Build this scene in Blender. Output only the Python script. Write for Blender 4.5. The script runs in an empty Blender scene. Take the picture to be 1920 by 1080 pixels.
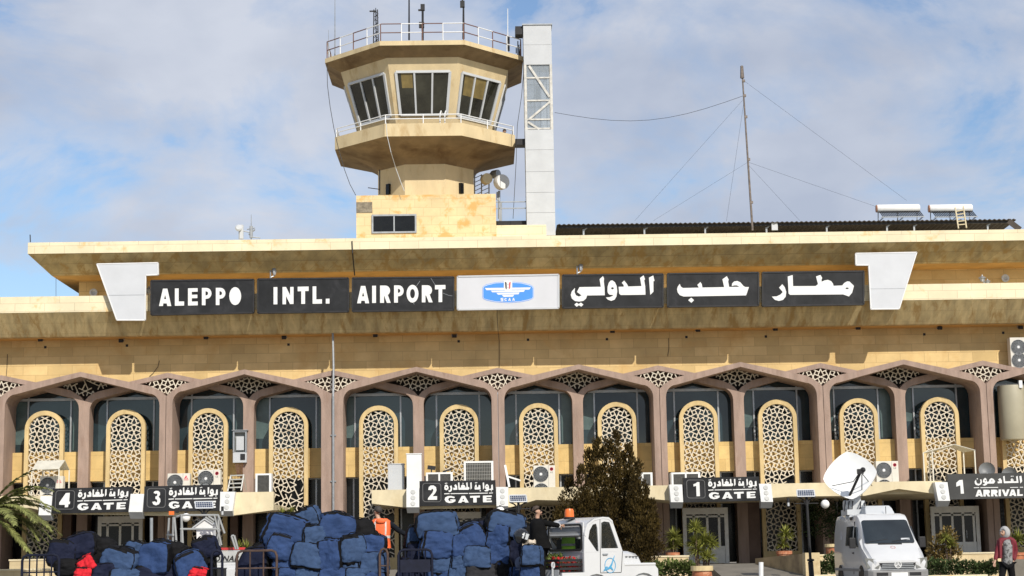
import bpy, bmesh, math, random
from mathutils import Vector, Matrix, noise, geometry
C = bpy.context.scene
COL = C.collection
R = math.radians
random.seed(11)
# ---------------------------------------------------------------- camera, sky, sun, exposure
F, DIST, EYE = 3250.0, 76.0, 1.25
PITCH, YAW, ROLL = math.atan(0.155), 0.019, 0.0170
FW = Vector((math.sin(YAW)*math.cos(PITCH), math.cos(YAW)*math.cos(PITCH), math.sin(PITCH)))
_r0 = Vector((math.cos(YAW), -math.sin(YAW), 0)); _u0 = _r0.cross(FW)
RT = math.cos(ROLL)*_r0 - math.sin(ROLL)*_u0
UP = RT.cross(FW)
CAM = Vector((-DIST*math.tan(YAW), -DIST, EYE))
cd = bpy.data.cameras.new('camera'); cd.sensor_width = 36; cd.lens = F*36/1920; cd.clip_end = 6000; cd.clip_start = 0.5
cam = bpy.data.objects.new('camera', cd); COL.objects.link(cam)
cam.matrix_world = Matrix(((RT.x, UP.x, -FW.x, CAM.x), (RT.y, UP.y, -FW.y, CAM.y), (RT.z, UP.z, -FW.z, CAM.z), (0, 0, 0, 1)))
C.camera = cam
SUN_EL, SUN_AZ = R(37), R(24)          # sun to the right of and behind the photographer
w = bpy.data.worlds.new('World'); C.world = w; w.use_nodes = True
nt = w.node_tree; nt.nodes.clear()
def N(t, typ, **kw):
    n = t.nodes.new(typ)
    for k, v in kw.items():
        if k.startswith('i_'):
            n.inputs[int(k[2:]) if k[2:].isdigit() else k[2:]].default_value = v
        else: setattr(n, k, v)
    return n
def ramp(t, fac, *stops):
    n = t.nodes.new('ShaderNodeValToRGB'); e = n.color_ramp.elements
    while len(e) < len(stops): e.new(0.5)
    for s, (p, c) in zip(e, stops):
        s.position = p; s.color = (c, c, c, 1) if not hasattr(c, '__len__') else (*c, 1)
    t.links.new(fac, n.inputs[0]); return n
def mix(t, fac, a, b, mode='MIX'):
    n = t.nodes.new('ShaderNodeMix'); n.data_type = 'RGBA'; n.blend_type = mode
    for s, v in ((n.inputs[0], fac), (n.inputs[6], a), (n.inputs[7], b)):
        if hasattr(v, 'is_linked'): t.links.new(v, s)
        else: s.default_value = v if not hasattr(v, '__len__') or len(v) == 4 else (*v, 1)
    return n.outputs[2]
sky = N(nt, 'ShaderNodeTexSky', sky_type='NISHITA', sun_disc=False, sun_elevation=SUN_EL, sun_rotation=math.pi - SUN_AZ, air_density=1.0, dust_density=0.6, ozone_density=2.0)
tc = N(nt, 'ShaderNodeTexCoord')
mp = N(nt, 'ShaderNodeMapping'); mp.inputs['Scale'].default_value = (1.0, 1.0, 1.7); mp.inputs['Location'].default_value = (0.37, 0.0, 0.21)
nt.links.new(tc.outputs['Generated'], mp.inputs[0])
n1 = N(nt, 'ShaderNodeTexNoise'); n1.inputs['Scale'].default_value = 6.5; n1.inputs['Detail'].default_value = 9; n1.inputs['Roughness'].default_value = 0.58; n1.inputs['Distortion'].default_value = 0.35
n2 = N(nt, 'ShaderNodeTexNoise'); n2.inputs['Scale'].default_value = 9.0; n2.inputs['Detail'].default_value = 6; n2.inputs['Roughness'].default_value = 0.5
nt.links.new(mp.outputs[0], n1.inputs['Vector']); nt.links.new(mp.outputs[0], n2.inputs['Vector'])
cov = ramp(nt, n1.outputs[0], (0.41, 0.0), (0.47, 0.55), (0.56, 0.95))
ccol = ramp(nt, n2.outputs[0], (0.33, (3.1, 3.45, 4.25)), (0.66, (4.35, 4.6, 5.2)))
skyb = mix(nt, 1.0, sky.outputs[0], (0.83, 0.86, 0.90), 'MULTIPLY')
skc = mix(nt, cov.outputs[0], skyb, ccol.outputs[0])
bg = N(nt, 'ShaderNodeBackground'); bg.inputs[1].default_value = 0.15
nt.links.new(skc, bg.inputs[0])
ow = N(nt, 'ShaderNodeOutputWorld'); nt.links.new(bg.outputs[0], ow.inputs[0])
sl = bpy.data.lights.new('sun', 'SUN'); sl.energy = 4.6; sl.angle = R(0.53); sl.color = (1.0, 0.93, 0.82)
so = bpy.data.objects.new('sun', sl); COL.objects.link(so)
SUN_DIR = Vector((-math.cos(SUN_EL)*math.sin(SUN_AZ), math.cos(SUN_EL)*math.cos(SUN_AZ), -math.sin(SUN_EL)))
so.rotation_euler = SUN_DIR.to_track_quat('-Z', 'Y').to_euler(); so.location = (20, -60, 60)
vs = C.view_settings; vs.view_transform = 'Standard'; vs.look = 'None'; vs.exposure = 0.0; vs.gamma = 1.0; vs.use_curve_mapping = False
try: C.cycles.max_bounces = 8; C.cycles.transparent_max_bounces = 12
except Exception: pass
# ---------------------------------------------------------------- helpers
def at(px, py, Y):
    """where the line of sight through a photo pixel meets the vertical plane at depth Y -> (x, z)"""
    d = FW*F + RT*(px-960) + UP*(540-py)
    p = CAM + d*((Y-CAM.y)/d.y)
    return p.x, p.z
def X(px, Y, py=800): return at(px, py, Y)[0]
def Z(py, Y, px=960): return at(px, py, Y)[1]
def P3(px, py, Y):
    x, z = at(px, py, Y); return Vector((x, Y, z))
ORG = {}
class MB:
    def __init__(s): s.v = []; s.f = []; s.m = []; s.cm = 0
    def add(s, pts, faces):
        o = len(s.v); s.v += [tuple(p) for p in pts]
        for f in faces: s.f.append([o+i for i in f]); s.m.append(s.cm)
        return s
    def quad(s, *p): return s.add(p, [range(len(p))])
    def box(s, x0, x1, y0, y1, z0, z1):
        return s.add([(x0,y0,z0),(x1,y0,z0),(x1,y1,z0),(x0,y1,z0),(x0,y0,z1),(x1,y0,z1),(x1,y1,z1),(x0,y1,z1)],
                     [(3,2,1,0),(4,5,6,7),(0,1,5,4),(1,2,6,5),(2,3,7,6),(3,0,4,7)])
    def obox(s, c, sz, M=None):
        x, y, z = (k/2 for k in sz); c = Vector(c); M = M or Matrix.Identity(3)
        return s.add([c + M @ Vector(p) for p in [(-x,-y,-z),(x,-y,-z),(x,y,-z),(-x,y,-z),(-x,-y,z),(x,-y,z),(x,y,z),(-x,y,z)]],
                     [(3,2,1,0),(4,5,6,7),(0,1,5,4),(1,2,6,5),(2,3,7,6),(3,0,4,7)])
    def loops(s, loops, f0, f1):
        """extrude one outline with holes (list of 2-D loops) between two mappings"""
        tri = geometry.tessellate_polygon([[Vector((a, b, 0)) for a, b in l] for l in loops])
        flat = [p for l in loops for p in l]; n = len(flat); o = len(s.v)
        s.v += [tuple(f0(a, b)) for a, b in flat] + [tuple(f1(a, b)) for a, b in flat]
        for t in tri:
            s.f.append([o+i for i in t]); s.f.append([o+n+i for i in reversed(t)]); s.m += [s.cm]*2
        k = 0
        for l in loops:
            m = len(l)
            for i in range(m):
                a, b = o+k+i, o+k+(i+1) % m
                s.f.append([a, b, b+n, a+n]); s.m.append(s.cm)
            k += m
        return s
    def prism(s, poly, y0, y1, holes=()):
        return s.loops([poly, *holes], lambda a, b: (a, y0, b), lambda a, b: (a, y1, b))
    def prismx(s, poly, x0, x1, holes=()):     # outline in (y, z)
        return s.loops([poly, *holes], lambda a, b: (x0, a, b), lambda a, b: (x1, a, b))
    def prismz(s, poly, z0, z1, holes=()):
        return s.loops([poly, *holes], lambda a, b: (a, b, z0), lambda a, b: (a, b, z1))
    def loft(s, rings, cap0=True, cap1=True, closed=False):
        o = len(s.v); n = len(rings[0])
        for r in rings: s.v += [tuple(p) for p in r]
        m = len(rings)
        for j in range(m if closed else m-1):
            for i in range(n):
                a, b = o+j*n+i, o+j*n+(i+1) % n
                c, d = o+((j+1) % m)*n+(i+1) % n, o+((j+1) % m)*n+i
                s.f.append([a, b, c, d]); s.m.append(s.cm)
        if not closed:
            if cap0: s.f.append([o+i for i in reversed(range(n))]); s.m.append(s.cm)
            if cap1: s.f.append([o+(m-1)*n+i for i in range(n)]); s.m.append(s.cm)
        return s
    def tube(s, pts, r, n=6):
        pts = [Vector(p) for p in pts]; rs = r if hasattr(r, '__len__') else [r]*len(pts)
        rings = []; ref = None
        for i, p in enumerate(pts):
            d = (pts[min(i+1, len(pts)-1)] - pts[max(i-1, 0)]).normalized()
            if ref is None:
                ref = Vector((0, 0, 1)) if abs(d.z) < 0.9 else Vector((1, 0, 0))
            u = d.cross(ref).normalized(); v = d.cross(u); ref = -v if False else ref
            if abs(d.dot(ref)) > 0.98: ref = u
            rings.append([p + (u*math.cos(2*math.pi*k/n+.4) + v*math.sin(2*math.pi*k/n+.4))*rs[i] for k in range(n)])
        return s.loft(rings)
    def bar(s, a, b, w, d, up=(0, 1, 0)):
        """rectangular bar from a to b, w across, d along 'up'"""
        a, b = Vector(a), Vector(b); t = (b-a).normalized(); u = Vector(up); q = t.cross(u).normalized(); u = q.cross(t)
        rs = [[p + q*sx*w/2 + u*sy*d/2 for sx, sy in ((-1,-1),(1,-1),(1,1),(-1,1))] for p in (a, b)]
        return s.loft(rs)
    def lathe(s, prof, c=(0,0,0), n=16, M=None):
        c = Vector(c); M = M or Matrix.Identity(3)
        return s.loft([[c + M @ Vector((r*math.cos(2*math.pi*k/n), r*math.sin(2*math.pi*k/n), z)) for k in range(n)] for r, z in prof])
    def ball(s, c, r, n=12, m=8, sc=(1,1,1)):
        return s.loft([[Vector(c) + Vector((r*sc[0]*math.sin(t)*math.cos(2*math.pi*k/n), r*sc[1]*math.sin(t)*math.sin(2*math.pi*k/n), -r*sc[2]*math.cos(t))) for k in range(n)]
                       for t in [max(.05, min(math.pi-.05, math.pi*j/m)) for j in range(m+1)]])
    def build(s, name, mats, parent=None, smooth=False, origin=None, bevel=0, local=False, fixn=True):
        mats = mats if isinstance(mats, (list, tuple)) else [mats]
        if parent is not None: org = ORG[parent.name] if not local else Vector((0, 0, 0))
        elif origin is not None: org = Vector(origin)
        else:
            xs, ys, zs = zip(*s.v); org = Vector(((min(xs)+max(xs))/2, (min(ys)+max(ys))/2, min(zs)))
        me = bpy.data.meshes.new(name)
        me.from_pydata([(p[0]-org.x, p[1]-org.y, p[2]-org.z) for p in s.v], [], s.f)
        for m in mats: me.materials.append(m)
        me.polygons.foreach_set('material_index', s.m)
        if fixn:
            bm = bmesh.new(); bm.from_mesh(me); bmesh.ops.recalc_face_normals(bm, faces=bm.faces); bm.to_mesh(me); bm.free()
        if smooth:
            me.polygons.foreach_set('use_smooth', [True]*len(me.polygons))
            if smooth is not True: me.set_sharp_from_angle(angle=R(smooth))
        me.update()
        o = bpy.data.objects.new(name, me); COL.objects.link(o)
        ORG[o.name] = org
        if parent is not None: o.parent = parent
        else: o.location = org
        if bevel:
            b = o.modifiers.new('bevel', 'BEVEL'); b.width = bevel; b.segments = 2; b.limit_method = 'ANGLE'
        return o
def tag(o, label=None, cat=None, group=None, kind=None):
    for k, v in (('label', label), ('category', cat), ('group', group), ('kind', kind)):
        if v: o[k] = v
    return o
def thing(name, label, cat, loc=(0, 0, 0), rz=0, group=None):
    o = bpy.data.objects.new(name, None); COL.objects.link(o); o.empty_display_size = .2
    o.location = loc; o.rotation_euler = (0, 0, rz); ORG[o.name] = Vector(loc)
    return tag(o, label, cat, group)
def copy_tree(o, parent=None):
    c = o.copy(); COL.objects.link(c)
    if parent is not None: c.parent = parent
    ORG[c.name] = ORG.get(o.name, Vector((0, 0, 0)))
    for ch in list(o.children): copy_tree(ch, c)
    return c
def place(o, loc, rz=None, label=None, group=None, scale=None):
    o.location = loc
    if rz is not None: o.rotation_euler.z = rz
    if scale: o.scale = scale if hasattr(scale, '__len__') else (scale,)*3
    return tag(o, label, None, group)
# ---------------------------------------------------------------- materials
MATS = {}
def pm(name, col, rough=.7, var=.12, scale=2.0, bump=0.0, bscale=20.0, metal=0.0, stretch=(1, 1, 1), stain=None, stain_amt=(.5, .7), sscale=1.0, brick=None, coat=0.0, spec=.5, detail=6):
    """procedural surface: base colour with two scales of noise, optional stains, courses of blocks and bump"""
    m = bpy.data.materials.new(name); m.use_nodes = True; t = m.node_tree; L = t.links.new
    b = t.nodes['Principled BSDF']; b.inputs['Roughness'].default_value = rough; b.inputs['Metallic'].default_value = metal
    b.inputs['Specular IOR Level'].default_value = spec; b.inputs['Coat Weight'].default_value = coat
    tc = N(t, 'ShaderNodeTexCoord'); oi = N(t, 'ShaderNodeObjectInfo'); va = N(t, 'ShaderNodeVectorMath', operation='MULTIPLY_ADD'); va.inputs[1].default_value = (1.37, 1.37, 1.37); L(oi.outputs['Location'], va.inputs[0]); L(tc.outputs['Object'], va.inputs[2])
    mp = N(t, 'ShaderNodeMapping'); mp.inputs['Scale'].default_value = stretch
    L(va.outputs[0], mp.inputs[0])
    nz = N(t, 'ShaderNodeTexNoise'); nz.inputs['Scale'].default_value = scale; nz.inputs['Detail'].default_value = detail; nz.inputs['Roughness'].default_value = .6
    L(mp.outputs[0], nz.inputs['Vector'])
    lo = [max(0, c*(1-var*1.6)) for c in col]; hi = [min(1, c*(1+var)) for c in col]
    out = ramp(t, nz.outputs[0], (.3, lo), (.7, hi)).outputs[0]
    hgt = None
    if brick:
        bw, bh, mort, amt = brick
        sp = N(t, 'ShaderNodeSeparateXYZ'); cb = N(t, 'ShaderNodeCombineXYZ'); L(tc.outputs['Object'], sp.inputs[0])
        ad = N(t, 'ShaderNodeMath', operation='ADD'); L(sp.outputs[0], ad.inputs[0]); L(sp.outputs[1], ad.inputs[1])
        L(ad.outputs[0], cb.inputs[0]); L(sp.outputs[2], cb.inputs[1])
        br = N(t, 'ShaderNodeTexBrick'); L(cb.outputs[0], br.inputs[0]); br.offset = .5
        br.inputs['Color1'].default_value = (1, 1, 1, 1); br.inputs['Color2'].default_value = (1-amt, 1-amt*1.05, 1-amt*1.25, 1); br.inputs['Mortar'].default_value = (1-mort, 1-mort*1.1, 1-mort*1.2, 1)
        br.inputs['Scale'].default_value = 1; br.inputs['Brick Width'].default_value = bw; br.inputs['Row Height'].default_value = bh; br.inputs['Mortar Size'].default_value = .012; br.inputs['Mortar Smooth'].default_value = .3; br.inputs['Bias'].default_value = -.1
        out = mix(t, 1.0, out, br.outputs[0], 'MULTIPLY'); hgt = br.outputs[0]
    if stain:
        ns = N(t, 'ShaderNodeTexNoise'); ns.inputs['Scale'].default_value = sscale; ns.inputs['Detail'].default_value = 8; ns.inputs['Roughness'].default_value = .65; ns.inputs['Distortion'].default_value = .4
        m2 = N(t, 'ShaderNodeMapping'); m2.inputs['Scale'].default_value = stretch; m2.inputs['Location'].default_value = (3.1, 7.7, 1.3); L(va.outputs[0], m2.inputs[0]); L(m2.outputs[0], ns.inputs['Vector'])
        out = mix(t, ramp(t, ns.outputs[0], (stain_amt[0], 0.0), (stain_amt[1], .85)).outputs[0], out, stain)
    L(out, b.inputs['Base Color'])
    if bump:
        nb = N(t, 'ShaderNodeTexNoise'); nb.inputs['Scale'].default_value = bscale; nb.inputs['Detail'].default_value = 5; L(va.outputs[0], nb.inputs['Vector'])
        bp = N(t, 'ShaderNodeBump'); bp.inputs['Strength'].default_value = bump; bp.inputs['Distance'].default_value = .03
        L(nb.outputs[0], bp.inputs['Height']); L(bp.outputs[0], b.inputs['Normal'])
    MATS[name] = m; return m
M_lip = pm('pale limestone', (.77, .68, .47), .8, .08, .8, .12, 14, stain=(.62, .40, .13), stain_amt=(.58, .72), sscale=1.3, brick=(1.3, .36, .30, .08))
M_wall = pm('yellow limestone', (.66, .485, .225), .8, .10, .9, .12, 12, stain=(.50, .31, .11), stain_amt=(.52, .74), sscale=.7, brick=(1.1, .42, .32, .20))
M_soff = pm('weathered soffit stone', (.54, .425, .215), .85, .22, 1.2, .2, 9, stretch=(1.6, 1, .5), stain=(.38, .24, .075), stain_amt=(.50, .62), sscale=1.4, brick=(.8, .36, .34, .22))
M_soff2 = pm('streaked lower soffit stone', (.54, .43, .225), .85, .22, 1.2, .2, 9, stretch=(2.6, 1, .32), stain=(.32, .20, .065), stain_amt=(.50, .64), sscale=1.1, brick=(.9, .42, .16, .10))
M_flat = pm('bounce tinted soffit', (.56, .33, .10), .8, .12, 1.0, .05)  # orange of the light bounced onto the flat soffits is put into the colour
M_pink = pm('pink grey precast concrete', (.325, .235, .19), .85, .14, 1.4, .25, 26, stretch=(2.5, 1, .5), stain=(.24, .155, .115), stain_amt=(.55, .75), sscale=1.6)
M_scr = pm('sandstone screen surround', (.58, .44, .22), .8, .12, 1.6, .15, 18, stretch=(2, 2, .5), stain=(.40, .28, .12), stain_amt=(.54, .75), sscale=1.2)
M_lat = pm('cream lattice concrete', (.63, .565, .45), .75, .10, 4, .1, 30, stain=(.40, .33, .23), stain_amt=(.54, .72), sscale=1.3)
M_span = pm('spandrel limestone', (.66, .475, .20), .8, .12, 1.3, .1, 14, stain=(.50, .31, .11), stain_amt=(.58, .8), sscale=1.2, brick=(1.2, .6, .25, .16))
M_glass = pm('dark window glass', (.016, .032, .040), .05, .3, .7, spec=.6)
M_dim = pm('dark doorway glass', (.008, .009, .010), .2, .4, .9, spec=.3)
M_alu = pm('grey aluminium', (.40, .42, .44), .4, .1, 5, metal=.5)
M_can = pm('cream canopy concrete', (.66, .57, .38), .8, .12, 1.1, .1, 14, stretch=(1, 1, .6), stain=(.50, .40, .22), stain_amt=(.55, .75), sscale=1.4)
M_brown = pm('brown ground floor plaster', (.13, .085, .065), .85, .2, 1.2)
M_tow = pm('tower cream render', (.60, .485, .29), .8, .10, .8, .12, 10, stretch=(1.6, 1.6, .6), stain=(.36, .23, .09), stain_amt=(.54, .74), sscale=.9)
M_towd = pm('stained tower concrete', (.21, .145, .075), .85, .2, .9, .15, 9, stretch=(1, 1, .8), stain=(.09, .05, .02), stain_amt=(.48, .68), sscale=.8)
M_white = pm('white paint', (.72, .73, .73), .45, .05, 3)
M_wpan = pm('white sheet panel', (.48, .50, .52), .5, .05, 1.5, stain=(.55, .55, .53), stain_amt=(.6, .85), sscale=1.5)
M_black = pm('black painted panel', (.022, .023, .024), .5, .25, 1.5, spec=.25, stain=(.06, .06, .06), stain_amt=(.55, .8), sscale=3)
M_dark = pm('dark metal', (.022, .022, .024), .5, .2, 4, spec=.3)
M_rust = pm('rusty brown paint', (.16, .075, .055), .6, .25, 6)
M_steel = pm('galvanised steel', (.33, .35, .37), .45, .12, 6, metal=.4)
M_asph = pm('asphalt', (.052, .051, .050), .9, .25, 3, .25, 60)
M_fore = pm('concrete forecourt', (.27, .24, .19), .9, .18, 1.5, .2, 30)
M_pave = pm('pavement slabs', (.17, .155, .13), .85, .15, 1.2, .15, 20, stain=(.2, .17, .13), stain_amt=(.55, .8))
# ---------------------------------------------------------------- ground
YW = 1.9                                # plane of the terminal's front wall
FLOOR = 0.80
g = MB(); g.quad((-400,-140,0),(400,-140,0),(400,900,0),(-400,900,0)); tag(g.build('ground', M_fore, origin=(0,0,0)), kind='structure')
g = MB(); g.box(-60, 60, -6.5, YW+3, .004, FLOOR); tag(g.build('pavement', M_pave, origin=(0,0,0)), kind='structure')
# ---------------------------------------------------------------- terminal building
B = thing('airport_terminal', 'long yellow stone terminal with pointed pink arches and lattice screens across the whole front', 'building', (0, YW, 0))
XL, XR = -34.0, 34.0
# lower cornice: rings in plan, lofted from the lip down to the wall
YL = -0.3
zl1, zl0 = at(2,557,YL)[1], at(2,587,YL)[1]; zs = at(2,633,.6)[1]
def slab(name, pts, mat, x0=XL, x1=XR, parent=None):
    m = MB(); m.prismx(pts, x0, x1); return m.build(name, mat, parent or B)
slab('cornice_lip', [(YL, zl0), (YL, zl1), (YW+.6, zl1), (YW+.6, zl1-.2), (YL+.4, zl1-.2), (YL+.4, zl0)], M_lip)
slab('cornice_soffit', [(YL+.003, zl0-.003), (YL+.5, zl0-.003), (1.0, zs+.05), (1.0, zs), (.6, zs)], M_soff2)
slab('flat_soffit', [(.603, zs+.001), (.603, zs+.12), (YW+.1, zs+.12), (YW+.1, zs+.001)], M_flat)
slab('front_wall', [(YW, 9.14), (YW, zs+.11), (YW+.5, zs+.11), (YW+.5, 9.14)], M_wall)
# upper storey: lip, hipped soffit, flat soffit, recessed wall
YU = -0.5; UB = 16.0
ul = at(52,470,YU)[0]; zu1, zu0 = at(52,455,YU)[1], at(52,476,YU)[1]
ui, zus = at(97,517,.6); uw = at(148,540,YW)[0]
m = MB()
def ring(x0, y0, z, x1=XR): return [(x0, y0, z), (x1, y0, z), (x1, UB-y0, z), (x0, UB-y0, z)]
m.loft([ring(ul, YU, zu0), ring(ul, YU, zu1)]); m.build('parapet_lip', M_lip, B)
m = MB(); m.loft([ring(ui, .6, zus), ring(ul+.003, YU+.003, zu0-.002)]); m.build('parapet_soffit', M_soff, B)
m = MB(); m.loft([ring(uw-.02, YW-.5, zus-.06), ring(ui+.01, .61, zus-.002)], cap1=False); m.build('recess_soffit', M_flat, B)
m = MB(); m.box(uw, XR, YW, 14, zl1-.3, zus-.05); m.build('upper_wall', M_wall, B)
m = MB(); m.box(XL, XR, YW+.61, 16, zl1-.6, zl1-.19); m.build('roof_deck', M_pave, B)
# bays
APX = [(-156.0, 705), (150.8, 697.8), (458.3, 692.5), (780.5, 688), (1084.6, 683.1), (1388.1, 679), (1693.8, 674.3), (1999, 670)]
ax = [X(p, 0, q) for p, q in APX]
MAIN = [(-3, 760), (310.8, 790), (622.8, 790), (934.2, 785), (1238, 785), (1545.5, 785), (1853, 790)]
mx = [X(p, 0, q) for p, q in MAIN]; mx = [mx[0]-7.2] + mx + [mx[-1]+7.2]
cw = [.28]*len(mx); cw[3] = .48
MIDC = [(-152, 770), (158, 765), (466, 780), (784.5, 790), (1084, 800), (1386.5, 800), (1690, 800), (1995, 800)]
YM = 1.05
bx = [X(p, YM, q) for p, q in MIDC]
ZA = 9.58
def archpoly(xl, xr, xa, wl, wr, za, g, z0):
    sl = .222; out = []
    def side(xm, wc, sg):
        H = abs(xm-xa); e = wc-.28
        o = [(xm-sg*g, z0), (xm-sg*g, za-1.13), (xm-sg*(.22+e), za-.93), (xm-sg*(.42+e), za-.80), (xm-sg*(.70+e), za-sl*(H-.70-e))]
        iz = lambda d: za-.21-.262*d
        d1 = H-wc-.46
        i_ = [(xm-sg*wc, z0), (xm-sg*wc, iz(H-wc)-.42)]
        zc = iz(d1)
        for k in range(1, 6):
            a = math.pi/2*k/6
            i_.append((xm-sg*(wc+.46*(1-math.cos(a))), (iz(H-wc)-.42) + (zc-(iz(H-wc)-.42))*math.sin(a)))
        i_.append((xm-sg*(wc+.46), zc))
        return o, i_
    oL, iL = side(xl, wl, -1); oR, iR = side(xr, wr, 1)
    return oL + [(xa, za)] + oR[::-1] + iR + [(xa, za-.21)] + iL[::-1]
for i in range(8):
    m = MB(); m.prism(archpoly(mx[i], mx[i+1], ax[i], cw[i], cw[i+1], ZA, .012, FLOOR-.1), 0, YW-.008); m.build('arch_frame', M_pink, B)
for i in range(7):
    m = MB(); m.prism(archpoly(bx[i], bx[i+1], mx[i+1], .235, .235, ZA-.06, 0, FLOOR-.1), YM, YW-.02); m.build('rear_arch_frame', M_pink, B)
    H = 1.72; zz = ZA-.06
    m = MB(); m.prism([(mx[i+1]-H, zz-.222*H), (mx[i+1], zz), (mx[i+1]+H, zz-.222*H), (mx[i+1]+H, zz-.222*H-.2), (mx[i+1], zz-.22), (mx[i+1]-H, zz-.222*H-.2)], .32, YM-.003); m.build('gable_hood', M_pink, B)
M_latshade = pm('lattice shade colour', (.03, .024, .02), .9)  # shade behind the mid-column lattices, painted as a near-black colour
# lattice of pinwheel squares
S = .3445
def clip(a, b, poly):
    """part of segment a-b inside a convex counter-clockwise polygon"""
    t0, t1 = 0., 1.; dx, dy = b[0]-a[0], b[1]-a[1]
    for i in range(len(poly)):
        p, q = poly[i], poly[(i+1) % len(poly)]
        nx, ny = -(q[1]-p[1]), q[0]-p[0]
        den = nx*dx+ny*dy; num = nx*(a[0]-p[0])+ny*(a[1]-p[1])
        if abs(den) < 1e-9:
            if num < 0: return None
            continue
        t = -num/den
        if den > 0: t0 = max(t0, t)
        else: t1 = min(t1, t)
    if t1-t0 < .04: return None
    return (a[0]+dx*t0, a[1]+dy*t0), (a[0]+dx*t1, a[1]+dy*t1)
def lattice(poly, y0, y1, ox, oz, w=.041, skip=None, jit=0):
    xs = [p[0] for p in poly]; zs_ = [p[1] for p in poly]; m = MB()
    i0, i1 = math.floor((min(xs)-ox)/S)-1, math.ceil((max(xs)-ox)/S)+1
    j0, j1 = math.floor((min(zs_)-oz)/S)-1, math.ceil((max(zs_)-oz)/S)+1
    th = R(65); c, s = math.cos(th), math.sin(th); L = .93*S; k = 0
    for i in range(i0, i1):
        for j in range(j0, j1):
            bx_, bz = ox+i*S, oz+j*S
            tall = (i+j) % 2 == 0
            dirs = [((0,0),(c,s)), ((S,0),(-s,c)), ((S,S),(-c,-s)), ((0,S),(s,-c))] if tall else [((0,0),(s,c)), ((S,0),(-c,s)), ((S,S),(-s,-c)), ((0,S),(c,-s))]
            for (px, pz), (dx, dz) in dirs:
                q = clip((bx_+px, bz+pz), (bx_+px+dx*L, bz+pz+dz*L), poly)
                if not q: continue
                k += 1
                mid = ((q[0][0]+q[1][0])/2, (q[0][1]+q[1][1])/2)
                if skip and skip(*mid): continue
                e = .0006*(k % 4)
                m.bar((q[0][0], (y0+y1)/2-e, q[0][1]), (q[1][0], (y0+y1)/2-e, q[1][1]), w, y1-y0)
    return m
for i in range(1, 8):            # in front of the main columns, below the rear hoods
    M = mx[i]; z = ZA-1.13; e = cw[i]-.28
    m = lattice([(M, z+.02), (M+.5+e, ZA-.80), (M+1.12+e*.5, ZA-.06-.21-.222*1.12), (M, ZA-.29), (M-1.12-e*.5, ZA-.06-.21-.222*1.12), (M-.5-e, ZA-.80)], .36, .42, M, z+.11)
    mb2 = MB(); mb2.prism([(M, z+.02), (M+.5+e, ZA-.80), (M+1.12+e*.5, ZA-.53), (M, ZA-.29), (M-1.12-e*.5, ZA-.53), (M-.5-e, ZA-.80)], .80, .82); mb2.build('added_dark_sheet', M_brown, B)  # added sheet, keeps sky reflections in the glass from showing through
    m.build('gable_lattice', M_lat, B)
for i in range(0, 8):            # above the mid columns, in the shade of the front gables
    M = bx[i]; z = ZA-.06-1.13
    random.seed(i)
    br = (lambda a, b: abs(a-M) < .55 and b > z+.45 and random.random() < .5) if i == 1 else None
    m = lattice([(M, z+.02), (M+.5, z+.35), (M+1.75, z+.66), (M+1.2, z+.82), (M, z+1.0), (M-1.2, z+.82), (M-1.75, z+.66), (M-.5, z+.35)], YM+.1, YM+.16, M, z+.11, skip=br)
    m.build('gable_lattice', M_lat, B)
    m = MB(); m.prism([(M, z-.05), (M+.5, z+.25), (M+1.8, z+.60), (M+1.3, z+.85), (M, z+1.05), (M-1.3, z+.85), (M-1.8, z+.60), (M-.5, z+.25)], YM+.5, YM+.52); m.build('added_dark_sheet', M_latshade, B)  # added sheet standing in for the dark shade behind this lattice
# arched screens
YS = 1.0
SCR = [83, 236, 390.4, 541, 709.6, 860.6, 1009.6, 1157, 1310, 1458.6, 1611, 1763, 1913, -72]
ztop = at(83,770,YS)[1]; WO, WI = .86, .685
def archloop(w, zt, z0, ry, n=16):
    return [(-w, z0)] + [(-w*math.cos(math.pi*k/n), zt-ry+ry*math.sin(math.pi*k/n)) for k in range(n+1)] + [(w, z0)]
SF = MB(); SF.loops([[(x, z) for x, z in archloop(WO, ztop, FLOOR, .82)], archloop(WI, ztop-.20, FLOOR+.5, .62)], lambda a, b: (a, 0, b), lambda a, b: (a, .26, b))
lp = archloop(WI+.02, ztop-.18, FLOOR+.5, .64)[::-1]
def screen(cx, skip=None):
    global _sf, _sl
    c = X(cx, YS, 800)
    if cx == SCR[0]:
        _sf = SF.build('lattice_screen', M_scr, B, local=True); _sf.location = (c, YS-YW, 0)
        _sl = lattice(lp, .08, .15, 0, FLOOR+.3).build('lattice', M_lat, _sf, local=True)
        return
    f = _sf.copy(); COL.objects.link(f); f.location.x = c
    if skip: l = lattice(lp, .08, .15, 0, FLOOR+.3, skip=skip).build('lattice', M_lat, f, local=True)
    else: l = _sl.copy(); COL.objects.link(l); l.parent = f
zb = Z(905, YS)
for k in SCR:
    random.seed(int(k*7)+3)
    if k == 541: screen(k, lambda a, b: (a > -.05 and 4.0 < b < 5.0 and random.random() < .45) or (b < 4.3 and random.random() < .25))
    elif k == 709.6: screen(k, lambda a, b: b < 4.6 and a > -.2 and random.random() < .22)
    elif k in (1458.6, 1009.6): screen(k, lambda a, b: 4.2 < b < 4.6 and a > .2 and random.random() < .4)
    else: screen(k)
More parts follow.
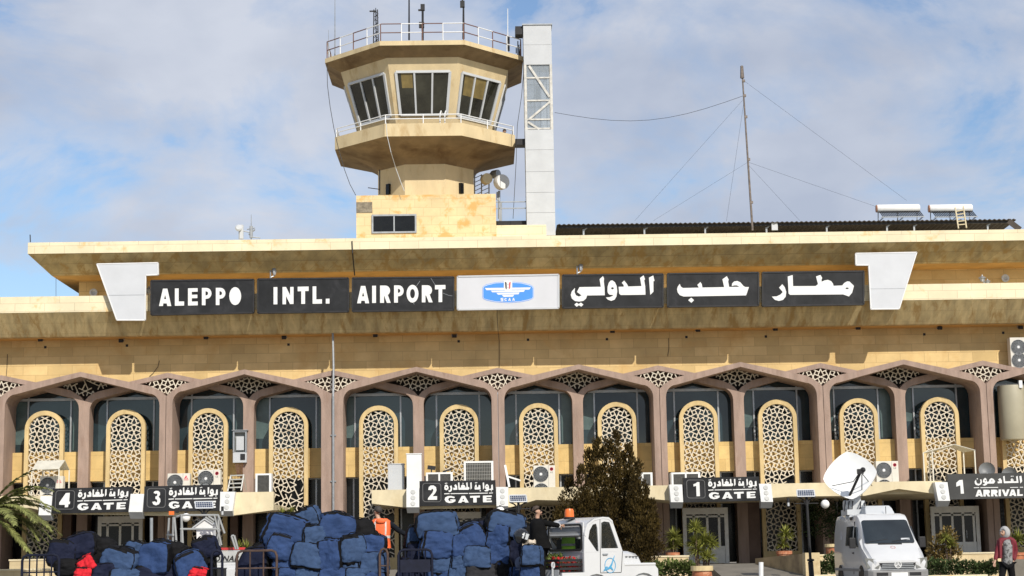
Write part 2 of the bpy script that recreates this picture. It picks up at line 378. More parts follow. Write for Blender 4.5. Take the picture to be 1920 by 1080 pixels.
# spandrels, windows above and below, mullions, ground floor
zsill = Z(846, YW, 300); zsb = at(560, 897, YW)[1]
spans = sorted([(v, .3) for v in mx[1:8]] + [(v, .24) for v in bx])
rnd = random.Random(4)
for (a, wa), (b, wb) in zip(spans, spans[1:]):
    x0, x1 = a+wa*.6, b-wb*.6
    m = MB(); m.box(x0, x1, YW-.42, YW+.2, zsb, zsill); m.build('spandrel', M_span, B)
    for (z0, z1, nm) in ((zsill, 9.13, 'upper_window'), (FLOOR+.05, zsb, 'lower_window')):
        m = MB(); m.box(x0, x1, YW+.06, YW+.1, z0, z1); gl = m.build(nm, M_glass if nm[0] == 'u' else M_dim, B)
        f = MB()
        c = (x0+x1)/2
        for u in ((.20, .80) if nm[0] == 'u' else (.18, .80)):
            xx = x0+(x1-x0)*u; f.box(xx-.035, xx+.035, YW-.02, YW+.055, z0, z1-(.003 if nm[0] == 'u' else .05))
        if nm[0] == 'u':
            zt = Z(749, YW, 300); f.box(x0+.001, x1-.001, YW-.03, YW+.05, zt, zt+.12)
            if rnd.random() < .7:      # a blind or partition seen through the panes
                b_ = MB(); b_.box(x0+.05, x0+(x1-x0)*.2-.04, YW+.045, YW+.058, z0+.35+rnd.random()*.5, zt-.02); b_.build('blind', pm('sea green blind', (.075, .115, .115), .25, .2, 2) if 'sea green blind' not in MATS else MATS['sea green blind'], gl)
            if rnd.random() < .5:
                b_ = MB(); b_.box(x0+(x1-x0)*.83, x1-.03, YW+.045, YW+.058, z0+.1, zt-.02); b_.build('blind', MATS.get('sea green blind') or M_glass, gl)
        if nm[0] == 'l': f.box(x0+.001, x1-.001, YW-.018, YW+.053, zsb-.049, zsb-.002)
        f.build('window_frame', M_alu, gl)
# expansion joint downpipe
m = MB(); xp = X(625, -.06, 900); m.tube([(xp, -.07, 1.2), (xp, -.07, 8.3)], .055, 8); m.tube([(xp, -.07, 8.3), (X(625.5, .22, 705), .22, 9.7), (X(624, .7, 640), .7, zs)], .05, 8)
for zz in (2.5, 4.6, 6.6): m.box(xp-.12, xp+.12, -.06, 0, zz, zz+.05)
m.build('downpipe', M_steel, B)
# brackets behind the name boards, seen in the gaps
# canopies
YC = -4.0
zct = Z(914, YC, 1000); zcd = at(960, 950, YC)[1]; zcm = at(1170, 936, YC)[1]; zcr = Z(948, YW-.2, 1100)
def canopy(xs):
    """xs: list of (x, underside z at the front edge)"""
    m = MB(); n = len(xs)
    rings = []
    for x, z in xs:
        rings.append([(x, YC, zct), (x, YC, z), (x, YW-.1, zcr-.02*(z-zcd)), (x, YW-.1, zct-.5), (x, YC+.35, zct-.5), (x, YC+.35, zct)])
    m.loft(rings); return m.build('entrance_canopy', M_can, B)
xr1 = X(512, YC, 930)
canopy([(-30, zcm), (-24.5, zcm), (X(60, YC), zcm+.05), (X(110, YC), zcd), (X(420, YC), zcd-.22), (xr1, zcd+.02), (xr1+.02, zcd+.02)])
m = MB()   # the splayed end of the left canopy
canopy([(X(697, YC, 930), zcd+.22), (X(790, YC), zcd-.05), (X(955, YC), zcd-.02), (X(1003, YC), zcm+.03), (X(1040, YC), zcm), (X(1215, YC), zcm), (X(1268, YC), zcm-.12), (X(1440, YC), zcm-.05), (X(1475, YC), zcm), (X(1615, YC), zcm-.02), (X(1679, YC), zcm+.24), (X(1750, YC), zcm), (24, zcm-.05), (30, zcm)])
# recessed entrance lobbies with light framed doors
M_fr = pm('door frame aluminium', (.70, .69, .65), .5, .08, 4)
def doorway(p0, p1, ptop, leaves, yd=.4):
    x0, x1 = X(p0, yd, 1000), X(p1, yd, 1000); zt = at((p0+p1)/2, ptop, yd)[1]
    d = MB(); w_ = x1-x0; z0 = FLOOR+.01
    fr = lambda a, b, c, e: d.box(a, b, yd, yd+.09, c, e)
    fr(x0, x0+.16, z0, zt); fr(x1-.16, x1, z0, zt); fr(x0+.161, x1-.161, zt-.28, zt-.002)
    n = len(leaves); e = [x0+w_*u for u in leaves]
    for u in e: fr(u-.05, u+.05, z0, zt-.281)
    fr(x0+.161, x1-.161, zt-.42, zt-.34)
    door = d.build('entrance_door', M_fr, B)
    d = MB(); d.box(x0+.1, x1-.1, yd+.03, yd+.05, z0+.75, zt-.3); d.build('door_glass', M_dim, door)
    d = MB(); d.box(x0+.17, x1-.17, yd+.025, yd+.055, z0+.01, z0+.748); d.build('kick_panel', M_fr, door)
    d = MB()
    for u in e[:-1]:
        d.tube([(u+.12, yd-.05, z0+.9), (u+.12, yd-.05, z0+1.25)], .018)
    d.build('handle', M_steel, door)
doorway(183, 267, 968, (.22, .5, .78)); doorway(838, 902, 960, (.25, .5, .75)); doorway(1281, 1366, 952, (.24, .54, .80)); doorway(1747, 1838, 949, (.2, .44, .66, .88))
# ground-floor piers and lobby walls (in the canopy's shade)
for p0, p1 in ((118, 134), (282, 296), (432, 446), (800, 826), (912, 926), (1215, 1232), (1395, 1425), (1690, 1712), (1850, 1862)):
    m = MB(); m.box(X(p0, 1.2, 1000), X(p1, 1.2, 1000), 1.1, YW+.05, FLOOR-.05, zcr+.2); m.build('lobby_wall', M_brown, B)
# main board boxes etc. on the wall under the cornice
M_spot = M_dark
def spot(px, py, lab):
    t = thing('floodlight', lab, 'floodlight', (X(px, 1.5, py), 1.5, zs), group='floodlights under the cornice')
    z = at(px, py, 1.4)[1]-zs
    m = MB(); m.obox((0, -.12, z), (.2, .12, .13), Matrix.Rotation(R(25), 3, 'X')); m.build('housing', M_dark, t, local=True)
    m = MB(); m.bar((-.11, 0, z), (-.11, 0, -.004), .025, .03); m.bar((.11, 0, z), (.11, 0, -.004), .025, .03); m.bar((-.12, 0, z), (.12, 0, z), .03, .03, (0, 0, 1)); m.build('bracket', M_steel, t, local=True)
for px, py, lab in ((77, 637, 'small black floodlight under the cornice, far left of the photo'), (228, 639, 'small black floodlight under the cornice below the white bracket sign at left'),
                    (387, 633, 'small black floodlight under the cornice below the ALEPPO board'), (533, 633, 'small black floodlight under the cornice below the INTL. board'),
                    (704, 629, 'small black floodlight under the cornice, at the left end of the AIRPORT board'), (852, 630, 'small black floodlight under the cornice between the AIRPORT board and the white emblem board'),
                    (1148, 621, 'small black floodlight under the cornice below the left half of the Arabic boards'), (1308, 619, 'small black floodlight under the cornice below the middle Arabic board'),
                    (1453, 617, 'small black floodlight under the cornice at the left end of the rightmost Arabic board'), (1608, 615, 'small black floodlight under the cornice by the right end of the boards'),
                    (1761, 615, 'small black floodlight under the cornice right of the right bracket sign'), (1912, 614, 'small black floodlight under the cornice above the wall air conditioner')):
    spot(px, py, lab)
m = MB()
for px, py in ((85, 651), (238, 648), (541, 646), (860, 640), (990, 637), (1138, 636), (1287, 632), (1436, 631), (1733, 627), (1881, 624)):
    c_ = P3(px, py, YW-.003); m = MB(); m.obox(c_, (.11, .02, .11)); m.build('vent_hole', M_dark, B)
# cables on the wall
def cable(name, pts, lab, r=.012, mat=None):
    m = MB(); m.tube(pts, r, 5); return tag(m.build(name, mat or M_dark), lab, 'cable')
cable('wall_cable', [P3(299, 676, YW-.03), P3(296, 688, YW-.03), P3(287, 700, YW-.03), P3(280, 706, YW-.05)], 'short black cable hanging from the wall above the left arches')
cable('wall_cable', [P3(14, 664, YW-.03), P3(13, 690, YW-.03), P3(11, 712, YW-.03), P3(8, 735, YW-.05)], 'thin black cable down the wall at the far left')
cable('wall_cable', [P3(1254, 634, YW-.03), P3(1254, 655, YW-.03), P3(1252, 668, YW-.03)], 'short black cable on the wall below the middle Arabic board')
cable('wall_cable', [P3(936, 520, YL-.02), P3(932, 590, YL-.02), P3(934, 622, .55), P3(936, 640, YW-.03), P3(936, 690, YW-.03)], 'thin black cable down the cornice behind the emblem board')
cable('parapet_cable', [P3(660, 452, YU-.03), P3(661, 474, YU-.03), P3(665, 516, .55)], 'dark cable crossing the parapet above the AIRPORT board', .03)
# ---------------------------------------------------------------- control tower
TX, TY = X(791.5, 4.0, 76), 8.85
T = thing('control_tower', 'cream octagonal control tower with slanted cab windows rising above the terminal roof', 'tower', (TX, TY, 15.2))
def solve(py, hw):
    """apothem and height of an octagon whose front edge is hw pixels half-wide at pixel row py"""
    ap = 4.0
    for _ in range(12):
        Y = TY-ap; ap = 1.2071*2*hw*(Y-CAM.y+.15*20)/F*0.99
    return ap, at(791, py, TY-ap)[1]
def octa(ap, z, rot=0):
    r = ap/math.cos(math.pi/8)
    return [(TX+r*math.cos(-math.pi/2-math.pi/8+k*math.pi/4), TY+r*math.sin(-math.pi/2-math.pi/8+k*math.pi/4), z) for k in range(8)]
r0 = solve(76, 80); r1 = solve(84.5, 80); r2 = solve(108, 67); r3 = solve(113, 66.5); r4 = solve(222, 53.5)
m = MB(); m.loft([octa(r1[0], r1[1]), octa(r0[0], r0[1])]); m.build('roof_slab', M_tow, T)
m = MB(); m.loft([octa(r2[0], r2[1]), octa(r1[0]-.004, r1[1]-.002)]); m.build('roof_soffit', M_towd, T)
zbal = Z(231, TY-solve(231, 72)[0], 791)
zc0 = r4[1]-.35
lerp = lambda a, b, u: a+(b-a)*u
apc = lambda z: lerp(r4[0], r3[0], (z-r4[1])/(r3[1]-r4[1]))
m = MB(); m.loft([octa(apc(zc0), zc0), octa(apc(r2[1]+.05), r2[1]+.05)]); m.build('cab_wall', M_tow, T)
zwt, zwb = at(791, 136, TY-apc(24))[1], at(791, 217, TY-apc(22))[1]
M_cab = pm('tower cab glass', (.030, .030, .022), .05, .5, .8, spec=.7)
def face(k, u, z, off=0):
    a, b = Vector(octa(apc(z), z)[k]), Vector(octa(apc(z), z)[(k+1) % 8])
    p = a.lerp(b, u); n = Vector((p.x-TX, p.y-TY, 0)); mid = (a+b)/2; n = Vector((mid.x-TX, mid.y-TY, 0)).normalized()
    return p + n*off
for k in (7, 0, 1, 2, 6):
    u0, u1 = .10, .90
    g_ = MB(); g_.loft([[face(k, u, z, o) for u, z in ((u0, zwb), (u1, zwb), (u1, zwt), (u0, zwt))] for o in (-.05, .012)])
    gl = g_.build('cab_window', M_cab, T)
    f = MB()
    def fbar(ua, za, ub, zb_, w): 
        a, b = face(k, ua, za, .03), face(k, ub, zb_, .03); nrm = (face(k, .5, 23, 1)-face(k, .5, 23, 0)); f.bar(a, b, w, .09, nrm)
    fbar(u0, zwb, u0, zwt, .13); fbar(u1, zwb, u1, zwt, .13); fbar(u0, zwt, u1, zwt, .12); fbar(u0, zwb, u1, zwb, .1)
    for q in (.37, .64): fbar(q, zwb, q, zwt, .085)
    f.build('window_frame', M_wpan, gl)
    if k in (0, 1):
        d = MB(); zz = lerp(zwb, zwt, .63 if k == 0 else .5)
        d.loft([[face(k, u, z, o) for u, z in ((.17, zz), (.34 if k == 0 else .62, zz), (.34 if k == 0 else .62, zwt-.06), (.17, zwt-.06))] for o in (.014, .018)])
        d.build('roller_blind', pm('tan roller blind', (.17, .125, .04), .6, .2, 3) if k == 0 else MATS['tan roller blind'], gl)
# balcony and bowl
b0 = solve(231, 72); b1 = solve(255, 72); s0 = solve(308, 37.5); s1 = solve(366, 38)
m = MB(); m.loft([octa(b1[0], b1[1]), octa(b0[0], b0[1]), octa(b0[0]-.16, b0[1]), octa(b0[0]-.16, b1[1]+.05)]); m.build('balcony', M_tow, T)
m = MB(); rings = []
for i in range(9):
    u = i/8; ap = lerp(s0[0], b1[0]-.006, u**1.25); z = s0[1]+(b1[1]-s0[1])*(u**.62)
    rings.append(octa(ap, z-.001))
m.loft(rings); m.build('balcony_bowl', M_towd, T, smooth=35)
m = MB(); m.loft([octa(s1[0], 15.3), octa(s0[0], s0[1]+.01)]); m.build('shaft', M_tow, T)
m = MB()
for u, k in ((.42, 7), (.52, 1)):
    oc = octa(s1[0], 0); a, b = Vector(oc[k]), Vector(oc[(k+1) % 8]); p = a.lerp(b, u); z = Z(355, p.y, 740)
    m.obox((p.x, p.y, z), (.22, .22, .52), Matrix.Rotation(math.pi/4, 3, 'Z'))
m.build('slit_window', M_dim, T)
M_rail = M_white
def railing(ap, z, h, name, alt=True, faces=range(8), n=4):
    oc = octa(ap, z)
    for k in faces:
        a, b = Vector(oc[k]), Vector(oc[(k+1) % 8])
        for i in range(n):
            p, q = a.lerp(b, i/n), a.lerp(b, (i+1)/n); t = MB()
            for hh in ((h, h*.5) if h > .7 else (h, h*.55)): t.tube([p+Vector((0, 0, hh)), q+Vector((0, 0, hh))], .026, 5)
            t.tube([p, p+Vector((0, 0, h))], .028, 5); t.build(name, M_rust if (alt and i % 2 == 0) else M_white, T)
hr = at(791, 43, TY-r0[0])[1]-r0[1]
railing(r0[0]-.10, r0[1], hr, 'roof_railing')
railing(b0[0]-.08, b0[1], at(791, 214, TY-b0[0])[1]-b0[1], 'balcony_railing', False, n=2)
# steps and gear on the balcony, base block
m = MB(); yb = TY-b0[0]+.25
for px in (825, 834): 
    x, z = at(px, 228, yb); m.tube([(x, yb, b0[1]), (x, yb, b0[1]+.5), (x+.05, yb+.1, b0[1]+.68), (x+.12, yb+.3, b0[1]+.5)], .03, 5)
m.build('balcony_ladder', M_white, T)
YB = 4.9
bl, br_ = X(668, YB, 400), X(930, YB, 400); zbt = Z(365, YB, 800)
m = MB(); m.box(bl, br_, YB, 13.5, 14.6, zbt); m.build('base_block', pm('blotched base stone', (.70, .56, .32), .85, .1, 1, .15, 12, stain=(.58, .32, .09), stain_amt=(.51, .62), sscale=1.6, brick=(.8, .42, .26, .10)), T)
wx0, wz0 = at(699, 436, YB); wx1, wz1 = at(779, 404, YB)
m = MB(); m.box(wx0, wx1, YB-.02, YB+.05, wz0, wz1); bw = m.build('block_window', M_dim, T)
m = MB()
for a, b, c, d in ((wx0-.05, wx1+.05, wz1-.02, wz1+.06), (wx0-.05, wx1+.05, wz0-.05, wz0+.03), (wx0-.05, wx0+.03, wz0+.031, wz1-.021), (wx1-.03, wx1+.05, wz0+.031, wz1-.021), ((wx0+wx1)/2-.03, (wx0+wx1)/2+.03, wz0+.031, wz1-.021)):
    m.box(a, b, YB-.06, YB-.025, c, d)
m.build('window_frame', M_steel, bw)
x0, z0 = at(667.6, 399, YB); x1, z1 = at(698, 379, YB)
m = MB(); m.box(x0+.02, x1, YB-.03, YB, z0, z1); m.build('bare_patch', pm('bare grey mortar', (.23, .20, .15), .95, .3, 6, .4, 30), T)
# lift shaft beside the tower
YT = 6.0
L_ = thing('lift_shaft', 'tall white sheet metal lift shaft with an open glazed section, right of the control tower', 'lift shaft', (X(1010, YT, 240), YT, 15))
lx0, lx1 = X(984.5, YT, 240), X(1037.5, YT, 240); wd = lx1-lx0
zz = lambda py: Z(py, YT, 1010)
pts = [zz(442), zz(399), zz(361), zz(322), zz(281), zz(243)]
for a, b in zip(pts, pts[1:]):
    m = MB(); m.box(lx0, lx1, YT, YT+wd, a+.012, b); m.build('cladding_panel', M_wpan, L_)
m = MB(); m.box(lx0, lx1, YT, YT+wd, zz(121), zz(84)); m.build('cladding_panel', M_wpan, L_)
m = MB(); m.box(lx0, lx1, YT, YT+wd, zz(84)+.01, zz(47)); m.build('cladding_panel', M_wpan, L_)
m = MB(); m.box(lx0-.05, lx1+.05, YT-.05, YT+wd+.05, zz(47)+.002, zz(47)+.06); m.build('top_flashing', M_steel, L_)
f = MB(); za_, zb_ = zz(243), zz(121)
for x in (lx0+.06, lx1-.06):
    for y in (YT+.06, YT+wd-.06): f.box(x-.06, x+.06, y-.06, y+.06, za_, zb_)
for z in (lerp(za_, zb_, .02), lerp(za_, zb_, .45), lerp(za_, zb_, .16), lerp(za_, zb_, .80)):
    for y in (YT+.05, YT+wd-.05): f.bar((lx0+.12, y, z), (lx1-.12, y, z), .07, .05)
f.bar((lx0+.25, YT+.03, zb_-.05), (lx1-.15, YT+.03, lerp(za_, zb_, .5)), .11, .04); f.bar((lx0+.2, YT+.03, lerp(za_, zb_, .16)), (lx1-.12, YT+.03, lerp(za_, zb_, .43)), .1, .04)
f.bar((lx0+.15, YT+.03, lerp(za_, zb_, .12)), (lx0+.7, YT+.03, za_+.02), .1, .04); f.bar((lx1-.2, YT+wd-.04, zb_-.2), (lx0+.3, YT+wd-.04, lerp(za_, zb_, .5)), .07, .04)
f.build('steel_frame', pm('dirty white steel', (.55, .54, .50), .55, .2, 4), L_)
m = MB(); gx = (lx0+lx1)/2
for dx in (-.18, .1, .42): m.box(gx+dx-.02, gx+dx+.02, YT+wd*.5, YT+wd*.5+.04, za_, zb_)
m.box(gx-.12, gx+.1, YT+.6, YT+.8, lerp(za_, zb_, .5), lerp(za_, zb_, .72)); m.build('lift_machinery', M_dark, L_)
mg = bpy.data.materials.new('thin clear glass'); mg.use_nodes = True; t_ = mg.node_tree; bs = t_.nodes['Principled BSDF']; bs.inputs['Base Color'].default_value = (.35, .40, .45, 1); bs.inputs['Roughness'].default_value = .08; bs.inputs['Alpha'].default_value = .45; MATS['glass'] = mg
m = MB(); m.box(lx0+.13, lx1-.13, YT+.07, YT+.085, za_, zb_); m.box(lx0+.13, lx1-.13, YT+wd-.09, YT+wd-.075, za_, zb_); m.build('glazing', mg, L_)
m = MB(); bx0, bz1 = at(966, 48, YT); bx1, bz0 = at(985, 63, YT); m.box(bx0, lx0-.01, YT+.1, YT+.8, bz0, bz1); m.build('vent_hood', M_dark, L_)
m = MB(); m.box(X(966, YT+.5, 268), lx0-.002, YT+.3, YT+1.0, Z(273, YT+.5, 975), Z(262, YT+.5, 975)); m.build('bridge', M_dark, L_)
m = MB()
for py in (377, 389): m.bar((br_+.002, YT+.2, Z(py, YT, 960)), (lx0-.002, YT+.2, Z(py, YT, 960)), .05, .05)
m.bar((X(936, YT, 390), YT+.2, Z(412, YT)), (X(936, YT, 390), YT+.2, Z(372, YT)), .05, .05); m.build('landing_rail', M_steel, L_)
m = MB(); m.box(br_+.01, lx0+.9, YT-.7, YT-.003, 14.9, Z(422, YT-.7, 970)); m.build('plinth', M_lip, L_)
m = MB(); m.box(br_+.01, lx0-.01, YT+.5, YT+3, Z(422, YT-.7, 970), Z(414, YT+.5, 960)); m.build('dark_canopy', M_dark, L_)
# person on the tower balcony is built with the other people
# aerials on the tower roof
def aerial(pts, r, lab, mat=None, extra=None, name='aerial', cat='antenna', grp='aerials on the tower roof'):
    m = MB(); m.tube(pts, r, 6)
    if extra: extra(m)
    return tag(m.build(name, mat or M_steel), lab, cat, grp)
yr = TY-r0[0]+.35
def vert(px, py0, py1, y): return [P3(px, py0, y), P3(px, py1, y)]
aerial(vert(628, 112, -30, TY-1.9), [.035, .012], 'thin whip aerial at the left corner of the tower roof')
aerial(vert(616, 112, 56, TY-1.8), [.02, .01], 'short thin aerial at the far left corner of the tower roof railing')
def lat_mast(m):
    x, z = at(705, 80, yr+.4); x2, z2 = at(704.5, 18, yr+.4)
    for dx, dy in ((-.12, 0), (.12, 0), (0, .2)): m.tube([(x+dx, yr+.4+dy, z-.2), (x2+dx*.7, yr+.4+dy*.7, z2)], .03, 5)
    for i in range(8):
        a, b = lerp(z, z2, i/8), lerp(z, z2, (i+1)/8); s = -1 if i % 2 else 1
        m.tube([(x-.12*s, yr+.4, a), (x+.12*s, yr+.4, b)], .015, 4); m.tube([(x+.12*s, yr+.4, a), (x, yr+.6, b)], .015, 4)
    m.obox((x2-.15, yr+.4, z2-.08), (.3, .08, .05))
aerial([P3(705, 82, yr+.5), P3(704.5, 15, yr+.5)], .02, 'short lattice mast at the front left of the tower roof', M_dark, lat_mast)
aerial(vert(767, 75, -40, yr+.8), [.045, .03], 'grey pole aerial at the middle of the tower roof', M_dark)
def clamp(m): 
    for py in (44, 50): m.obox(P3(790.5, py, yr), (.25, .14, .12))
    m.obox(P3(792.5, 14, yr), (.2, .16, .3)); m.obox(P3(790, 19, yr), (.3, .1, .07))
aerial(vert(792.5, 84, 8, yr), .055, 'thick dark pole with a clamped box at the middle of the tower roof', M_dark, clamp)
def knob(m): m.obox(P3(867, 8, yr+.3), (.22, .2, .3)); m.obox(P3(867, 3, yr+.3), (.08, .08, .3))
aerial(vert(869, 73, 2, yr+.3), [.06, .04], 'dark pole with a small head at the right front corner of the tower roof', M_dark, knob)
aerial(vert(952, 92, 16, TY-2.3), [.03, .015], 'thin white whip aerial at the right of the tower roof', M_white)
def prongs(m):
    for px, a, b in ((971, 104, 77), (968, 100, 90), (975, 108, 92)): m.tube(vert(px, a, b, TY-1.8), .03, 4)
aerial(vert(953.5, 96, 67, TY-2.35), .06, 'short thick aerial base by the right railing of the tower roof', M_dark)
aerial(vert(973, 106, 84, TY-1.8), .02, 'cluster of short dark rods at the right corner of the tower roof', M_dark, prongs)
# dishes behind the tower
D_ = thing('microwave_mast', 'small lattice mast with two round microwave dishes behind the tower base', 'antenna mast', (X(905, 9, 360), 9, zbt-.5))
m = MB(); zt_ = Z(325, 9, 905)
for px in (890, 903, 917):
    m.tube([P3(px, 372, 9), P3(px, 327, 9)], .035, 5)
for i in range(5):
    m.tube([P3(890, 366-8*i, 9), P3(903, 360-8*i, 9)], .02, 4); m.tube([P3(903, 366-8*i, 9), P3(917, 360-8*i, 9)], .02, 4)
m.build('lattice', M_steel, D_)
def drum(px, py, rpx, y, tilt, mat):
    p = P3(px, py, y); r = rpx*(y-CAM.y)/F; Mx = Matrix.Rotation(tilt, 3, 'Z') @ Matrix.Rotation(R(90), 3, 'X')
    m = MB(); m.lathe([(r*.3, -.5), (r*.95, -.28), (r, -.25), (r, .05), (r*.96, .09), (r*.3, .11)], p, 24, Mx); return m.build('dish', mat, D_, smooth=40)
drum(942, 341, 14.5, 8.2, R(32), M_white); drum(913, 335, 10.5, 8.4, R(18), pm('cream dish cover', (.62, .54, .36), .6)); drum(932, 326, 8, 9.2, R(50), M_steel)
m = MB()
for px, a, b in ((936, 358, 410), (939, 380, 420), (933, 360, 375)): m.tube([P3(px, a, 8.6), P3(px, b, 8.6)], .06, 6)
m.build('panel_antenna', M_steel, D_)
tag(MB().tube([P3(712, 318, 7), P3(712, 364, 7)], .03, 5).tube([P3(690, 352, 7), P3(712, 355, 7)], .02, 4).build('aerial', M_dark), 'thin dark aerial bracket on the left side of the tower shaft', 'antenna', None)
# cables hanging off the tower
def sag(a, b, s, n=10):
    return [a.lerp(b, i/n) + Vector((0, 0, -s*math.sin(math.pi*i/n))) for i in range(n+1)]
cable('hanging_cable', [P3(613, 112, 7)] + [P3(x, y, 6.5) for x, y in ((614, 160), (619, 200), (626, 240), (635, 280), (646, 318), (656, 345), (667, 366))], 'thin cable hanging from the left corner of the tower roof down to the base block', .016)
cable('hanging_cable', [P3(x, y, 3.6+.9*(y > 300)) for x, y in ((724, 230), (726, 255), (733, 285), (742, 315), (751, 340), (758, 358))], 'pale cable hanging over the tower balcony bowl', .016, M_wpan)
cable('hanging_cable', [P3(x, y, 6.2) for x, y in ((984, 110), (978, 180), (970, 235), (968, 300), (962, 410))], 'thin dark cable hanging between the tower and the lift shaft', .014)
# ---------------------------------------------------------------- roof clutter
S_ = thing('roof_shed', 'long low dark corrugated metal shed on the roof right of the lift shaft', 'shed', (X(1470, 9, 420), 9, 14.9))
m = MB(); ya, yb_ = 7.5, 13.5
xa_, xb_ = X(1044, ya, 425), X(1905, ya, 410); za1 = Z(421, ya, 1044); za2 = Z(411, ya, 1905)
nn = 190; top = []
for i in range(nn+1):
    x = lerp(xa_, xb_, i/nn); z = lerp(za1, za2, i/nn) + .035*math.sin(i*math.pi); z = lerp(za1, za2, i/nn) + (.035 if i % 2 else -.02)
    top.append((x, z))
m.loft([[(x, ya, z), (x, yb_, z-.2), (x, yb_, z-.23), (x, ya, z-.03)] for x, z in top]); m.build('corrugated_roof', pm('old corrugated sheet', (.05, .04, .033), .8, .3, 2), S_)
m = MB()
for px in (1094, 1208, 1322, 1437, 1550, 1663, 1714, 1852):
    x = X(px, ya+.3, 425); zt = lerp(za1, za2, (x-xa_)/(xb_-xa_))-.06
    m.box(x-.04, x+.04, ya+.3, ya+.38, 14.8, zt-.14); m.bar((x, ya+.34, zt-.2), (x+.22, ya+.34, zt-.02), .06, .06); m.build('post', M_steel, S_); m = MB()
m = MB(); m.bar((xa_+.1, ya+.2, za1-.1), (xb_-.3, ya+.2, za2-.1), .1, .08); m.build('front_beam', M_dark, S_)
m = MB(); m.box(xa_, xb_-.8, yb_-.5, yb_-.3, 14.8, za1-.2); m.build('back_wall', pm('dark shed back', (.03, .026, .024), .9), S_)
m = MB(); x, z = at(1902, 412, ya); m.bar((x-.3, ya, z-.05), (x+.25, ya, z-.5), .28, .04); m.build('bent_sheet', MATS['old corrugated sheet'], S_)
m = MB(); x0, z1 = at(1446, 417, ya+.2); x1, z0 = at(1458, 432, ya+.2); m.box(x0, x1, ya+.1, ya+.2, z0, z1); m.build('panel', M_wpan, S_)
# radio mast and guys
RM = thing('radio_mast', 'tall thin steel radio mast with guy wires on the terminal roof', 'mast', (X(1411, 6, 432), 6, 15))
mt = P3(1391, 128, 6); mb_ = P3(1411, 432, 6)
m = MB(); m.tube([mb_, mt], [.055, .035], 6); m.tube([mt+Vector((0,0,-.5)), mt+Vector((0,0,.12))], [.1, .07], 6)
for py in (152, 180, 220, 300, 380): 
    u = (py-128)/304; p = mt.lerp(mb_, u); m.obox(p+Vector((.04,0,0)), (.14, .1, .12))
m.build('pole', pm('rusty mast steel', (.17, .14, .12), .6, .3, 6, metal=.2), RM)
def guy(a, b, s=0.0, lab='guy_wire'):
    m = MB(); m.tube(sag(a, b, s), .012 if s else .005, 4); m.build('guy_wire', M_dark, RM)
pm_ = lambda py: mt.lerp(mb_, (py-128)/304)
guy(pm_(180), P3(1040, 211, 7), .8); guy(pm_(150), P3(1700, 376, 12)); guy(pm_(186), P3(1190, 414, 11)); guy(pm_(305), P3(1225, 414, 11)); guy(pm_(305), P3(1650, 390, 12)); guy(pm_(190), P3(1362, 415, 11)); guy(pm_(310), P3(1500, 414, 10))
# solar water heaters
def heater(p0, p1, lab):
    y = 8.2; x0, x1 = X(p0, y, 388), X(p1, y, 388); zt = Z(387, y, p0); t = thing('solar_water_heater', lab, 'water heater', ((x0+x1)/2, y, Z(410, y, p0)-.1), group='solar water heaters on the roof')
    m = MB(); m.lathe([(.05, x0), (.18, x0+.01), (.21, x0+.06), (.21, x1-.06), (.18, x1-.01), (.05, x1)], (0, y+.5, zt-.02), 20, Matrix(((0,0,1),(0,1,0),(-1,0,0)))); m.build('tank', M_white, t, smooth=40)
    m = MB(); zb = Z(410, y, p0)
    for i in range(24):
        x = lerp(x0+.12, x1-.04, i/23); m.tube([(x, y+.45, zt-.15), (x, y-.35, zb)], .026, 6)
    m.build('vacuum_tubes', pm('dark vacuum tube', (.012, .012, .015), .45, spec=.25) if 'dark vacuum tube' not in MATS else MATS['dark vacuum tube'], t)
    m = MB(); m.lathe([(.1, 0), (.19, .01), (.19, .03), (.1, .04)], (x0-.04, y+.5, zt-.02), 16, Matrix(((0,0,1),(0,1,0),(-1,0,0)))); m.build('end_cap', pm('orange end cap', (.5, .2, .07), .5) if 'orange end cap' not in MATS else MATS['orange end cap'], t)
    m = MB()
    for x in (x0+.1, (x0+x1)/2, x1-.1): m.bar((x, y-.38, zb-.02), (x, y+.75, zb-.05), .04, .04, (0,0,1)); m.bar((x, y+.75, zb-.05), (x, y+.65, zt-.12), .04, .04)
    m.bar((x0, y-.38, zb), (x1, y-.38, zb), .05, .04, (0,0,1)); m.build('stand', M_steel, t)
heater(1648, 1729, 'solar water heater on the roof, left one of the two, without a ladder'); heater(1747, 1828, 'solar water heater on the roof with a ladder leaning in front of it')
m = MB(); a0, a1 = P3(1797, 428, 5.2), P3(1791, 389, 7.4); b0_, b1_ = P3(1812, 427, 5.2), P3(1806, 386, 7.4)
m.bar(a0, a1, .06, .04); m.bar(b0_, b1_, .06, .04)
for i in range(1, 6): m.bar(a0.lerp(a1, i/6.2), b0_.lerp(b1_, i/6.2), .045, .03)
tag(m.build('ladder', pm('pale wood', (.55, .47, .30), .7)), 'pale wooden ladder leaning on the roof shed by a solar water heater', 'ladder')
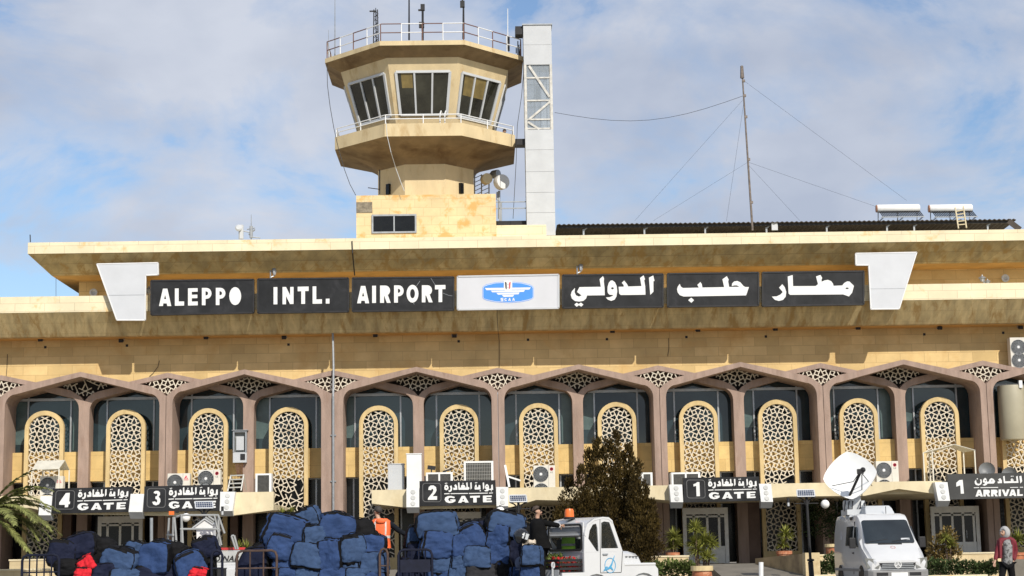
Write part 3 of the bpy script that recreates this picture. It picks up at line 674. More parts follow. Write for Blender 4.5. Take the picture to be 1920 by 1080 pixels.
# cellular antenna at left
CA = thing('cell_antenna', 'small cluster of white cellular antennas on the roof at left', 'antenna', (X(460, 4, 445), 4, 15.1))
m = MB()
m.tube([P3(452, 448, 4), P3(452, 422, 4)], .12, 8); m.build('panel', M_wpan, CA)
m = MB(); m.lathe([(.1, -.1), (.15, -.08), (.16, 0), (.1, .05)], P3(447, 427, 3.8), 14, Matrix.Rotation(R(80), 3, 'X')); m.build('dish', M_wpan, CA)
m = MB()
m.tube([P3(471, 449, 4), P3(471, 402, 4)], [.03, .012], 6); m.tube([P3(471, 446, 4), P3(471, 424, 4)], .08, 8); m.tube([P3(452, 432, 4), P3(471, 436, 4)], .03, 5); m.tube([P3(466, 440, 4), P3(478, 430, 4)], .04, 5); m.tube([P3(463, 430, 4), P3(478, 427, 4)], .03, 5)
m.tube([P3(471, 444, 4), P3(488, 446, 4)], .03, 5); m.build('pole', M_steel, CA)
tag(MB().tube([P3(57, 454, .3), P3(56.5, 440, .3)], .025, 5).build('lightning_rod', M_dark), 'short dark lightning rod on the left corner of the parapet', 'rod')
tag(MB().tube(sag(P3(105, 520, .5), P3(105, 556, .5), 0), .012, 4).build('hanging_wire', M_dark), 'thin wire hanging from the left end of the upper cornice', 'wire')
# deck lamps, horn
def lantern(px, py0, py1, lab, twin=True):
    y = .5; x, z0 = at(px, py0, y); z1 = at(px, py1, y)[1]; h = z1-z0
    t = thing('lantern_lamp', lab, 'lamp', (x, y, zl1-.3), group='lantern lamps on the lower cornice')
    m = MB(); m.tube([(x-.02, y, zl1-.3), (x-.02, y, z0+h*.35)], .035, 6)
    if twin: m.tube([(x, y, z0), (x+.17, y+.05, z0+h*.1)], .03, 5)
    m.build('post', M_steel, t)
    for dx, s, zo in (((-.08, 1, .38), (.15, .8, .12)) if twin else ((0, 1, .38),)):
        zz_ = z0+h*zo; k = s*h*.62
        m = MB(); m.lathe([(.06*s, zz_), (.13*s, zz_+k*.5)], (x+dx, y, 0), 6); gl = m.build('lantern_glass', M_wpan, t)
        m = MB(); m.lathe([(.19*s, zz_+k*.5), (.17*s, zz_+k*.58), (.06*s, zz_+k*.78), (.03*s, zz_+k*.85), (.02*s, zz_+k)], (x+dx, y, 0), 6)
        for a in range(6): m.tube([(x+dx+.065*s*math.cos(a*math.pi/3), y+.065*s*math.sin(a*math.pi/3), zz_), (x+dx+.135*s*math.cos(a*math.pi/3), y+.135*s*math.sin(a*math.pi/3), zz_+k*.5)], .012, 4)
        m.build('lantern_cap', M_steel, t)
lantern(508, 520, 481, 'twin lantern lamp standing behind the INTL. board'); lantern(1083, 512, 475, 'twin lantern lamp standing behind the left Arabic board')
lantern(1846, 536, 515, 'lantern lamp low on the lower cornice, right of the right bracket sign'); lantern(279, 560, 536, 'lantern lamp half hidden behind the left bracket sign', False); lantern(1660, 490, 466, 'lantern lamp tip peeping over the right bracket sign', False)
def horn(px, py, lab):
    y = YW-.25; p = P3(px, py, y); t = MB(); t.lathe([(.03, .2), (.08, .15), (.10, 0), (.17, -.06), (.18, -.1), (.12, -.1), (.04, -.02)], p, 16, Matrix.Rotation(R(-90), 3, 'X')); t.bar(p+Vector((0,.05,-.1)), p+Vector((0,.25,-.1)), .05, .05, (0,0,1)); tag(t.build('horn_speaker', M_wpan), lab, 'speaker', 'horn speakers on the upper wall')
horn(176, 549, 'round horn speaker on the upper wall at left'); horn(1884, 522, 'round horn speaker on the upper wall at right')
# ---------------------------------------------------------------- name boards
YN = -0.75
M_let = pm('white lettering', (.72, .73, .72), .5, .04, 3)
M_board = pm('black sign board', (.020, .021, .023), .5, spec=.2, var=.3, scale=.9, stain=(.05, .05, .055), stain_amt=(.5, .8), sscale=1.2)
M_wboard = pm('white sign board', (.56, .57, .60), .45, .03, 1)
def board(x0, x1, yt0, yt1, yb0, yb1, lab, mat=M_board, name='name_board'):
    """corner pixels of the face: left/right x, top row left/right, bottom row left/right"""
    a, b, c, d = P3(x0, yb0, YN), P3(x1, yb1, YN), P3(x1, yt1, YN), P3(x0, yt0, YN)
    t = thing(name, lab, 'sign', ((a.x+b.x)/2, YN, min(a.z, b.z)))
    m = MB(); o = Vector((0, .16, 0)); m.loft([[a, b, c, d], [a+o, b+o, c+o, d+o]]); m.build('panel', mat, t)
    m = MB()
    for p, q, up in ((a, b, 1), (b, c, 1), (c, d, 1), (d, a, 1)): m.bar(p+Vector((0, .07, 0)), q+Vector((0, .07, 0)), .07, .19, (0, 1, 0))
    m.build('frame', M_dark if mat is M_board else M_wpan, t)
    m = MB()
    for u in (.12, .88):
        p = d.lerp(c, u); m.bar((p.x, YN+.17, p.z-.55), (p.x, YL-.002, p.z-.55), .06, .06, (0, 0, 1)); m.bar((p.x, YN+.17, p.z-1.0), (p.x, YL-.002, p.z-1.0), .06, .06, (0, 0, 1))
    m.build('mounting', M_steel, t)
    return t
def glyphs(t, shapes, ox, oy, k, name='lettering', mat=M_let, y=YN, e=.012):
    """shapes: list of outlines (with holes) in enlarged-photo units; each is a raised flat letter"""
    m = MB()
    for i, sh in enumerate(shapes):
        ls = sh if hasattr(sh[0][0], '__len__') else [sh]
        ls = [[at(ox+a/k, oy+b/k, y) for a, b in l] for l in ls]
        m.prism(ls[0], y-e-.0007*i, y+.01, ls[1:])
    return m.build(name, mat, t)
def ell(cx, cy, rx, ry, n=20): return [(cx+rx*math.cos(2*math.pi*i/n), cy+ry*math.sin(2*math.pi*i/n)) for i in range(n)]
def Dshape(x, y0, y1, x2, n=8):   # bowl outline pieces
    cy, ry = (y0+y1)/2, (y1-y0)/2
    return [(x2-ry*.9+ry*.9*math.sin(math.pi*i/n), cy-ry*math.cos(math.pi*i/n)) for i in range(n+1)]
def Pl(x, y0, y1, s=62, w=165, hole=True):
    h = (y1-y0); o = [(x, y1), (x, y0)] + Dshape(x, y0, y0+h*.63, x+w) + [(x+s, y0+h*.63), (x+s, y1)]
    hl = [(x+s, y0+h*.20), *Dshape(x+s, y0+h*.20, y0+h*.43, x+w*.65, 5), (x+s, y0+h*.43)]
    return [o, hl] if hole else o
def Rl(x, y0, y1, s=62, w=175):
    h = y1-y0
    return [(x, y1), (x, y0)] + Dshape(x, y0, y0+h*.58, x+w)[:-1] + [(x+w*.78, y0+h*.56), (x+w*1.06, y1), (x+w*.68, y1), (x+w*.42, y0+h*.60), (x+s, y0+h*.60), (x+s, y1)]
def Al(x0, x1, y0, y1):
    w = x1-x0; h = y1-y0; c = (x0+x1)/2
    return [[(x0, y1), (c-w*.18, y0), (c+w*.18, y0), (x1, y1), (x1-w*.32, y1), (c+w*.13, y1-h*.15), (c-w*.15, y1-h*.15), (x0+w*.32, y1)], [(c-w*.09, y1-h*.40), (c, y0+h*.36), (c+w*.09, y1-h*.40)]]
t = board(283.5, 475, 526.5, 524, 590, 586, 'black board with the white word ALEPPO')
glyphs(t, [Al(258, 468, 240, 538), [(530, 237), (595, 237), (595, 460), (688, 460), (688, 530), (530, 534)], [(755, 235), (920, 231), (920, 292), (820, 295), (820, 345), (915, 343), (915, 402), (820, 405), (820, 462), (922, 460), (922, 526), (755, 530)],
           Pl(993, 228, 524), Pl(1232, 226, 522), ell(1564, 368, 102, 154)], 270, 515, 9.143)
t = board(483.5, 653, 523.5, 521.5, 586.5, 584, 'black board with the white letters INTL.')
glyphs(t, [[(333, 288), (405, 286), (405, 612), (333, 614)], [(503, 285), (570, 285), (648, 445), (648, 284), (712, 283), (712, 606), (645, 608), (570, 455), (568, 612), (503, 612)],
           [(790, 280), (998, 276), (998, 360), (930, 362), (930, 604), (858, 606), (858, 364), (790, 366)], [(1073, 274), (1142, 273), (1142, 520), (1250, 517), (1250, 600), (1073, 603)], [(1323, 508), (1393, 506), (1393, 598), (1323, 600)]], 480, 510, 10.105)
t = board(661, 850.5, 521.5, 519.5, 583.5, 581, 'black board with the white word AIRPORT')
glyphs(t, [Al(133, 340, 240, 537), [(391, 237), (457, 236), (457, 530), (391, 532)], Rl(527, 233, 530, 68, 172), Pl(767, 230, 526, 66, 165), [ell(1083, 373, 102, 153), ell(1083, 372, 42, 80)], Rl(1243, 228, 521, 62, 175), [(1468, 226), (1648, 222), (1648, 293), (1592, 295), (1592, 516), (1530, 518), (1530, 297), (1468, 299)]], 655, 510, 9.143)
t = board(1055, 1243, 516, 514, 577, 575, 'black board with white Arabic lettering next to the emblem board, leftmost of the Arabic boards')
k = 8.727
glyphs(t, [[(1542, 180), (1612, 145), (1634, 232), (1615, 240), (1616, 410), (1564, 462)],
           [(1397, 185), (1455, 142), (1478, 208), (1465, 225), (1482, 330), (1486, 460), (1190, 464), (1080, 464), (1055, 440), (1046, 330), (1130, 328), (1128, 300), (1098, 265), (1137, 228), (1180, 280), (1205, 325), (1420, 318)],
           [[(864, 400), (866, 330), (885, 265), (915, 230), (945, 225), (985, 255), (1015, 320), (1024, 400), (1010, 490), (980, 540), (925, 560), (870, 540), (838, 505), (900, 500), (945, 480), (960, 465), (900, 460), (872, 435)], ell(945, 355, 22, 18, 10)],
           [(735, 205), (790, 155), (808, 195), (803, 240), (815, 340), (820, 468), (530, 472), (515, 520), (470, 560), (400, 572), (330, 562), (280, 520), (263, 465), (280, 405), (332, 347), (325, 420), (350, 470), (395, 490), (440, 472), (400, 440), (365, 415), (405, 335), (755, 330)],
           [(322, 622), (360, 590), (392, 612), (430, 588), (470, 622), (435, 655), (395, 632), (360, 657)]], 1040, 500, k)
t = board(1252, 1422, 513.5, 511, 575, 572.5, 'black board with a flat white Arabic word and one dot, middle of the Arabic boards')
glyphs(t, [[(348, 325), (370, 380), (410, 405), (710, 398), (682, 345), (740, 292), (765, 330), (778, 396), (1190, 388), (1157, 240), (1240, 180), (1275, 245), (1265, 280), (1285, 385), (1480, 382), (1430, 355), (1380, 355), (1335, 370), (1340, 320), (1380, 280), (1440, 272), (1500, 300), (1555, 365), (1590, 386), (1660, 386), (1605, 545), (420, 566), (350, 540), (310, 490), (297, 430), (310, 380)],
           [(507, 635), (566, 588), (620, 635), (568, 685)]], 1240, 500, 10.105)
t = board(1430, 1619.5, 511, 508.5, 573.5, 570.5, 'black board with white Arabic lettering ending in a round looped letter, rightmost of the boards')
glyphs(t, [[[(520, 215), (605, 190), (612, 380), (1000, 378), (1040, 345), (1005, 215), (1080, 188), (1112, 240), (1100, 265), (1100, 305), (1150, 282), (1210, 272), (1265, 295), (1295, 335), (1307, 375), (1455, 368), (1490, 325), (1540, 298), (1580, 302), (1655, 375), (1625, 490), (1570, 557), (1470, 522), (560, 530), (535, 505)], ell(1538, 418, 28, 14, 10)],
           [(372, 405), (428, 347), (470, 400), (495, 480), (485, 560), (440, 615), (370, 634), (300, 615), (247, 560), (330, 556), (395, 525), (435, 482)]], 1420, 495, 9.143)
m = MB()
for a, b in (((1210, 155), (1150, 240)), ((1385, 85), (1470, 220)), ((1600, 360), (1700, 400)), ((1700, 400), (1765, 408)), ((1095, 535), (1115, 552))): m.bar(P3(655+a[0]/9.143, 510+a[1]/9.143, YN-.004), P3(655+b[0]/9.143, 510+b[1]/9.143, YN-.004), .012, .006)
m.build('scratches', M_steel, [o for o in COL.objects if o.get('label') == 'black board with the white word AIRPORT'][0])
# emblem board
t = board(858, 1047.5, 518.5, 515, 580.5, 577.5, 'white board with a blue winged emblem and the letters SCAA, centre of the sign row', M_wboard)
M_blue = pm('emblem blue', (.055, .26, .78), .5, .04, 2); M_red = pm('emblem red', (.55, .07, .09), .5, .04, 2)
k = 14.77; em = lambda sh, nm, mt, e: glyphs(t, sh, 890, 520, k, nm, mt, YN, e)
def capsule(s=0):
    return [(215+s, 300), (240+s, 245+s*.4), (330+s, 195+s), (560, 143+s), (925, 118+s), (1290, 143+s), (1520-s, 195+s), (1610-s, 245+s*.4), (1638-s, 300), (1638-s, 540), (1610-s, 590-s*.4), (1500-s, 640-s), (1270, 685-s), (925, 712-s), (560, 685-s), (330+s, 640-s), (240+s, 600-s*.4), (215+s, 545)]
em([capsule(0)], 'emblem_rim', M_blue, .006); em([capsule(12)], 'emblem_line', M_let, .009); em([capsule(24)], 'emblem_field', M_blue, .012)
em([[(280, 297), (1555, 280), (1512, 340), (330, 357)], [(445, 370), (1392, 354), (1358, 404), (492, 416)], [(600, 430), (1245, 418), (1212, 472), (645, 482)], [(752, 490), (1095, 484), (1055, 540), (805, 545)],
    [(808, 100), (1040, 100), (1040, 300), (1025, 350), (980, 385), (870, 390), (825, 350), (808, 300)]], 'emblem_wings', M_let, .015)
em([[(838, 120), (885, 150), (890, 338), (852, 300)], ell(922, 200, 9, 12, 8), ell(922, 290, 9, 12, 8)], 'emblem_stripe', M_dark, .022)
em([[(998, 120), (950, 150), (948, 335), (985, 300)]], 'emblem_stripe', M_red, .022)
em([[(720, 575), (795, 572), (795, 592), (745, 594), (745, 604), (790, 604), (798, 640), (770, 664), (722, 662), (722, 640), (768, 640), (768, 624), (720, 624)],
    [(885, 585), (890, 605), (860, 595), (845, 615), (860, 637), (890, 630), (888, 652), (850, 657), (822, 630), (825, 595), (850, 574)],
    Al(930, 1003, 575, 655), Al(1038, 1112, 572, 650)], 'lettering', M_let, .018)
# white bracket signs
def bracket(px, lab):
    t = thing('bracket_sign', lab, 'sign', (*P3(sum(p[0] for p in px)/len(px), 600, YN+.12).xy, P3(243, 600, YN+.12).z), group='white bracket signs at the ends of the name boards')
    m = MB(); m.prism([at(a, b, YN+.12) for a, b in px], YN+.12, YN+.25); m.build('panel', pm('pale grey sheet', (.54, .56, .59), .5, .04, 1, stain=(.5, .51, .52), stain_amt=(.6, .9)) if 'pale grey sheet' not in MATS else MATS['pale grey sheet'], t)
    m = MB(); y0 = YN+.1215; q = [at(a, b, YN+.12) for a, b in px]
    for (a, b), (c, d) in zip(q, q[1:]+q[:1]): m.bar((a, YN+.185, b), (c, YN+.185, d), .045, .16)
    m.build('edge_trim', M_white, t)
    m = MB(); xs_ = [a for a, b in q]; zc_ = Z(554 if px[0][0] < 900 else 542, YN+.12, px[0][0]); lo_, hi_ = (at(203, 554, YN+.12)[0], at(271, 554, YN+.12)[0]) if px[0][0] < 900 else (at(1632, 542, YN+.12)[0], at(1697, 542, YN+.12)[0]); m.box(lo_, hi_, YN+.113, YN+.125, zc_-.008, zc_+.008); m.build('panel_seam', M_steel, t)
    m = MB(); cx = sum(p[0] for p in q)/len(q); cz = sum(p[1] for p in q)/len(q)
    for dz in (-.3, .2): m.bar((cx, YN+.26, cz+dz), (cx, YL-.002, cz+dz), .08, .08, (0, 0, 1))
    m.build('mounting', M_steel, t)
bracket([(181.5, 495), (296, 492.5), (296.5, 515), (273, 516), (272, 600), (219, 600)], 'white bracket-shaped sign with a slanted left edge, left of the ALEPPO board')
bracket([(1604.5, 475), (1719, 473), (1686, 579), (1633, 579.5), (1629, 497), (1605, 497)], 'white bracket-shaped sign with a slanted right edge, right of the Arabic boards')
# ---------------------------------------------------------------- gate signs on the canopy
YG = YC-.35
# Arabic lettering of the gate signs, in the units of the enlarged photo of gate 4
AR = [[[(700, 350), (712, 300), (740, 285), (770, 300), (790, 345), (780, 380), (740, 400), (705, 385)], ell(742, 345, 14, 16, 8)], ell(725, 262, 11, 11, 6), ell(752, 258, 11, 11, 6),
      [(815, 318), (848, 300), (862, 350), (858, 395), (835, 425), (800, 435), (778, 405), (815, 398), (830, 365)],
      [(905, 305), (935, 275), (965, 315), (968, 385), (890, 392), (883, 350), (930, 345)],
      [(985, 245), (1012, 240), (1018, 345), (1050, 340), (1042, 310), (1075, 280), (1110, 290), (1135, 320), (1115, 342), (1160, 335), (1152, 245), (1180, 236), (1185, 330), (1212, 330), (1218, 365), (1190, 385), (995, 388), (988, 350)], ell(1087, 258, 12, 12, 6),
      [(1237, 242), (1265, 235), (1268, 350), (1240, 385)],
      [[(1322, 350), (1340, 285), (1362, 275), (1375, 335), (1400, 335), (1410, 285), (1440, 290), (1446, 375), (1330, 380)], ell(1352, 335, 8, 10, 6)], ell(1343, 245, 11, 11, 6), ell(1370, 240, 11, 11, 6), ell(1440, 402, 14, 12, 6),
      [(1493, 240), (1522, 234), (1526, 345), (1498, 378)],
      [[(1540, 320), (1560, 275), (1590, 265), (1618, 300), (1622, 365), (1665, 358), (1668, 285), (1700, 275), (1706, 380), (1615, 385), (1598, 410), (1540, 412), (1520, 395), (1570, 380), (1545, 355)], ell(1580, 318, 12, 14, 8)], ell(1668, 402, 13, 12, 6),
      [(697, 462), (805, 456), (805, 474), (697, 480)], [(828, 458), (1185, 450), (1185, 466), (828, 474)], [(1205, 450), (1595, 440), (1595, 456), (1205, 468)], [(1620, 440), (1700, 436), (1700, 450), (1620, 456)],
      [(925, 580), (925, 615), (870, 645), (800, 655), (735, 635), (703, 590), (715, 545), (770, 515), (840, 512), (915, 530), (900, 560), (840, 545), (795, 550), (775, 585), (800, 615), (850, 618), (855, 605), (820, 605), (820, 580)],
      [[(978, 648), (1055, 510), (1120, 508), (1198, 640), (1122, 642), (1112, 622), (1058, 624), (1048, 646)], [(1068, 598), (1088, 555), (1106, 596)]],
      [(1228, 508), (1430, 500), (1428, 536), (1362, 540), (1362, 636), (1292, 640), (1292, 542), (1228, 546)],
      [(1492, 500), (1672, 494), (1672, 525), (1565, 528), (1565, 550), (1660, 547), (1660, 575), (1565, 578), (1565, 600), (1672, 596), (1672, 628), (1492, 634)]]
NUM = {4: [[(335, 545), (335, 500), (455, 312), (533, 308), (530, 480), (550, 480), (548, 530), (520, 533), (515, 592), (450, 595), (450, 545)]],
       3: [[(385, 350), (395, 325), (430, 308), (480, 310), (515, 340), (518, 385), (490, 425), (525, 465), (528, 520), (500, 570), (440, 592), (385, 575), (360, 525), (420, 515), (440, 540), (465, 520), (460, 480), (425, 465), (425, 420), (458, 410), (465, 375), (445, 355), (435, 370)]],
       2: [[(368, 395), (380, 340), (420, 308), (480, 306), (530, 340), (540, 400), (510, 460), (455, 520), (550, 518), (548, 590), (360, 594), (362, 560), (455, 450), (475, 400), (460, 372), (440, 375), (430, 400)]],
       1: [[(395, 395), (395, 350), (440, 335), (475, 306), (520, 306), (520, 592), (450, 594), (450, 385)]]}
def gsign(n, corners, arabic, name, cat, lab, mat=M_board, num_at=None):
    (ax0, ay0), (ax1, ay1), (ax2, ay2), (ax3, ay3) = corners      # TL TR BR BL
    a, b, c, d = P3(ax3, ay3, YG), P3(ax2, ay2, YG), P3(ax1, ay1, YG), P3(ax0, ay0, YG)
    t = thing(name, lab, cat, ((a.x+b.x)/2, YG, a.z), group='gate signs on the entrance canopies')
    o = Vector((0, .34, 0)); m = MB(); m.loft([[a, b, c, d], [a+o, b+o, c+o, d+o]]); m.build('panel', mat, t)
    return t, a, b, c, d
def maplet(t, shapes, corners, name='lettering', e=.012, src=((205, 225), (1780, 185), (1735, 695), (175, 720)), mat=M_let):
    """map outlines from the gate 4 sign's face onto this sign's face (bilinear)"""
    def uv(p):
        u = (p[0]-190)/(1758-190); v = (p[1]-(222-40*u*.95))/(497)
        return u, v
    m = MB()
    a, b, c, d = corners
    for i, sh in enumerate(shapes):
        ls = sh if hasattr(sh[0][0], '__len__') else [sh]; out = []
        for l in ls:
            q = []
            for p in l:
                u, v = uv(p); top = d.lerp(c, u); bot = a.lerp(b, u); r_ = top.lerp(bot, v); q.append((r_.x, r_.z))
            out.append(q)
        m.prism(out[0], YG-e-.0007*i, YG+.01, out[1:])
    return m.build(name, mat, t)
def rrect(x0, y0, x1, y1, r, n=5):
    o = []
    for cx, cy, a0 in ((x1-r, y0+r, -90), (x1-r, y1-r, 0), (x0+r, y1-r, 90), (x0+r, y0+r, 180)):
        for i in range(n+1):
            a = R(a0+90*i/n); o.append((cx+r*math.cos(a), cy+r*math.sin(a)))
    return o
M_line = pm('thin grey outline', (.12, .12, .12), .5)
GS = {4: [(99.2, 916), (246.9, 912.2), (242.8, 959.5), (96.6, 963)], 3: [(270.5, 912), (414, 908.5), (412, 957.5), (269.5, 959.5)], 2: [(786.5, 902), (929, 900.2), (930, 946.5), (787, 949)], 1: [(1281, 896), (1423, 893.5), (1424.5, 938.5), (1283, 942)]}
for n, cs in GS.items():
    t, a, b, c, d = gsign(n, cs, AR, 'gate_sign', 'sign', {4: 'black canopy sign for gate 4 with white Arabic and English lettering', 3: 'black canopy sign for gate 3, half hidden by a small solar panel', 2: 'black canopy sign for gate 2 below rooftop cooling units', 1: 'black canopy sign for gate 1 with white departure lettering, left of the satellite van'}[n])
    maplet(t, AR, (a, b, c, d)); maplet(t, NUM[n], (a, b, c, d), 'gate_number')
    o_, i_ = rrect(250, 258, 636, 636, 60), rrect(262, 270, 624, 624, 50)
    maplet(t, [[o_, i_]], (a, b, c, d), 'number_outline', .006, mat=M_line)
cs = [(1776, 889), (1935, 886), (1939, 933), (1782, 936.5)]
M_gboard = pm('dark grey glossy board', (.05, .05, .048), .35, .2, 1.2)
t, a, b, c, d = gsign(1, cs, None, 'arrival_sign', 'sign', 'dark grey canopy sign reading 1 ARRIVAL at the right edge of the photo', M_gboard)
glyphs(t, [[(565, 345), (565, 270), (625, 215), (692, 210), (718, 485), (655, 488), (645, 320)]], 1740, 880, 10.667, 'gate_number', M_let, YG)
AV = [[[(932, 240), (960, 205), (965, 255), (985, 285), (1030, 290), (1050, 250), (1040, 200), (1068, 205), (1078, 260), (1060, 300), (1010, 325), (955, 310), (935, 280)], ], ell(985, 190, 13, 13, 6),
      [[(1095, 240), (1110, 195), (1140, 170), (1165, 190), (1180, 250), (1215, 245), (1230, 200), (1270, 175), (1310, 195), (1342, 240), (1315, 285), (1190, 285), (1170, 310), (1130, 328), (1085, 315), (1120, 295), (1145, 270), (1105, 265)], ell(1145, 228, 14, 16, 8), ell(1275, 232, 13, 12, 8)],
      [(1400, 205), (1440, 175), (1475, 220), (1478, 275), (1395, 280), (1388, 245), (1435, 240)],
      [[(1500, 140), (1530, 130), (1540, 240), (1660, 238), (1650, 210), (1675, 180), (1705, 205), (1710, 240), (1770, 238), (1760, 145), (1790, 130), (1808, 270), (1515, 278)], ell(1682, 214, 9, 9, 6)], ell(1665, 140, 12, 10, 6), ell(1698, 138, 12, 10, 6),
      [(1825, 140), (1865, 128), (1880, 240), (1845, 285)],
      [(915, 362), (1020, 358), (1020, 372), (915, 376)], [(1045, 360), (1400, 355), (1400, 370), (1045, 374)], [(1640, 358), (1800, 354), (1800, 366), (1640, 370)], [(1835, 354), (1900, 352), (1900, 364), (1835, 366)],
      Al(948, 1095, 410, 545), Rl(1105, 410, 543, 48, 130), Rl(1258, 408, 541, 48, 130), [(1410, 405), (1455, 404), (1455, 537), (1410, 539)], [(1470, 406), (1520, 404), (1552, 485), (1580, 402), (1628, 400), (1575, 535), (1528, 537)], Al(1620, 1765, 402, 535), [(1780, 400), (1825, 399), (1825, 500), (1892, 496), (1892, 530), (1780, 534)]]
glyphs(t, AV, 1740, 880, 10.667, 'lettering', M_let, YG)
# white end boxes flanking the gate signs
def endbox(x0, x1, xb0, xb1, y0, y1, yb, lab, lamps=3):
    a, b, c, d = P3(xb0, y1, YG-.05), P3(xb1, y1, YG-.05), P3(x1, y0, YG-.05), P3(x0, y0, YG-.05)
    zb = P3(xb0, yb, YG+.3).z; o = Vector((0, .5, 0))
    t = thing('sign_end_box', lab, 'light box', ((a.x+b.x)/2, YG, zb), group='white end boxes beside the gate signs')
    m = MB(); m.loft([[a, b, c, d], [a+o, b+o, c+o, d+o]]); m.build('front_panel', M_white, t)
    m = MB(); a2, b2 = Vector((a.x+.02, YG+.25, zb)), Vector((b.x-.01, YG+.25, zb)); e = Vector((0, 0, -.004)); m.loft([[a+e, b+e, b+o+e, a+o+e], [a2, b2, b2+Vector((0,.25,0)), a2+Vector((0,.25,0))]]); m.build('lower_box', M_wpan, t)
    m = MB()
    for i in range(lamps):
        u = (.2, .5, .8)[i]; p = d.lerp(a, u).lerp(c.lerp(b, u), .52); m.lathe([(.10, 0), (.10, -.012), (.085, -.02), (.02, -.02)], p, 16, Matrix.Rotation(R(-90), 3, 'X'))
    if lamps: m.build('lamp_ring', pm('grey lamp ring', (.55, .56, .55), .4) if 'grey lamp ring' not in MATS else MATS['grey lamp ring'], t)
endbox(76, 98, 72, 95, 930, 966, 976, 'white end box left of the gate 4 sign, behind the palm', 0)
endbox(245, 270, 241, 267, 926, 960, 973, 'white end box between the gate 4 and gate 3 signs', 0)
endbox(413, 441, 412, 436, 922, 958, 968, 'white end box with lamp rings right of the gate 3 sign')
endbox(762, 786, 762, 786, 915, 951, 962, 'white end box with lamp rings left of the gate 2 sign')
endbox(930, 953, 931, 953, 913, 949, 962, 'white end box with lamp rings right of the gate 2 sign')
endbox(1255, 1279, 1258, 1281, 908.5, 941.5, 953, 'white end box with lamp rings left of the gate 1 departure sign')
endbox(1423, 1446, 1427, 1449.5, 907, 941, 953, 'white end box with lamp rings right of the gate 1 departure sign')
endbox(1752.5, 1776.5, 1759.5, 1781.5, 904, 939, 950, 'white end box with lamp rings left of the ARRIVAL sign')
# ---------------------------------------------------------------- cooling units and clutter on the canopies
M_ac = pm('ivory air conditioner casing', (.62, .60, .54), .5, .06, 2, stain=(.48, .45, .38), stain_amt=(.6, .85))
M_fan = pm('fan grille grey', (.10, .105, .10), .5, .2, 8)
M_logo = pm('red badge', (.55, .03, .07), .5)
M_grid = pm('condenser fins', (.045, .045, .042), .6, .3, 10)
def acunit(px0, px1, py0, lab, fans=2, badge='ring', y=-1.3, zbot=None, fanside=-1):
    x0, z1 = at(px0, py0, y); x1 = X(px1, y, py0); w_ = x1-x0; zb = zct-.49 if zbot is None else zbot
    t = thing('air_conditioner', lab, 'air conditioner', ((x0+x1)/2, y+.2, zb), group='outdoor air conditioner units')
    m = MB(); m.box(x0, x1, y, y+.42, zb, z1); m.build('casing', M_ac, t, bevel=.015)
    fr = min(w_*.36, .34); cx = x0+w_*.34; zc = z1-w_*.40
    for i in range(fans):
        c = Vector((cx, y-.004, zc - i*fr*2.15))
        if c.z < zb+fr*.9 and i: c.z = zb+fr*1.02
        M9 = Matrix.Rotation(R(90), 3, 'X')
        m = MB(); m.lathe([(fr, .0), (fr, .012), (.02, .012)], c, 28, M9); fn = m.build('fan', M_fan, t)
        m = MB()
        for k in range(5):
            r_ = fr*(.25+.18*k); m.lathe([(r_-.008, .012), (r_-.008, .022), (r_+.008, .022), (r_+.008, .012)], c, 24, M9)
        for k in range(8):
            a = k*math.pi/8; m.bar(c+Vector((math.cos(a)*fr, -.022, math.sin(a)*fr)), c-Vector((math.cos(a)*fr, .022, math.sin(a)*fr)), .008, .006)
        m.build('guard', M_steel, fn)
        m = MB(); m.lathe([(fr*.17, .01), (fr*.17, .026), (.01, .03)], c, 14, M9); m.build('hub', M_white, fn)
    if fans: 
        m = MB(); m.box(x0+w_*.69, x0+w_*.69+.008, y-.003, y+.01, zb+.01, z1-.02); m.build('panel_seam', M_fan, t)
    bx_, bz = x0+w_*.84, z1-w_*.17
    m = MB()
    if badge == 'ring':
        m.lathe([(.075, 0), (.075, .008), (.055, .008), (.055, 0)], (bx_, y-.002, bz), 18, Matrix.Rotation(R(90), 3, 'X')); m.box(bx_-.012, bx_+.005, y-.01, y-.002, bz-.03, bz+.03); m.box(bx_-.012, bx_+.03, y-.01, y-.002, bz-.035, bz-.02)
        m.build('badge', M_logo, t); m = MB()
        for dx, s in ((-.05, 0), (.01, 1)):
            m.box(bx_+dx, bx_+dx+.012, y-.007, y-.002, bz-.17, bz-.11); m.box(bx_+dx+.0125, bx_+dx+.04, y-.007, y-.002, bz-.17, bz-.158)
            if s: m.box(bx_+dx+.0125, bx_+dx+.04, y-.007, y-.002, bz-.122, bz-.11)
        m.build('badge_lettering', M_fan, t)
    elif badge == 'triangle':
        m.prism([(bx_-.09, bz-.07), (bx_, bz+.08), (bx_+.035, bz+.0), (bx_, bz-.02), (bx_-.03, bz-.07)], y-.01, y-.002); m.prism([(bx_+.0, bz-.07), (bx_+.045, bz-.02), (bx_+.08, bz-.07)], y-.01, y-.002); m.build('badge', M_logo, t)
        m = MB(); m.box(bx_-.1, bx_+.1, y-.007, y-.002, bz-.13, bz-.105); m.build('badge_lettering', M_logo, t)
    return t
acunit(75, 118, 893, 'double fan air conditioner with a red badge under the small white shelter', 2, 'triangle')
acunit(314, 356, 888, 'ivory air conditioner with a red triangle badge above the gate 3 sign', 1, 'triangle')
acunit(372, 413.5, 881, 'grey fan air conditioner with a round red badge above the gate 3 sign', 1, 'ring', -1.5)
acunit(1000, 1040.5, 873, 'double fan air conditioner with a round red badge left of the conifer', 2, 'ring')
acunit(1642, 1684, 865, 'double fan air conditioner with a round red badge right of the satellite dish', 2, 'ring')
yw_ = YW-.75
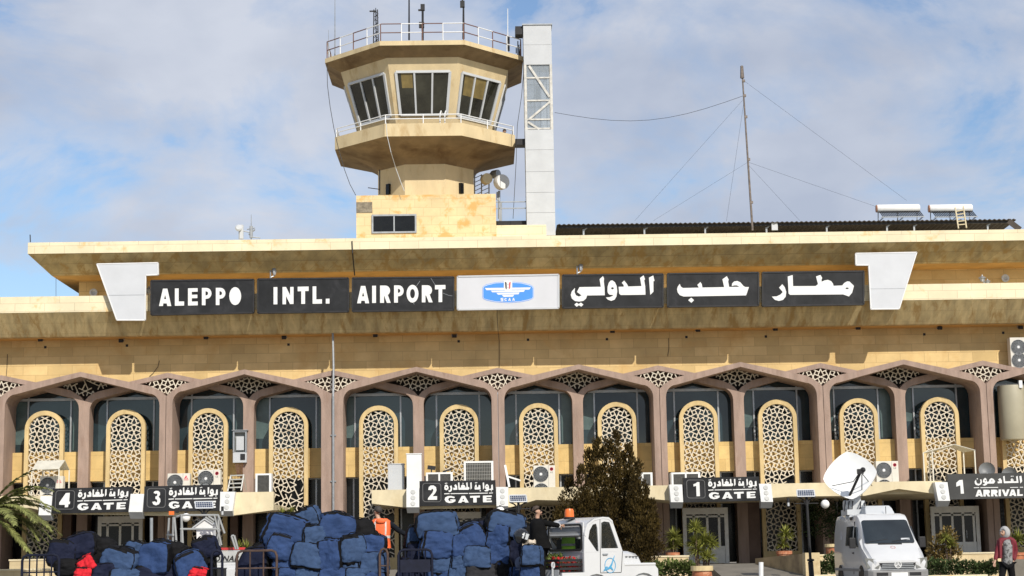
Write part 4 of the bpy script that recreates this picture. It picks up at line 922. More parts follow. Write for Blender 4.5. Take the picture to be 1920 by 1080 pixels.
acunit(1893, 1938, 633, 'large twin fan air conditioner mounted high on the wall at the right edge', 2, None, yw_, Z(690, yw_, 1900))
tag(MB().bar((X(1897, yw_+.4), yw_+.45, Z(691, yw_, 1900)-.06), (X(1897, yw_+.4), YW, Z(691, yw_, 1900)-.06), .05, .05, (0,0,1)).bar((X(1932, yw_+.4), yw_, Z(691, yw_, 1900)-.05), (X(1932, yw_+.4), YW, Z(691, yw_, 1900)-.05), .05, .05, (0,0,1)).build('wall_bracket', M_steel), 'steel bracket under the air conditioner high on the right wall', 'bracket')
def cabinet(px0, px1, py0, y, dpt, lab, mat=M_wpan, louvre=True):
    x0, z1 = at(px0, py0, y); x1 = X(px1, y, py0)
    t = thing('equipment_cabinet', lab, 'cabinet', ((x0+x1)/2, y+dpt/2, zct-.5), group='white equipment cabinets on the gate 2 canopy')
    m = MB(); m.box(x0, x1, y, y+dpt, zct-.495, z1); m.build('casing', mat, t, bevel=.02)
    m = MB(); m.box(x0-.02, x1+.02, y-.02, y+dpt+.02, z1+.002, z1+.04); m.build('lid', mat, t)
    if louvre:
        m = MB()
        for i in range(14): m.obox((x1+.012, y+dpt/2, zct+.15+i*(z1-zct-.3)/13), (.02, dpt*.8, .03))
        m.build('louvre', M_steel, t)
cabinet(727, 757, 871, -1.7, .8, 'lower white equipment cabinet with side louvres on the gate 2 canopy')
cabinet(762, 790, 852, -2.2, .7, 'tall white equipment cabinet at the left end of the gate 2 sign', M_white, False)
def framebox(px0, px1, py0, py1, y, lab, cols=1, rows=1, grid=False, dpt=.6, nm='condenser_unit'):
    x0, z1 = at(px0, py0, y); x1 = X(px1, y, py0); zb = zct-.49
    t = thing(nm, lab, 'cooling unit', ((x0+x1)/2, y+dpt/2, zb), group='framed condenser units on the canopies')
    m = MB(); m.box(x0+.03, x1-.03, y+.02, y+dpt, zb, z1-.03); m.build('core', M_grid, t)
    m = MB(); w_ = .075
    for i in range(cols+1):
        x = lerp(x0, x1-w_, i/cols); m.box(x, x+w_, y-.01, y+.015, zb, z1)
    for j in range(rows+1):
        z = lerp(zb, z1-w_, j/rows)
        for i in range(cols): m.box(lerp(x0, x1-w_, i/cols)+w_+.001, lerp(x0, x1-w_, (i+1)/cols)-.001, y-.008, y+.014, z, z+w_)
    m.box(x1-.001, x1+.02, y+.016, y+dpt, zb, z1); m.box(x0-.02, x0+.001, y+.016, y+dpt, zb, z1); m.box(x0, x1, y+.016, y+dpt, z1-.02, z1); m.build('frame', M_white, t)
    if grid:
        m = MB(); nx, nz = 17, 12
        for i in range(1, nx): x = lerp(x0, x1, i/nx); m.box(x-.006, x+.006, y+.002, y+.01, zb, z1-.05)
        for j in range(1, nz): z = lerp(zb, z1, j/nz); m.box(x0+.05, x1-.05, y+.003, y+.011, z-.006, z+.006)
        m.build('wire_guard', pm('grey wire guard', (.34, .34, .32), .5) if 'grey wire guard' not in MATS else MATS['grey wire guard'], t)
    return t
framebox(479.5, 508, 888, 922, -1.2, 'white framed unit with a dark grille, standing on the canopy right of the small ladder')
framebox(799, 848, 886, 905, -1.2, 'wide low framed unit with two dark grilles above the gate 2 sign', 2)
framebox(870, 924, 865, 903, -1.2, 'tall condenser rack with a wire grid above the right half of the gate 2 sign', 1, 2, True)
framebox(1203, 1222.5, 886, 912, -.9, 'small white framed unit peeping out right of the conifer')
framebox(1259, 1312, 886, 910, -1.3, 'wide dark unit in a white frame behind the gate 1 departure sign', 2)
tag(MB().obox(P3(809, 877, -1.1), (.34, .1, .17), Matrix.Rotation(R(8), 3, 'Y')).tube([P3(809, 880, -1.1), P3(809, 886, -1.1)], .03, 5).build('floodlight', M_dark), 'small dark floodlight on top of the low framed unit above the gate 2 sign', 'floodlight')
m = MB(); m.bar(P3(830, 884.5, -1), P3(848, 879.5, -1), .06, .2); tag(m.build('loose_panel', M_dark), 'loose dark panel lying on the framed units above the gate 2 sign', 'panel')
m = MB(); m.bar(P3(947, 872, -1.4), P3(955, 913, -1.6), .09, .04); m.bar(P3(951, 893, -.6), P3(976, 901, -.5), .07, .03); tag(m.build('leaning_plank', M_white), 'white plank leaning on the canopy right of the gate 2 sign', 'plank')
# meter cabinet on a mid column
ym = YM-.28; x0, z1 = at(437, 807.5, ym); x1, z0 = at(462, 867, ym); zm = lerp(z0, z1, .32)
t = thing('meter_cabinet', 'open grey meter cabinet fixed to a pink column right of the third lattice screen', 'cabinet', ((x0+x1)/2, ym+.1, z0))
m = MB(); m.box(x0, x1, ym+.02, ym+.26, z0, zm); m.build('lower_box', M_wpan, t)
m = MB(); m.box(x0, x0+.06, ym, ym+.26, zm+.002, z1); m.box(x1-.06, x1, ym, ym+.26, zm+.002, z1); m.box(x0+.061, x1-.061, ym, ym+.26, z1-.07, z1); m.box(x0-.05, x1+.05, ym-.06, ym+.27, z1+.002, z1+.03); m.build('upper_frame', M_steel, t)
m = MB(); m.box(x0+.061, x1-.061, ym+.2, ym+.25, zm+.002, z1-.071); m.build('back_plate', pm('dusty grey plate', (.20, .21, .20), .6), t)
m = MB(); m.box(x0+.13, x1-.13, ym+.1, ym+.2, zm+.1, z1-.25); m.build('meter', M_wpan, t)
m = MB(); m.box(x0+.33, x1-.06, ym-.01, ym+.018, z0+.12, zm-.07); m.build('meter_window', M_dark, t)
m = MB()
for i in range(6): 
    m.tube([(x0+.1+i*.07, ym+.1, z0-.002), (x0+.14+i*.05, ym+.12, z0-.3-.08*(i % 3)), (x0+.2+i*.03, ym+.2, z0-.62)], .015, 4)
m.build('loose_wires', M_rust, t)
# folding ladder
y = -1.9; t = MB()
A0, A1, B0, B1 = P3(427, 921, y), P3(433, 891, y+.25), P3(452, 920, y), P3(457, 890, y+.25)
t.bar(A0, A1, .05, .05); t.bar(B0, B1, .05, .05); t.bar(P3(462, 919, y+.7), B1, .04, .04); t.bar(P3(440, 919, y+.7), A1, .04, .04)
for i in range(4): t.bar(A0.lerp(A1, .22+.25*i), B0.lerp(B1, .22+.25*i), .05, .10)
tag(t.build('step_ladder', pm('pale aluminium', (.5, .5, .47), .4, metal=.3)), 'small aluminium step ladder on the canopy right of the gate 3 sign', 'ladder')
# small shelters on the canopies
def shelter(lab, roof, posts, mat, dpt):
    """roof: eave-left, ridge-left, ridge-right, eave-right pixels at the front"""
    t = thing('canopy_shelter', lab, 'shelter', (X(sum(p[0] for p in roof)/len(roof), -1.6, 880), -1.6, zct-.5))
    m = MB(); m.loft(roof_pts := [[Vector(p) for p in ring_] for ring_ in dpt]); m.build('roof', mat, t)
    m = MB()
    for a, b in posts: m.bar(a, b, .055, .055)
    m.build('posts', pm('white tube', (.66, .63, .54), .5) if 'white tube' not in MATS else MATS['white tube'], t)
M_tin = pm('pale tin sheet', (.60, .58, .50), .55, .08, 3)
E1 = [P3(60, 880, -2.2), P3(111, 878, -2.2), P3(122, 862.5, -1.4), P3(70, 864, -1.4)]; E2 = [P3(70, 864.3, -1.39), P3(122, 862.8, -1.39), P3(130, 880, -.5), P3(80, 882, -.5)]
o = Vector((0, 0, -.03))
t = thing('canopy_shelter', 'small white pitched shelter over an air conditioner at the left', 'shelter', (X(95, -1.6, 880), -1.6, zct-.5))
m = MB(); m.loft([E1, [p+o for p in E1]]); m.loft([E2, [p+o for p in E2]]); m.build('roof', M_tin, t)
m = MB()
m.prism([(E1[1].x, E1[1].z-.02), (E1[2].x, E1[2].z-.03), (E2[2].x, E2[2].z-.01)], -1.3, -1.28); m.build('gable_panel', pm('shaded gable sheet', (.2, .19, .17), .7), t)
m = MB()
for p, q in (((57, 929), E1[0]), ((111, 930), E1[1]), ((130, 920), E2[2]), ((76, 905), E2[3])):
    b_ = Vector((q.x, q.y, zct-.5)); m.bar(b_, q+o, .05, .05)
m.build('posts', pm('white tube', (.66, .63, .54), .5), t)
G1 = [P3(1731, 848, -2.3), P3(1745, 846, -2.3), P3(1789, 833, -1.5), P3(1776, 836, -1.5)]
t = thing('canopy_shelter', 'bare tin shelter on thin posts at the right, near the ARRIVAL sign', 'shelter', (X(1780, -1.6, 880), -1.6, zct-.5))
H1 = [P3(1731, 848, -2.1), P3(1789, 832.5, -1.8), P3(1783, 837, -.2), P3(1740, 849, -.2)]; H2 = [P3(1789, 832.3, -1.81), P3(1829, 843.5, -2.1), P3(1806, 847, -.2), P3(1781, 837, -.2)]
m = MB(); m.loft([H1, [p+o for p in H1]]); m.loft([H2, [p+o for p in H2]]); m.build('roof', M_tin, t)
m = MB()
for q in (H1[0], P3(1747.5, 845, -2.05), P3(1827, 843.5, -2.05), P3(1806, 846, -.3), P3(1742, 849, -.3)):
    m.bar((q.x, q.y, zct-.5), q+o, .05, .05)
m.build('posts', MATS['white tube'], t)
# grey dishes and tank by the arrival canopy
def roofdish(px, py, rpx, lab):
    y = -.8; p = P3(px, py, y); r = rpx*(y-CAM.y)/F
    t = thing('satellite_dish', lab, 'satellite dish', (p.x, y+.1, zct-.5), group='grey dishes above the ARRIVAL sign')
    Mx = Matrix.Rotation(R(-18), 3, 'Z') @ Matrix.Rotation(R(72), 3, 'X')
    m = MB(); m.lathe([(.02, 0), (r*.5, .04), (r*.8, .11), (r, .19), (r, .21), (r*.8, .13), (r*.5, .06), (.02, .02)], p, 24, Mx); m.build('reflector', pm('dull grey dish', (.17, .18, .19), .5) if 'dull grey dish' not in MATS else MATS['dull grey dish'], t, smooth=40)
    m = MB(); m.tube([(p.x, y+.12, zct-.5), p+Vector((0, .08, 0))], .04, 6); m.tube([p+Vector((-r*.2, 0, -r*.8)), p+Vector((-.15, -.5, -.1))], .015, 5); m.build('mount', M_steel, t)
roofdish(1851, 884, 15, 'grey satellite dish above the ARRIVAL sign, left one'); roofdish(1893, 892, 14, 'grey satellite dish above the ARRIVAL sign, right one')
yk = -.15; xk = X(1906, yk, 770); rk = 25*(76)/F*1.0
t = thing('water_tank', 'large beige upright tank hanging in the rightmost arch', 'tank', (xk, .55, Z(823, yk, 1900)))
m = MB(); m.lathe([(rk*.96, Z(823, yk, 1900)), (rk, Z(821, yk, 1900)), (rk, Z(724, yk, 1900)), (rk*.97, Z(721, yk, 1900)), (.05, Z(720, yk, 1900))], (xk, .5, 0), 32); m.build('drum', pm('beige tank paint', (.36, .33, .24), .5, .06, 1), t, smooth=40)
m = MB(); m.box(X(1916, -.1), X(1922, -.1), -.1, .05, Z(727, -.1, 1918), Z(713, -.1, 1918)); m.build('bracket', M_white, t)
# ---------------------------------------------------------------- planters, ramp, low walls
M_stn = pm('planter limestone', (.62, .50, .30), .85, .12, 1.2, .2, 14, stain=(.42, .31, .16), stain_amt=(.52, .75), sscale=1.6, brick=(.9, .25, .12, .08))
M_soil = pm('planting soil', (.09, .06, .04), .95, .3, 5, .5, 30)
def lowwall(p0, p1, ptop, y, lab, zb=0):
    x0, z1 = at(p0, ptop, y); x1 = X(p1, y, ptop); m = MB(); m.box(x0, x1, y, y+.3, zb, z1-.06); w_ = thing('planter_wall', lab, 'low wall', ((x0+x1)/2, y, zb), group='low stone planter walls')
    m.build('wall', M_stn, w_); m = MB(); m.box(x0-.03, x1+.03, y-.03, y+.33, z1-.058, z1); m.build('coping', M_lip, w_)
lowwall(1178, 1291, 1043, -6.9, 'low stone planter wall left of the ramp to gate 1')
lowwall(1512, 1640, 1040, -6.9, 'low stone planter wall behind the satellite van'); lowwall(1745, 1886, 1037, -6.9, 'low stone planter wall in front of the arrival door, right of the van')
lowwall(-40, 92, 1068, -13, 'low stone wall under the palm at the left edge'); lowwall(18, 108, 1049, -6.9, 'low grey stone wall behind the palm, near the gate 4 door')
lowwall(425, 660, 1046, -6.9, 'low stone planter wall hidden behind the middle baggage pile')
lowwall(1524, 1600, 1078, -12.5, 'low kerb wall in front of the hedge beside the lamp post'); lowwall(1740, 1850, 1079, -13, 'low kerb wall in front of the hedge right of the van')
g = MB(); x0, x1 = X(1338, -8, 1060), X(1440, -8, 1060)
g.loft([[(x0, -6.4, .81), (x1, -6.4, .81), (x1, -6.4, .1), (x0, -6.4, .1)], [(x0-.25, -15.5, .02), (x1+1.6, -15.5, .02), (x1+1.6, -15.5, -.1), (x0-.25, -15.5, -.1)]])
tag(g.build('entrance_ramp', M_pave, origin=((x0+x1)/2, -8, 0)), kind='structure')
t = thing('ramp_wall', 'stone ramp side wall right of the path to gate 1', 'low wall', (X(1470, -9, 1060), -9, 0))
a0, a1 = at(1416, 1047, -6.5), at(1510, 1038, -11); m = MB()
m.loft([[(a0[0], -6.5, 0), (a0[0]+.3, -6.5, 0), (a0[0]+.3, -6.5, a0[1]), (a0[0], -6.5, a0[1])], [(a1[0]-.1, -11, 0), (a1[0]+.2, -11, 0), (a1[0]+.2, -11, a1[1]), (a1[0]-.1, -11, a1[1])]]); m.build('wall', pm('stained ramp stone', (.42, .31, .17), .85, .2, 1.4, .2, 12, stain=(.2, .14, .08), stain_amt=(.5, .7), sscale=1.5), t)
m = MB(); m.box(a1[0]-.12, a1[0]+.42, -11.6, -11.003, 0, a1[1]+.03); m.build('end_post', M_stn, t)
tag(MB().tube([P3(1427, 1100, -20), P3(1427, 1054, -20)], .075, 8).build('bollard', M_white), 'thin white post at the foot of the ramp to gate 1', 'post')
# ---------------------------------------------------------------- plants
def leafmat(name, c, tr=.25):
    m = pm(name, c, .6, .3, 1.3, spec=.15); t = m.node_tree; b = t.nodes['Principled BSDF']
    oi = N(t, 'ShaderNodeNewGeometry'); src = b.inputs['Base Color'].links[0].from_socket
    hs = N(t, 'ShaderNodeHueSaturation'); r_ = N(t, 'ShaderNodeMapRange'); r_.inputs[3].default_value = .55; r_.inputs[4].default_value = 1.5
    t.links.new(oi.outputs['Random Per Island'], r_.inputs[0]); t.links.new(r_.outputs[0], hs.inputs['Value']); t.links.new(src, hs.inputs['Color']); t.links.new(hs.outputs[0], b.inputs['Base Color'])
    b.inputs['Subsurface Weight'].default_value = 0
    return m
M_con = leafmat('brown green conifer leaf', (.050, .034, .009)); M_yuc = leafmat('yellow green sword leaf', (.20, .21, .045)); M_palm = leafmat('dusty palm leaf', (.19, .205, .07))
M_shr = leafmat('shrub leaf', (.085, .115, .03)); M_hedge = leafmat('dark hedge leaf', (.04, .06, .02)); M_fic = leafmat('deep green tree leaf', (.028, .042, .014)); M_dry = leafmat('dry reddish shrub leaf', (.17, .12, .04))
M_bark = pm('bark', (.11, .075, .05), .9, .3, 5, .6, 30)
M_terra = pm('terracotta', (.42, .15, .07), .8, .15, 3, .2, 20, stain=(.55, .30, .18), stain_amt=(.5, .6), sscale=7)
M_rim = pm('cream pot rim', (.62, .50, .28), .8, .1, 4)
rg = random.Random(5)
def leaf(m, p, d, l, w_, rnd=rg):
    d = Vector(d).normalized(); q = d.cross(Vector((rnd.uniform(-1,1), rnd.uniform(-1,1), rnd.uniform(-1,1)))).normalized()
    m.add([p-q*w_*.3, p+d*l*.5+q*w_*.5, p+d*l, p+d*l*.45-q*w_*.5], [(0, 1, 2, 3)])
# conifer: upward sprays on flame-shaped lobes
cy = -8.0; cb = P3(1143, 1075, cy); t = thing('conifer', 'bushy brown green conifer in front of the canopy between gates 2 and 1', 'tree', (cb.x, cy, 0))
m = MB(); m.tube([(cb.x, cy, 0), (cb.x, cy+.2, 2), (cb.x, cy+.2, 3.5)], [.16, .08, .03], 8); m.build('trunk', M_bark, t)
def lobe(px, ptop, pbot, wpx):
    y = cy + rg.uniform(-.7, .7); a, b = P3(px, pbot, y), P3(px, ptop, y); return (a, b, wpx*(y-CAM.y)/F)
lobes = [lobe(*q) for q in ((1152, 812, 1000, 24), (1120, 828, 1000, 22), (1178, 838, 1010, 22), (1104, 850, 1020, 24), (1138, 830, 1030, 34), (1165, 850, 1030, 34), (1196, 868, 1020, 24), (1090, 878, 1030, 26), (1120, 880, 1040, 34), (1185, 890, 1040, 36),
                                 (1068, 905, 1030, 26), (1205, 905, 1045, 26), (1060, 935, 1040, 22), (1216, 925, 1045, 22), (1100, 930, 1050, 34), (1150, 930, 1050, 40), (1200, 950, 1055, 34), (1225, 965, 1050, 18), (1048, 955, 1020, 12), (1180, 980, 1062, 40), (1120, 985, 1062, 40), (1215, 985, 1060, 24), (1075, 970, 1050, 26))]
m = MB(); core = MB()
for a, b, r_ in lobes:
    H = (b-a).length
    for _ in range(int(34*r_*H/1.2)+12):
        u = rg.random()**.85; rr = r_*(1-u)**.5*(.45+.6*rg.random()**.5)*min(1, .55+u*2.2); an = rg.uniform(0, 2*math.pi); cr_ = rg.uniform(.10, .19)*(1.25-.55*u)
        p = a.lerp(b, u) + Vector((math.cos(an)*rr, math.sin(an)*rr, rg.uniform(-.05, .1))); out = Vector((math.cos(an), math.sin(an), 0))
        for _k in range(34):
            v = Vector((rg.gauss(0, 1), rg.gauss(0, 1), rg.gauss(0, 1))).normalized()*cr_*rg.random()**.5; v.z *= 1.6
            leaf(m, p+v, out*rg.uniform(.0, .7)+v*2.2+Vector((rg.uniform(-.4,.4), rg.uniform(-.4,.4), .9)), rg.uniform(.07,.16), rg.uniform(.035,.065))
m.build('crown', M_con, t, fixn=False)
# palm at the left edge
def frond(m, base, az, el, L, droop, rnd, wl=.34, n=26):
    pts = []; p = Vector(base); d = Vector((math.cos(az)*math.cos(el), math.sin(az)*math.cos(el), math.sin(el)))
    for i in range(n+1):
        pts.append(p.copy()); p = p + d*(L/n); d = (d + Vector((0, 0, -droop/n))).normalized()
    m.tube(pts, [.03*(1-.85*i/n) for i in range(n+1)], 4)
    for i in range(2, n):
        for h in (0, .5):
            q = pts[i].lerp(pts[i+1], h); d = (pts[i+1]-pts[i]).normalized(); s = d.cross(Vector((0, 0, 1))).normalized(); u = i/n
            ll = wl*(math.sin(math.pi*min(1, .12+u*.85))**.6)*rnd.uniform(.85, 1.15)
            for sg in (-1, 1):
                dd = (s*sg*.85 + d*.75 + Vector((0, 0, rnd.uniform(-.1, .30)))).normalized(); w_ = .021
                b_ = q + dd*ll; nrm = dd.cross(d).normalized().cross(dd)*w_
                m.add([q-nrm, q+nrm, q+dd*ll*.6+nrm*.8+Vector((0,0,-.01)), b_+Vector((0,0,-ll*.22)), q+dd*ll*.6-nrm*.8+Vector((0,0,-.01))], [(0, 1, 2, 3, 4)])
py_ = -15.0; pb = P3(-24, 962, py_); t = thing('palm_tree', 'dusty date palm with arching fronds at the left edge', 'palm', (pb.x, py_, 0))
m = MB(); m.tube([(pb.x, py_, 0), (pb.x+.05, py_, pb.z*.6), (pb.x, py_, pb.z)], [.32, .28, .26], 10); m.build('trunk', M_bark, t)
rp = random.Random(2)
for (az, el, L, dr) in ((5, 62, 2.3, 1.1), (-12, 42, 2.4, .9), (8, 26, 2.6, 1.0), (-20, 12, 2.6, .9), (14, 2, 2.5, .8), (-8, 50, 2.6, 2.0), (-30, 30, 2.5, 1.5), (25, 36, 2.5, 1.5), (-50, 20, 2.4, 1.2), (0, -12, 2.3, .9), (-22, -22, 2.2, .7), (30, 10, 2.4, 1.4), (60, 40, 2.3, 1.2), (-70, 45, 2.3, 1.3), (110, 40, 2.3, 1.2), (180, 40, 2.3, 1.2), (-120, 40, 2.3, 1.2), (-12, 18, 2.4, 1.8), (-2, 34, 2.7, 1.3), (10, 14, 2.8, 1.2), (-6, 4, 2.6, 1.0), (-15, 24, 2.8, 1.5), (6, -6, 2.5, .9), (-10, -30, 2.3, .5), (2, 54, 2.6, 1.6), (18, 24, 2.7, 1.7)):
    m = MB(); frond(m, (pb.x, py_, pb.z), R(az), R(el), L, dr, rp); m.build('frond', M_palm, t, fixn=False)
# yuccas in pots
def yucca(px, y, heads, pot, lab, n=60, seed=1, group='potted yuccas by the entrances'):
    """heads: list of (px, centre row, leaf length in pixels); pot: (top row, bottom row, half width in pixels, kind)"""
    k = (y-CAM.y)/F; r_ = random.Random(seed); base = P3(px, pot[1] if pot else heads[-1][1]+40, y)
    t = thing('potted_yucca' if pot else 'yucca', lab, 'plant', base, group=group)
    if pot:
        zt, zb, hw = at(px, pot[0], y)[1], base.z, pot[2]*k
        m = MB(); m.lathe([(hw*.72, zb), (hw*.9, lerp(zb, zt, .45)), (hw*.86, lerp(zb, zt, .72))], (base.x, y, 0), 20); p_ = m.build('pot', M_terra, t, smooth=40)
        m = MB(); m.lathe([(hw*.86, lerp(zb, zt, .721)), (hw, lerp(zb, zt, .74)), (hw, zt), (hw*.88, zt+.003), (hw*.86, zt-.08), (.03, zt-.08)], (base.x, y, 0), 20); m.build('rim', M_rim if pot[3] == 'cream' else M_terra, p_)
    st = MB(); m = MB()
    for hx, hy, ln in heads:
        c = P3(hx, hy, y+r_.uniform(-.1, .1)); L = ln*k; st.tube([(base.x+(c.x-base.x)*.4, y, base.z+.1), c-Vector((0, 0, .05))], .035, 6)
        for i in range(int(n*1.9)):
            an = r_.uniform(0, 2*math.pi); el = math.asin(r_.uniform(-.45, .98)); d = Vector((math.cos(an)*math.cos(el), math.sin(an)*math.cos(el), math.sin(el))); s = d.cross(Vector((0, 0, 1)))
            s = (s if s.length > .01 else Vector((1, 0, 0))).normalized(); l = L*r_.uniform(.75, 1.1); w_ = .030; q = c+Vector((0, 0, r_.uniform(-.2, .1)*L)); dz = Vector((0, 0, -l*.18*(1-abs(d.z))))
            m.add([q-s*w_*.5, q+s*w_*.5, q+d*l*.55+s*w_*.6+dz*.3, q+d*l+dz, q+d*l*.55-s*w_*.6+dz*.3], [(0, 1, 2, 3, 4)])
    st.build('stem', M_bark, t); m.build('leaves', M_yuc, t, fixn=False)
yucca(1262, -4.5, [(1262, 1005, 22), (1258, 1022, 19), (1268, 1018, 18)], (1036, 1056, 13, 'red'), 'single yucca in a brown pot left of the gate 1 door', 55, 3)
yucca(1317, -12, [(1303, 990, 22), (1320, 1012, 26), (1333, 1018, 22), (1308, 1030, 25), (1325, 1042, 24), (1300, 1015, 20)], (1061, 1096, 21, 'cream'), 'large many-headed yucca in a big terracotta pot in front of the gate 1 door', 70, 4)
yucca(1471, -4.5, [(1473, 1000, 21), (1468, 1020, 18)], (1033, 1056, 15, 'red'), 'slim yucca in a brown pot in front of the lattice right of gate 1', 55, 5)
yucca(1908, -4.5, [(1908, 1010, 24), (1898, 1022, 20)], (1036, 1056, 14, 'red'), 'yucca half hidden behind the walking boy at the right edge', 55, 6)
yucca(452, -11, [(446, 1030, 24), (462, 1030, 24)], (1045, 1080, 20, 'cream'), 'yucca tips sticking up behind the white truck', 45, 7)
yucca(536, -5, [(530, 968, 22), (546, 962, 18)], (1010, 1056, 14, 'red'), 'dark yucca behind the top of the middle baggage pile', 45, 8)
x, z = at(1562, 1020, -4.8)
t = thing('flower_urn', 'empty terracotta urn with a cream rim beside the van', 'pot', (x, -4.8, FLOOR)); k_ = (71.2)/F
m = MB(); m.lathe([(14*k_*.6, FLOOR), (14*k_, z-.42), (14*k_*.95, z-.14)], (x, -4.8, 0), 20); m.build('bowl', M_terra, t, smooth=40)
m = MB(); m.lathe([(15*k_, z-.138), (16*k_, z-.12), (16*k_, z), (14*k_, z+.003), (14*k_, z-.1), (.03, z-.1)], (x, -4.8, 0), 20); m.build('rim', M_rim, t)
def shrub(name, lab, cat, blobs, y, mat, n=900, l=(.06, .12), seed=1, group=None, stems=True):
    r_ = random.Random(seed); k = (y-CAM.y)/F; xs = [b_[0] for b_ in blobs]; c = P3(sum(xs)/len(xs), 1075, y)
    t = thing(name, lab, cat, (c.x, y, 0), group=group); m = MB(); s = MB()
    for px, py, rx, rz in blobs:
        ctr = P3(px, py, y + r_.uniform(-.3, .3)); s.tube([(c.x+(ctr.x-c.x)*.5, y, 0), ctr], .025, 5)
        for i in range(n):
            v = Vector((r_.gauss(0, 1), r_.gauss(0, 1), r_.gauss(0, 1))).normalized()*(r_.random()**.4); wob = 1+.25*noise.noise(v*2.5+ctr)
            p = ctr + Vector((v.x*rx*k*wob, v.y*rx*k*.9, v.z*rz*k*wob)); d = v+Vector((r_.uniform(-.6,.6), r_.uniform(-.6,.6), r_.uniform(-.2,.9)))
            leaf(m, p, d, r_.uniform(*l), r_.uniform(*l)*.6, r_)
    s.build('stems', M_bark, t); m.build('leaves', mat, t, fixn=False)
shrub('garden_shrub', 'low leafy shrub in the bed left of the gate 1 ramp', 'shrub', [(1258, 1066, 20, 16), (1285, 1066, 18, 14), (1232, 1068, 16, 13), (1300, 1070, 12, 10)], -10, M_shr, 500, (.08, .16), 2)
shrub('garden_hedge', 'dark green spreading hedge beside the lamp post left of the van', 'shrub', [(1540, 1066, 22, 12), (1562, 1056, 18, 18), (1580, 1060, 16, 20), (1520, 1072, 14, 8)], -10.5, M_hedge, 700, (.07, .14), 3)
shrub('garden_hedge', 'long clipped dark hedge right of the van', 'shrub', [(1755, 1064, 20, 16), (1785, 1066, 22, 16), (1815, 1066, 22, 15), (1842, 1068, 18, 14), (1860, 1064, 14, 12)], -10.5, M_hedge, 700, (.07, .14), 4)
shrub('garden_shrub', 'tall dry reddish shrub between the van and the arrival door', 'shrub', [(1765, 1025, 22, 22), (1778, 1008, 18, 18), (1755, 1040, 18, 16), (1785, 1035, 18, 18)], -8, M_dry, 330, (.08, .17), 5)
yucca(1778, -8.3, [(1772, 1008, 20), (1783, 1020, 18)], None, 'bright yucca growing out of the dry shrub right of the van', 45, 9, None)
shrub('garden_shrub', 'green planting behind the tow tractor left of the ramp bed', 'shrub', [(1220, 1068, 20, 12), (1190, 1070, 18, 12)], -12, M_shr, 300, (.08, .15), 8)
# tree under the canopy, left of the van
t = thing('potted_tree', 'dark leafy tree in the canopy shade behind the satellite van', 'tree', (X(1560, -1.5, 1030), -1.5, FLOOR))
m = MB(); a, b = P3(1559, 1060, -1.5), P3(1557, 985, -1.5); m.tube([a, b], .05, 6); m.tube([P3(1563, 1060, -1.4), P3(1561, 985, -1.4)], .05, 6); m.tube([b, P3(1540, 965, -1.5)], .03, 5); m.tube([b, P3(1575, 960, -1.5)], .03, 5); m.build('trunk', M_bark, t)
m = MB(); rt_ = random.Random(12)
for i in range(90):
    c = P3(rt_.uniform(1516, 1600), rt_.uniform(938, 1004), -1.5+rt_.uniform(-.8, .8))
    for j in range(26): leaf(m, c+Vector((rt_.gauss(0,.14), rt_.gauss(0,.14), rt_.gauss(0,.1))), (rt_.uniform(-1,1), rt_.uniform(-1,1), rt_.uniform(-1,.5)), rt_.uniform(.08,.16), .06, rt_)
m.build('crown', M_fic, t, fixn=False)
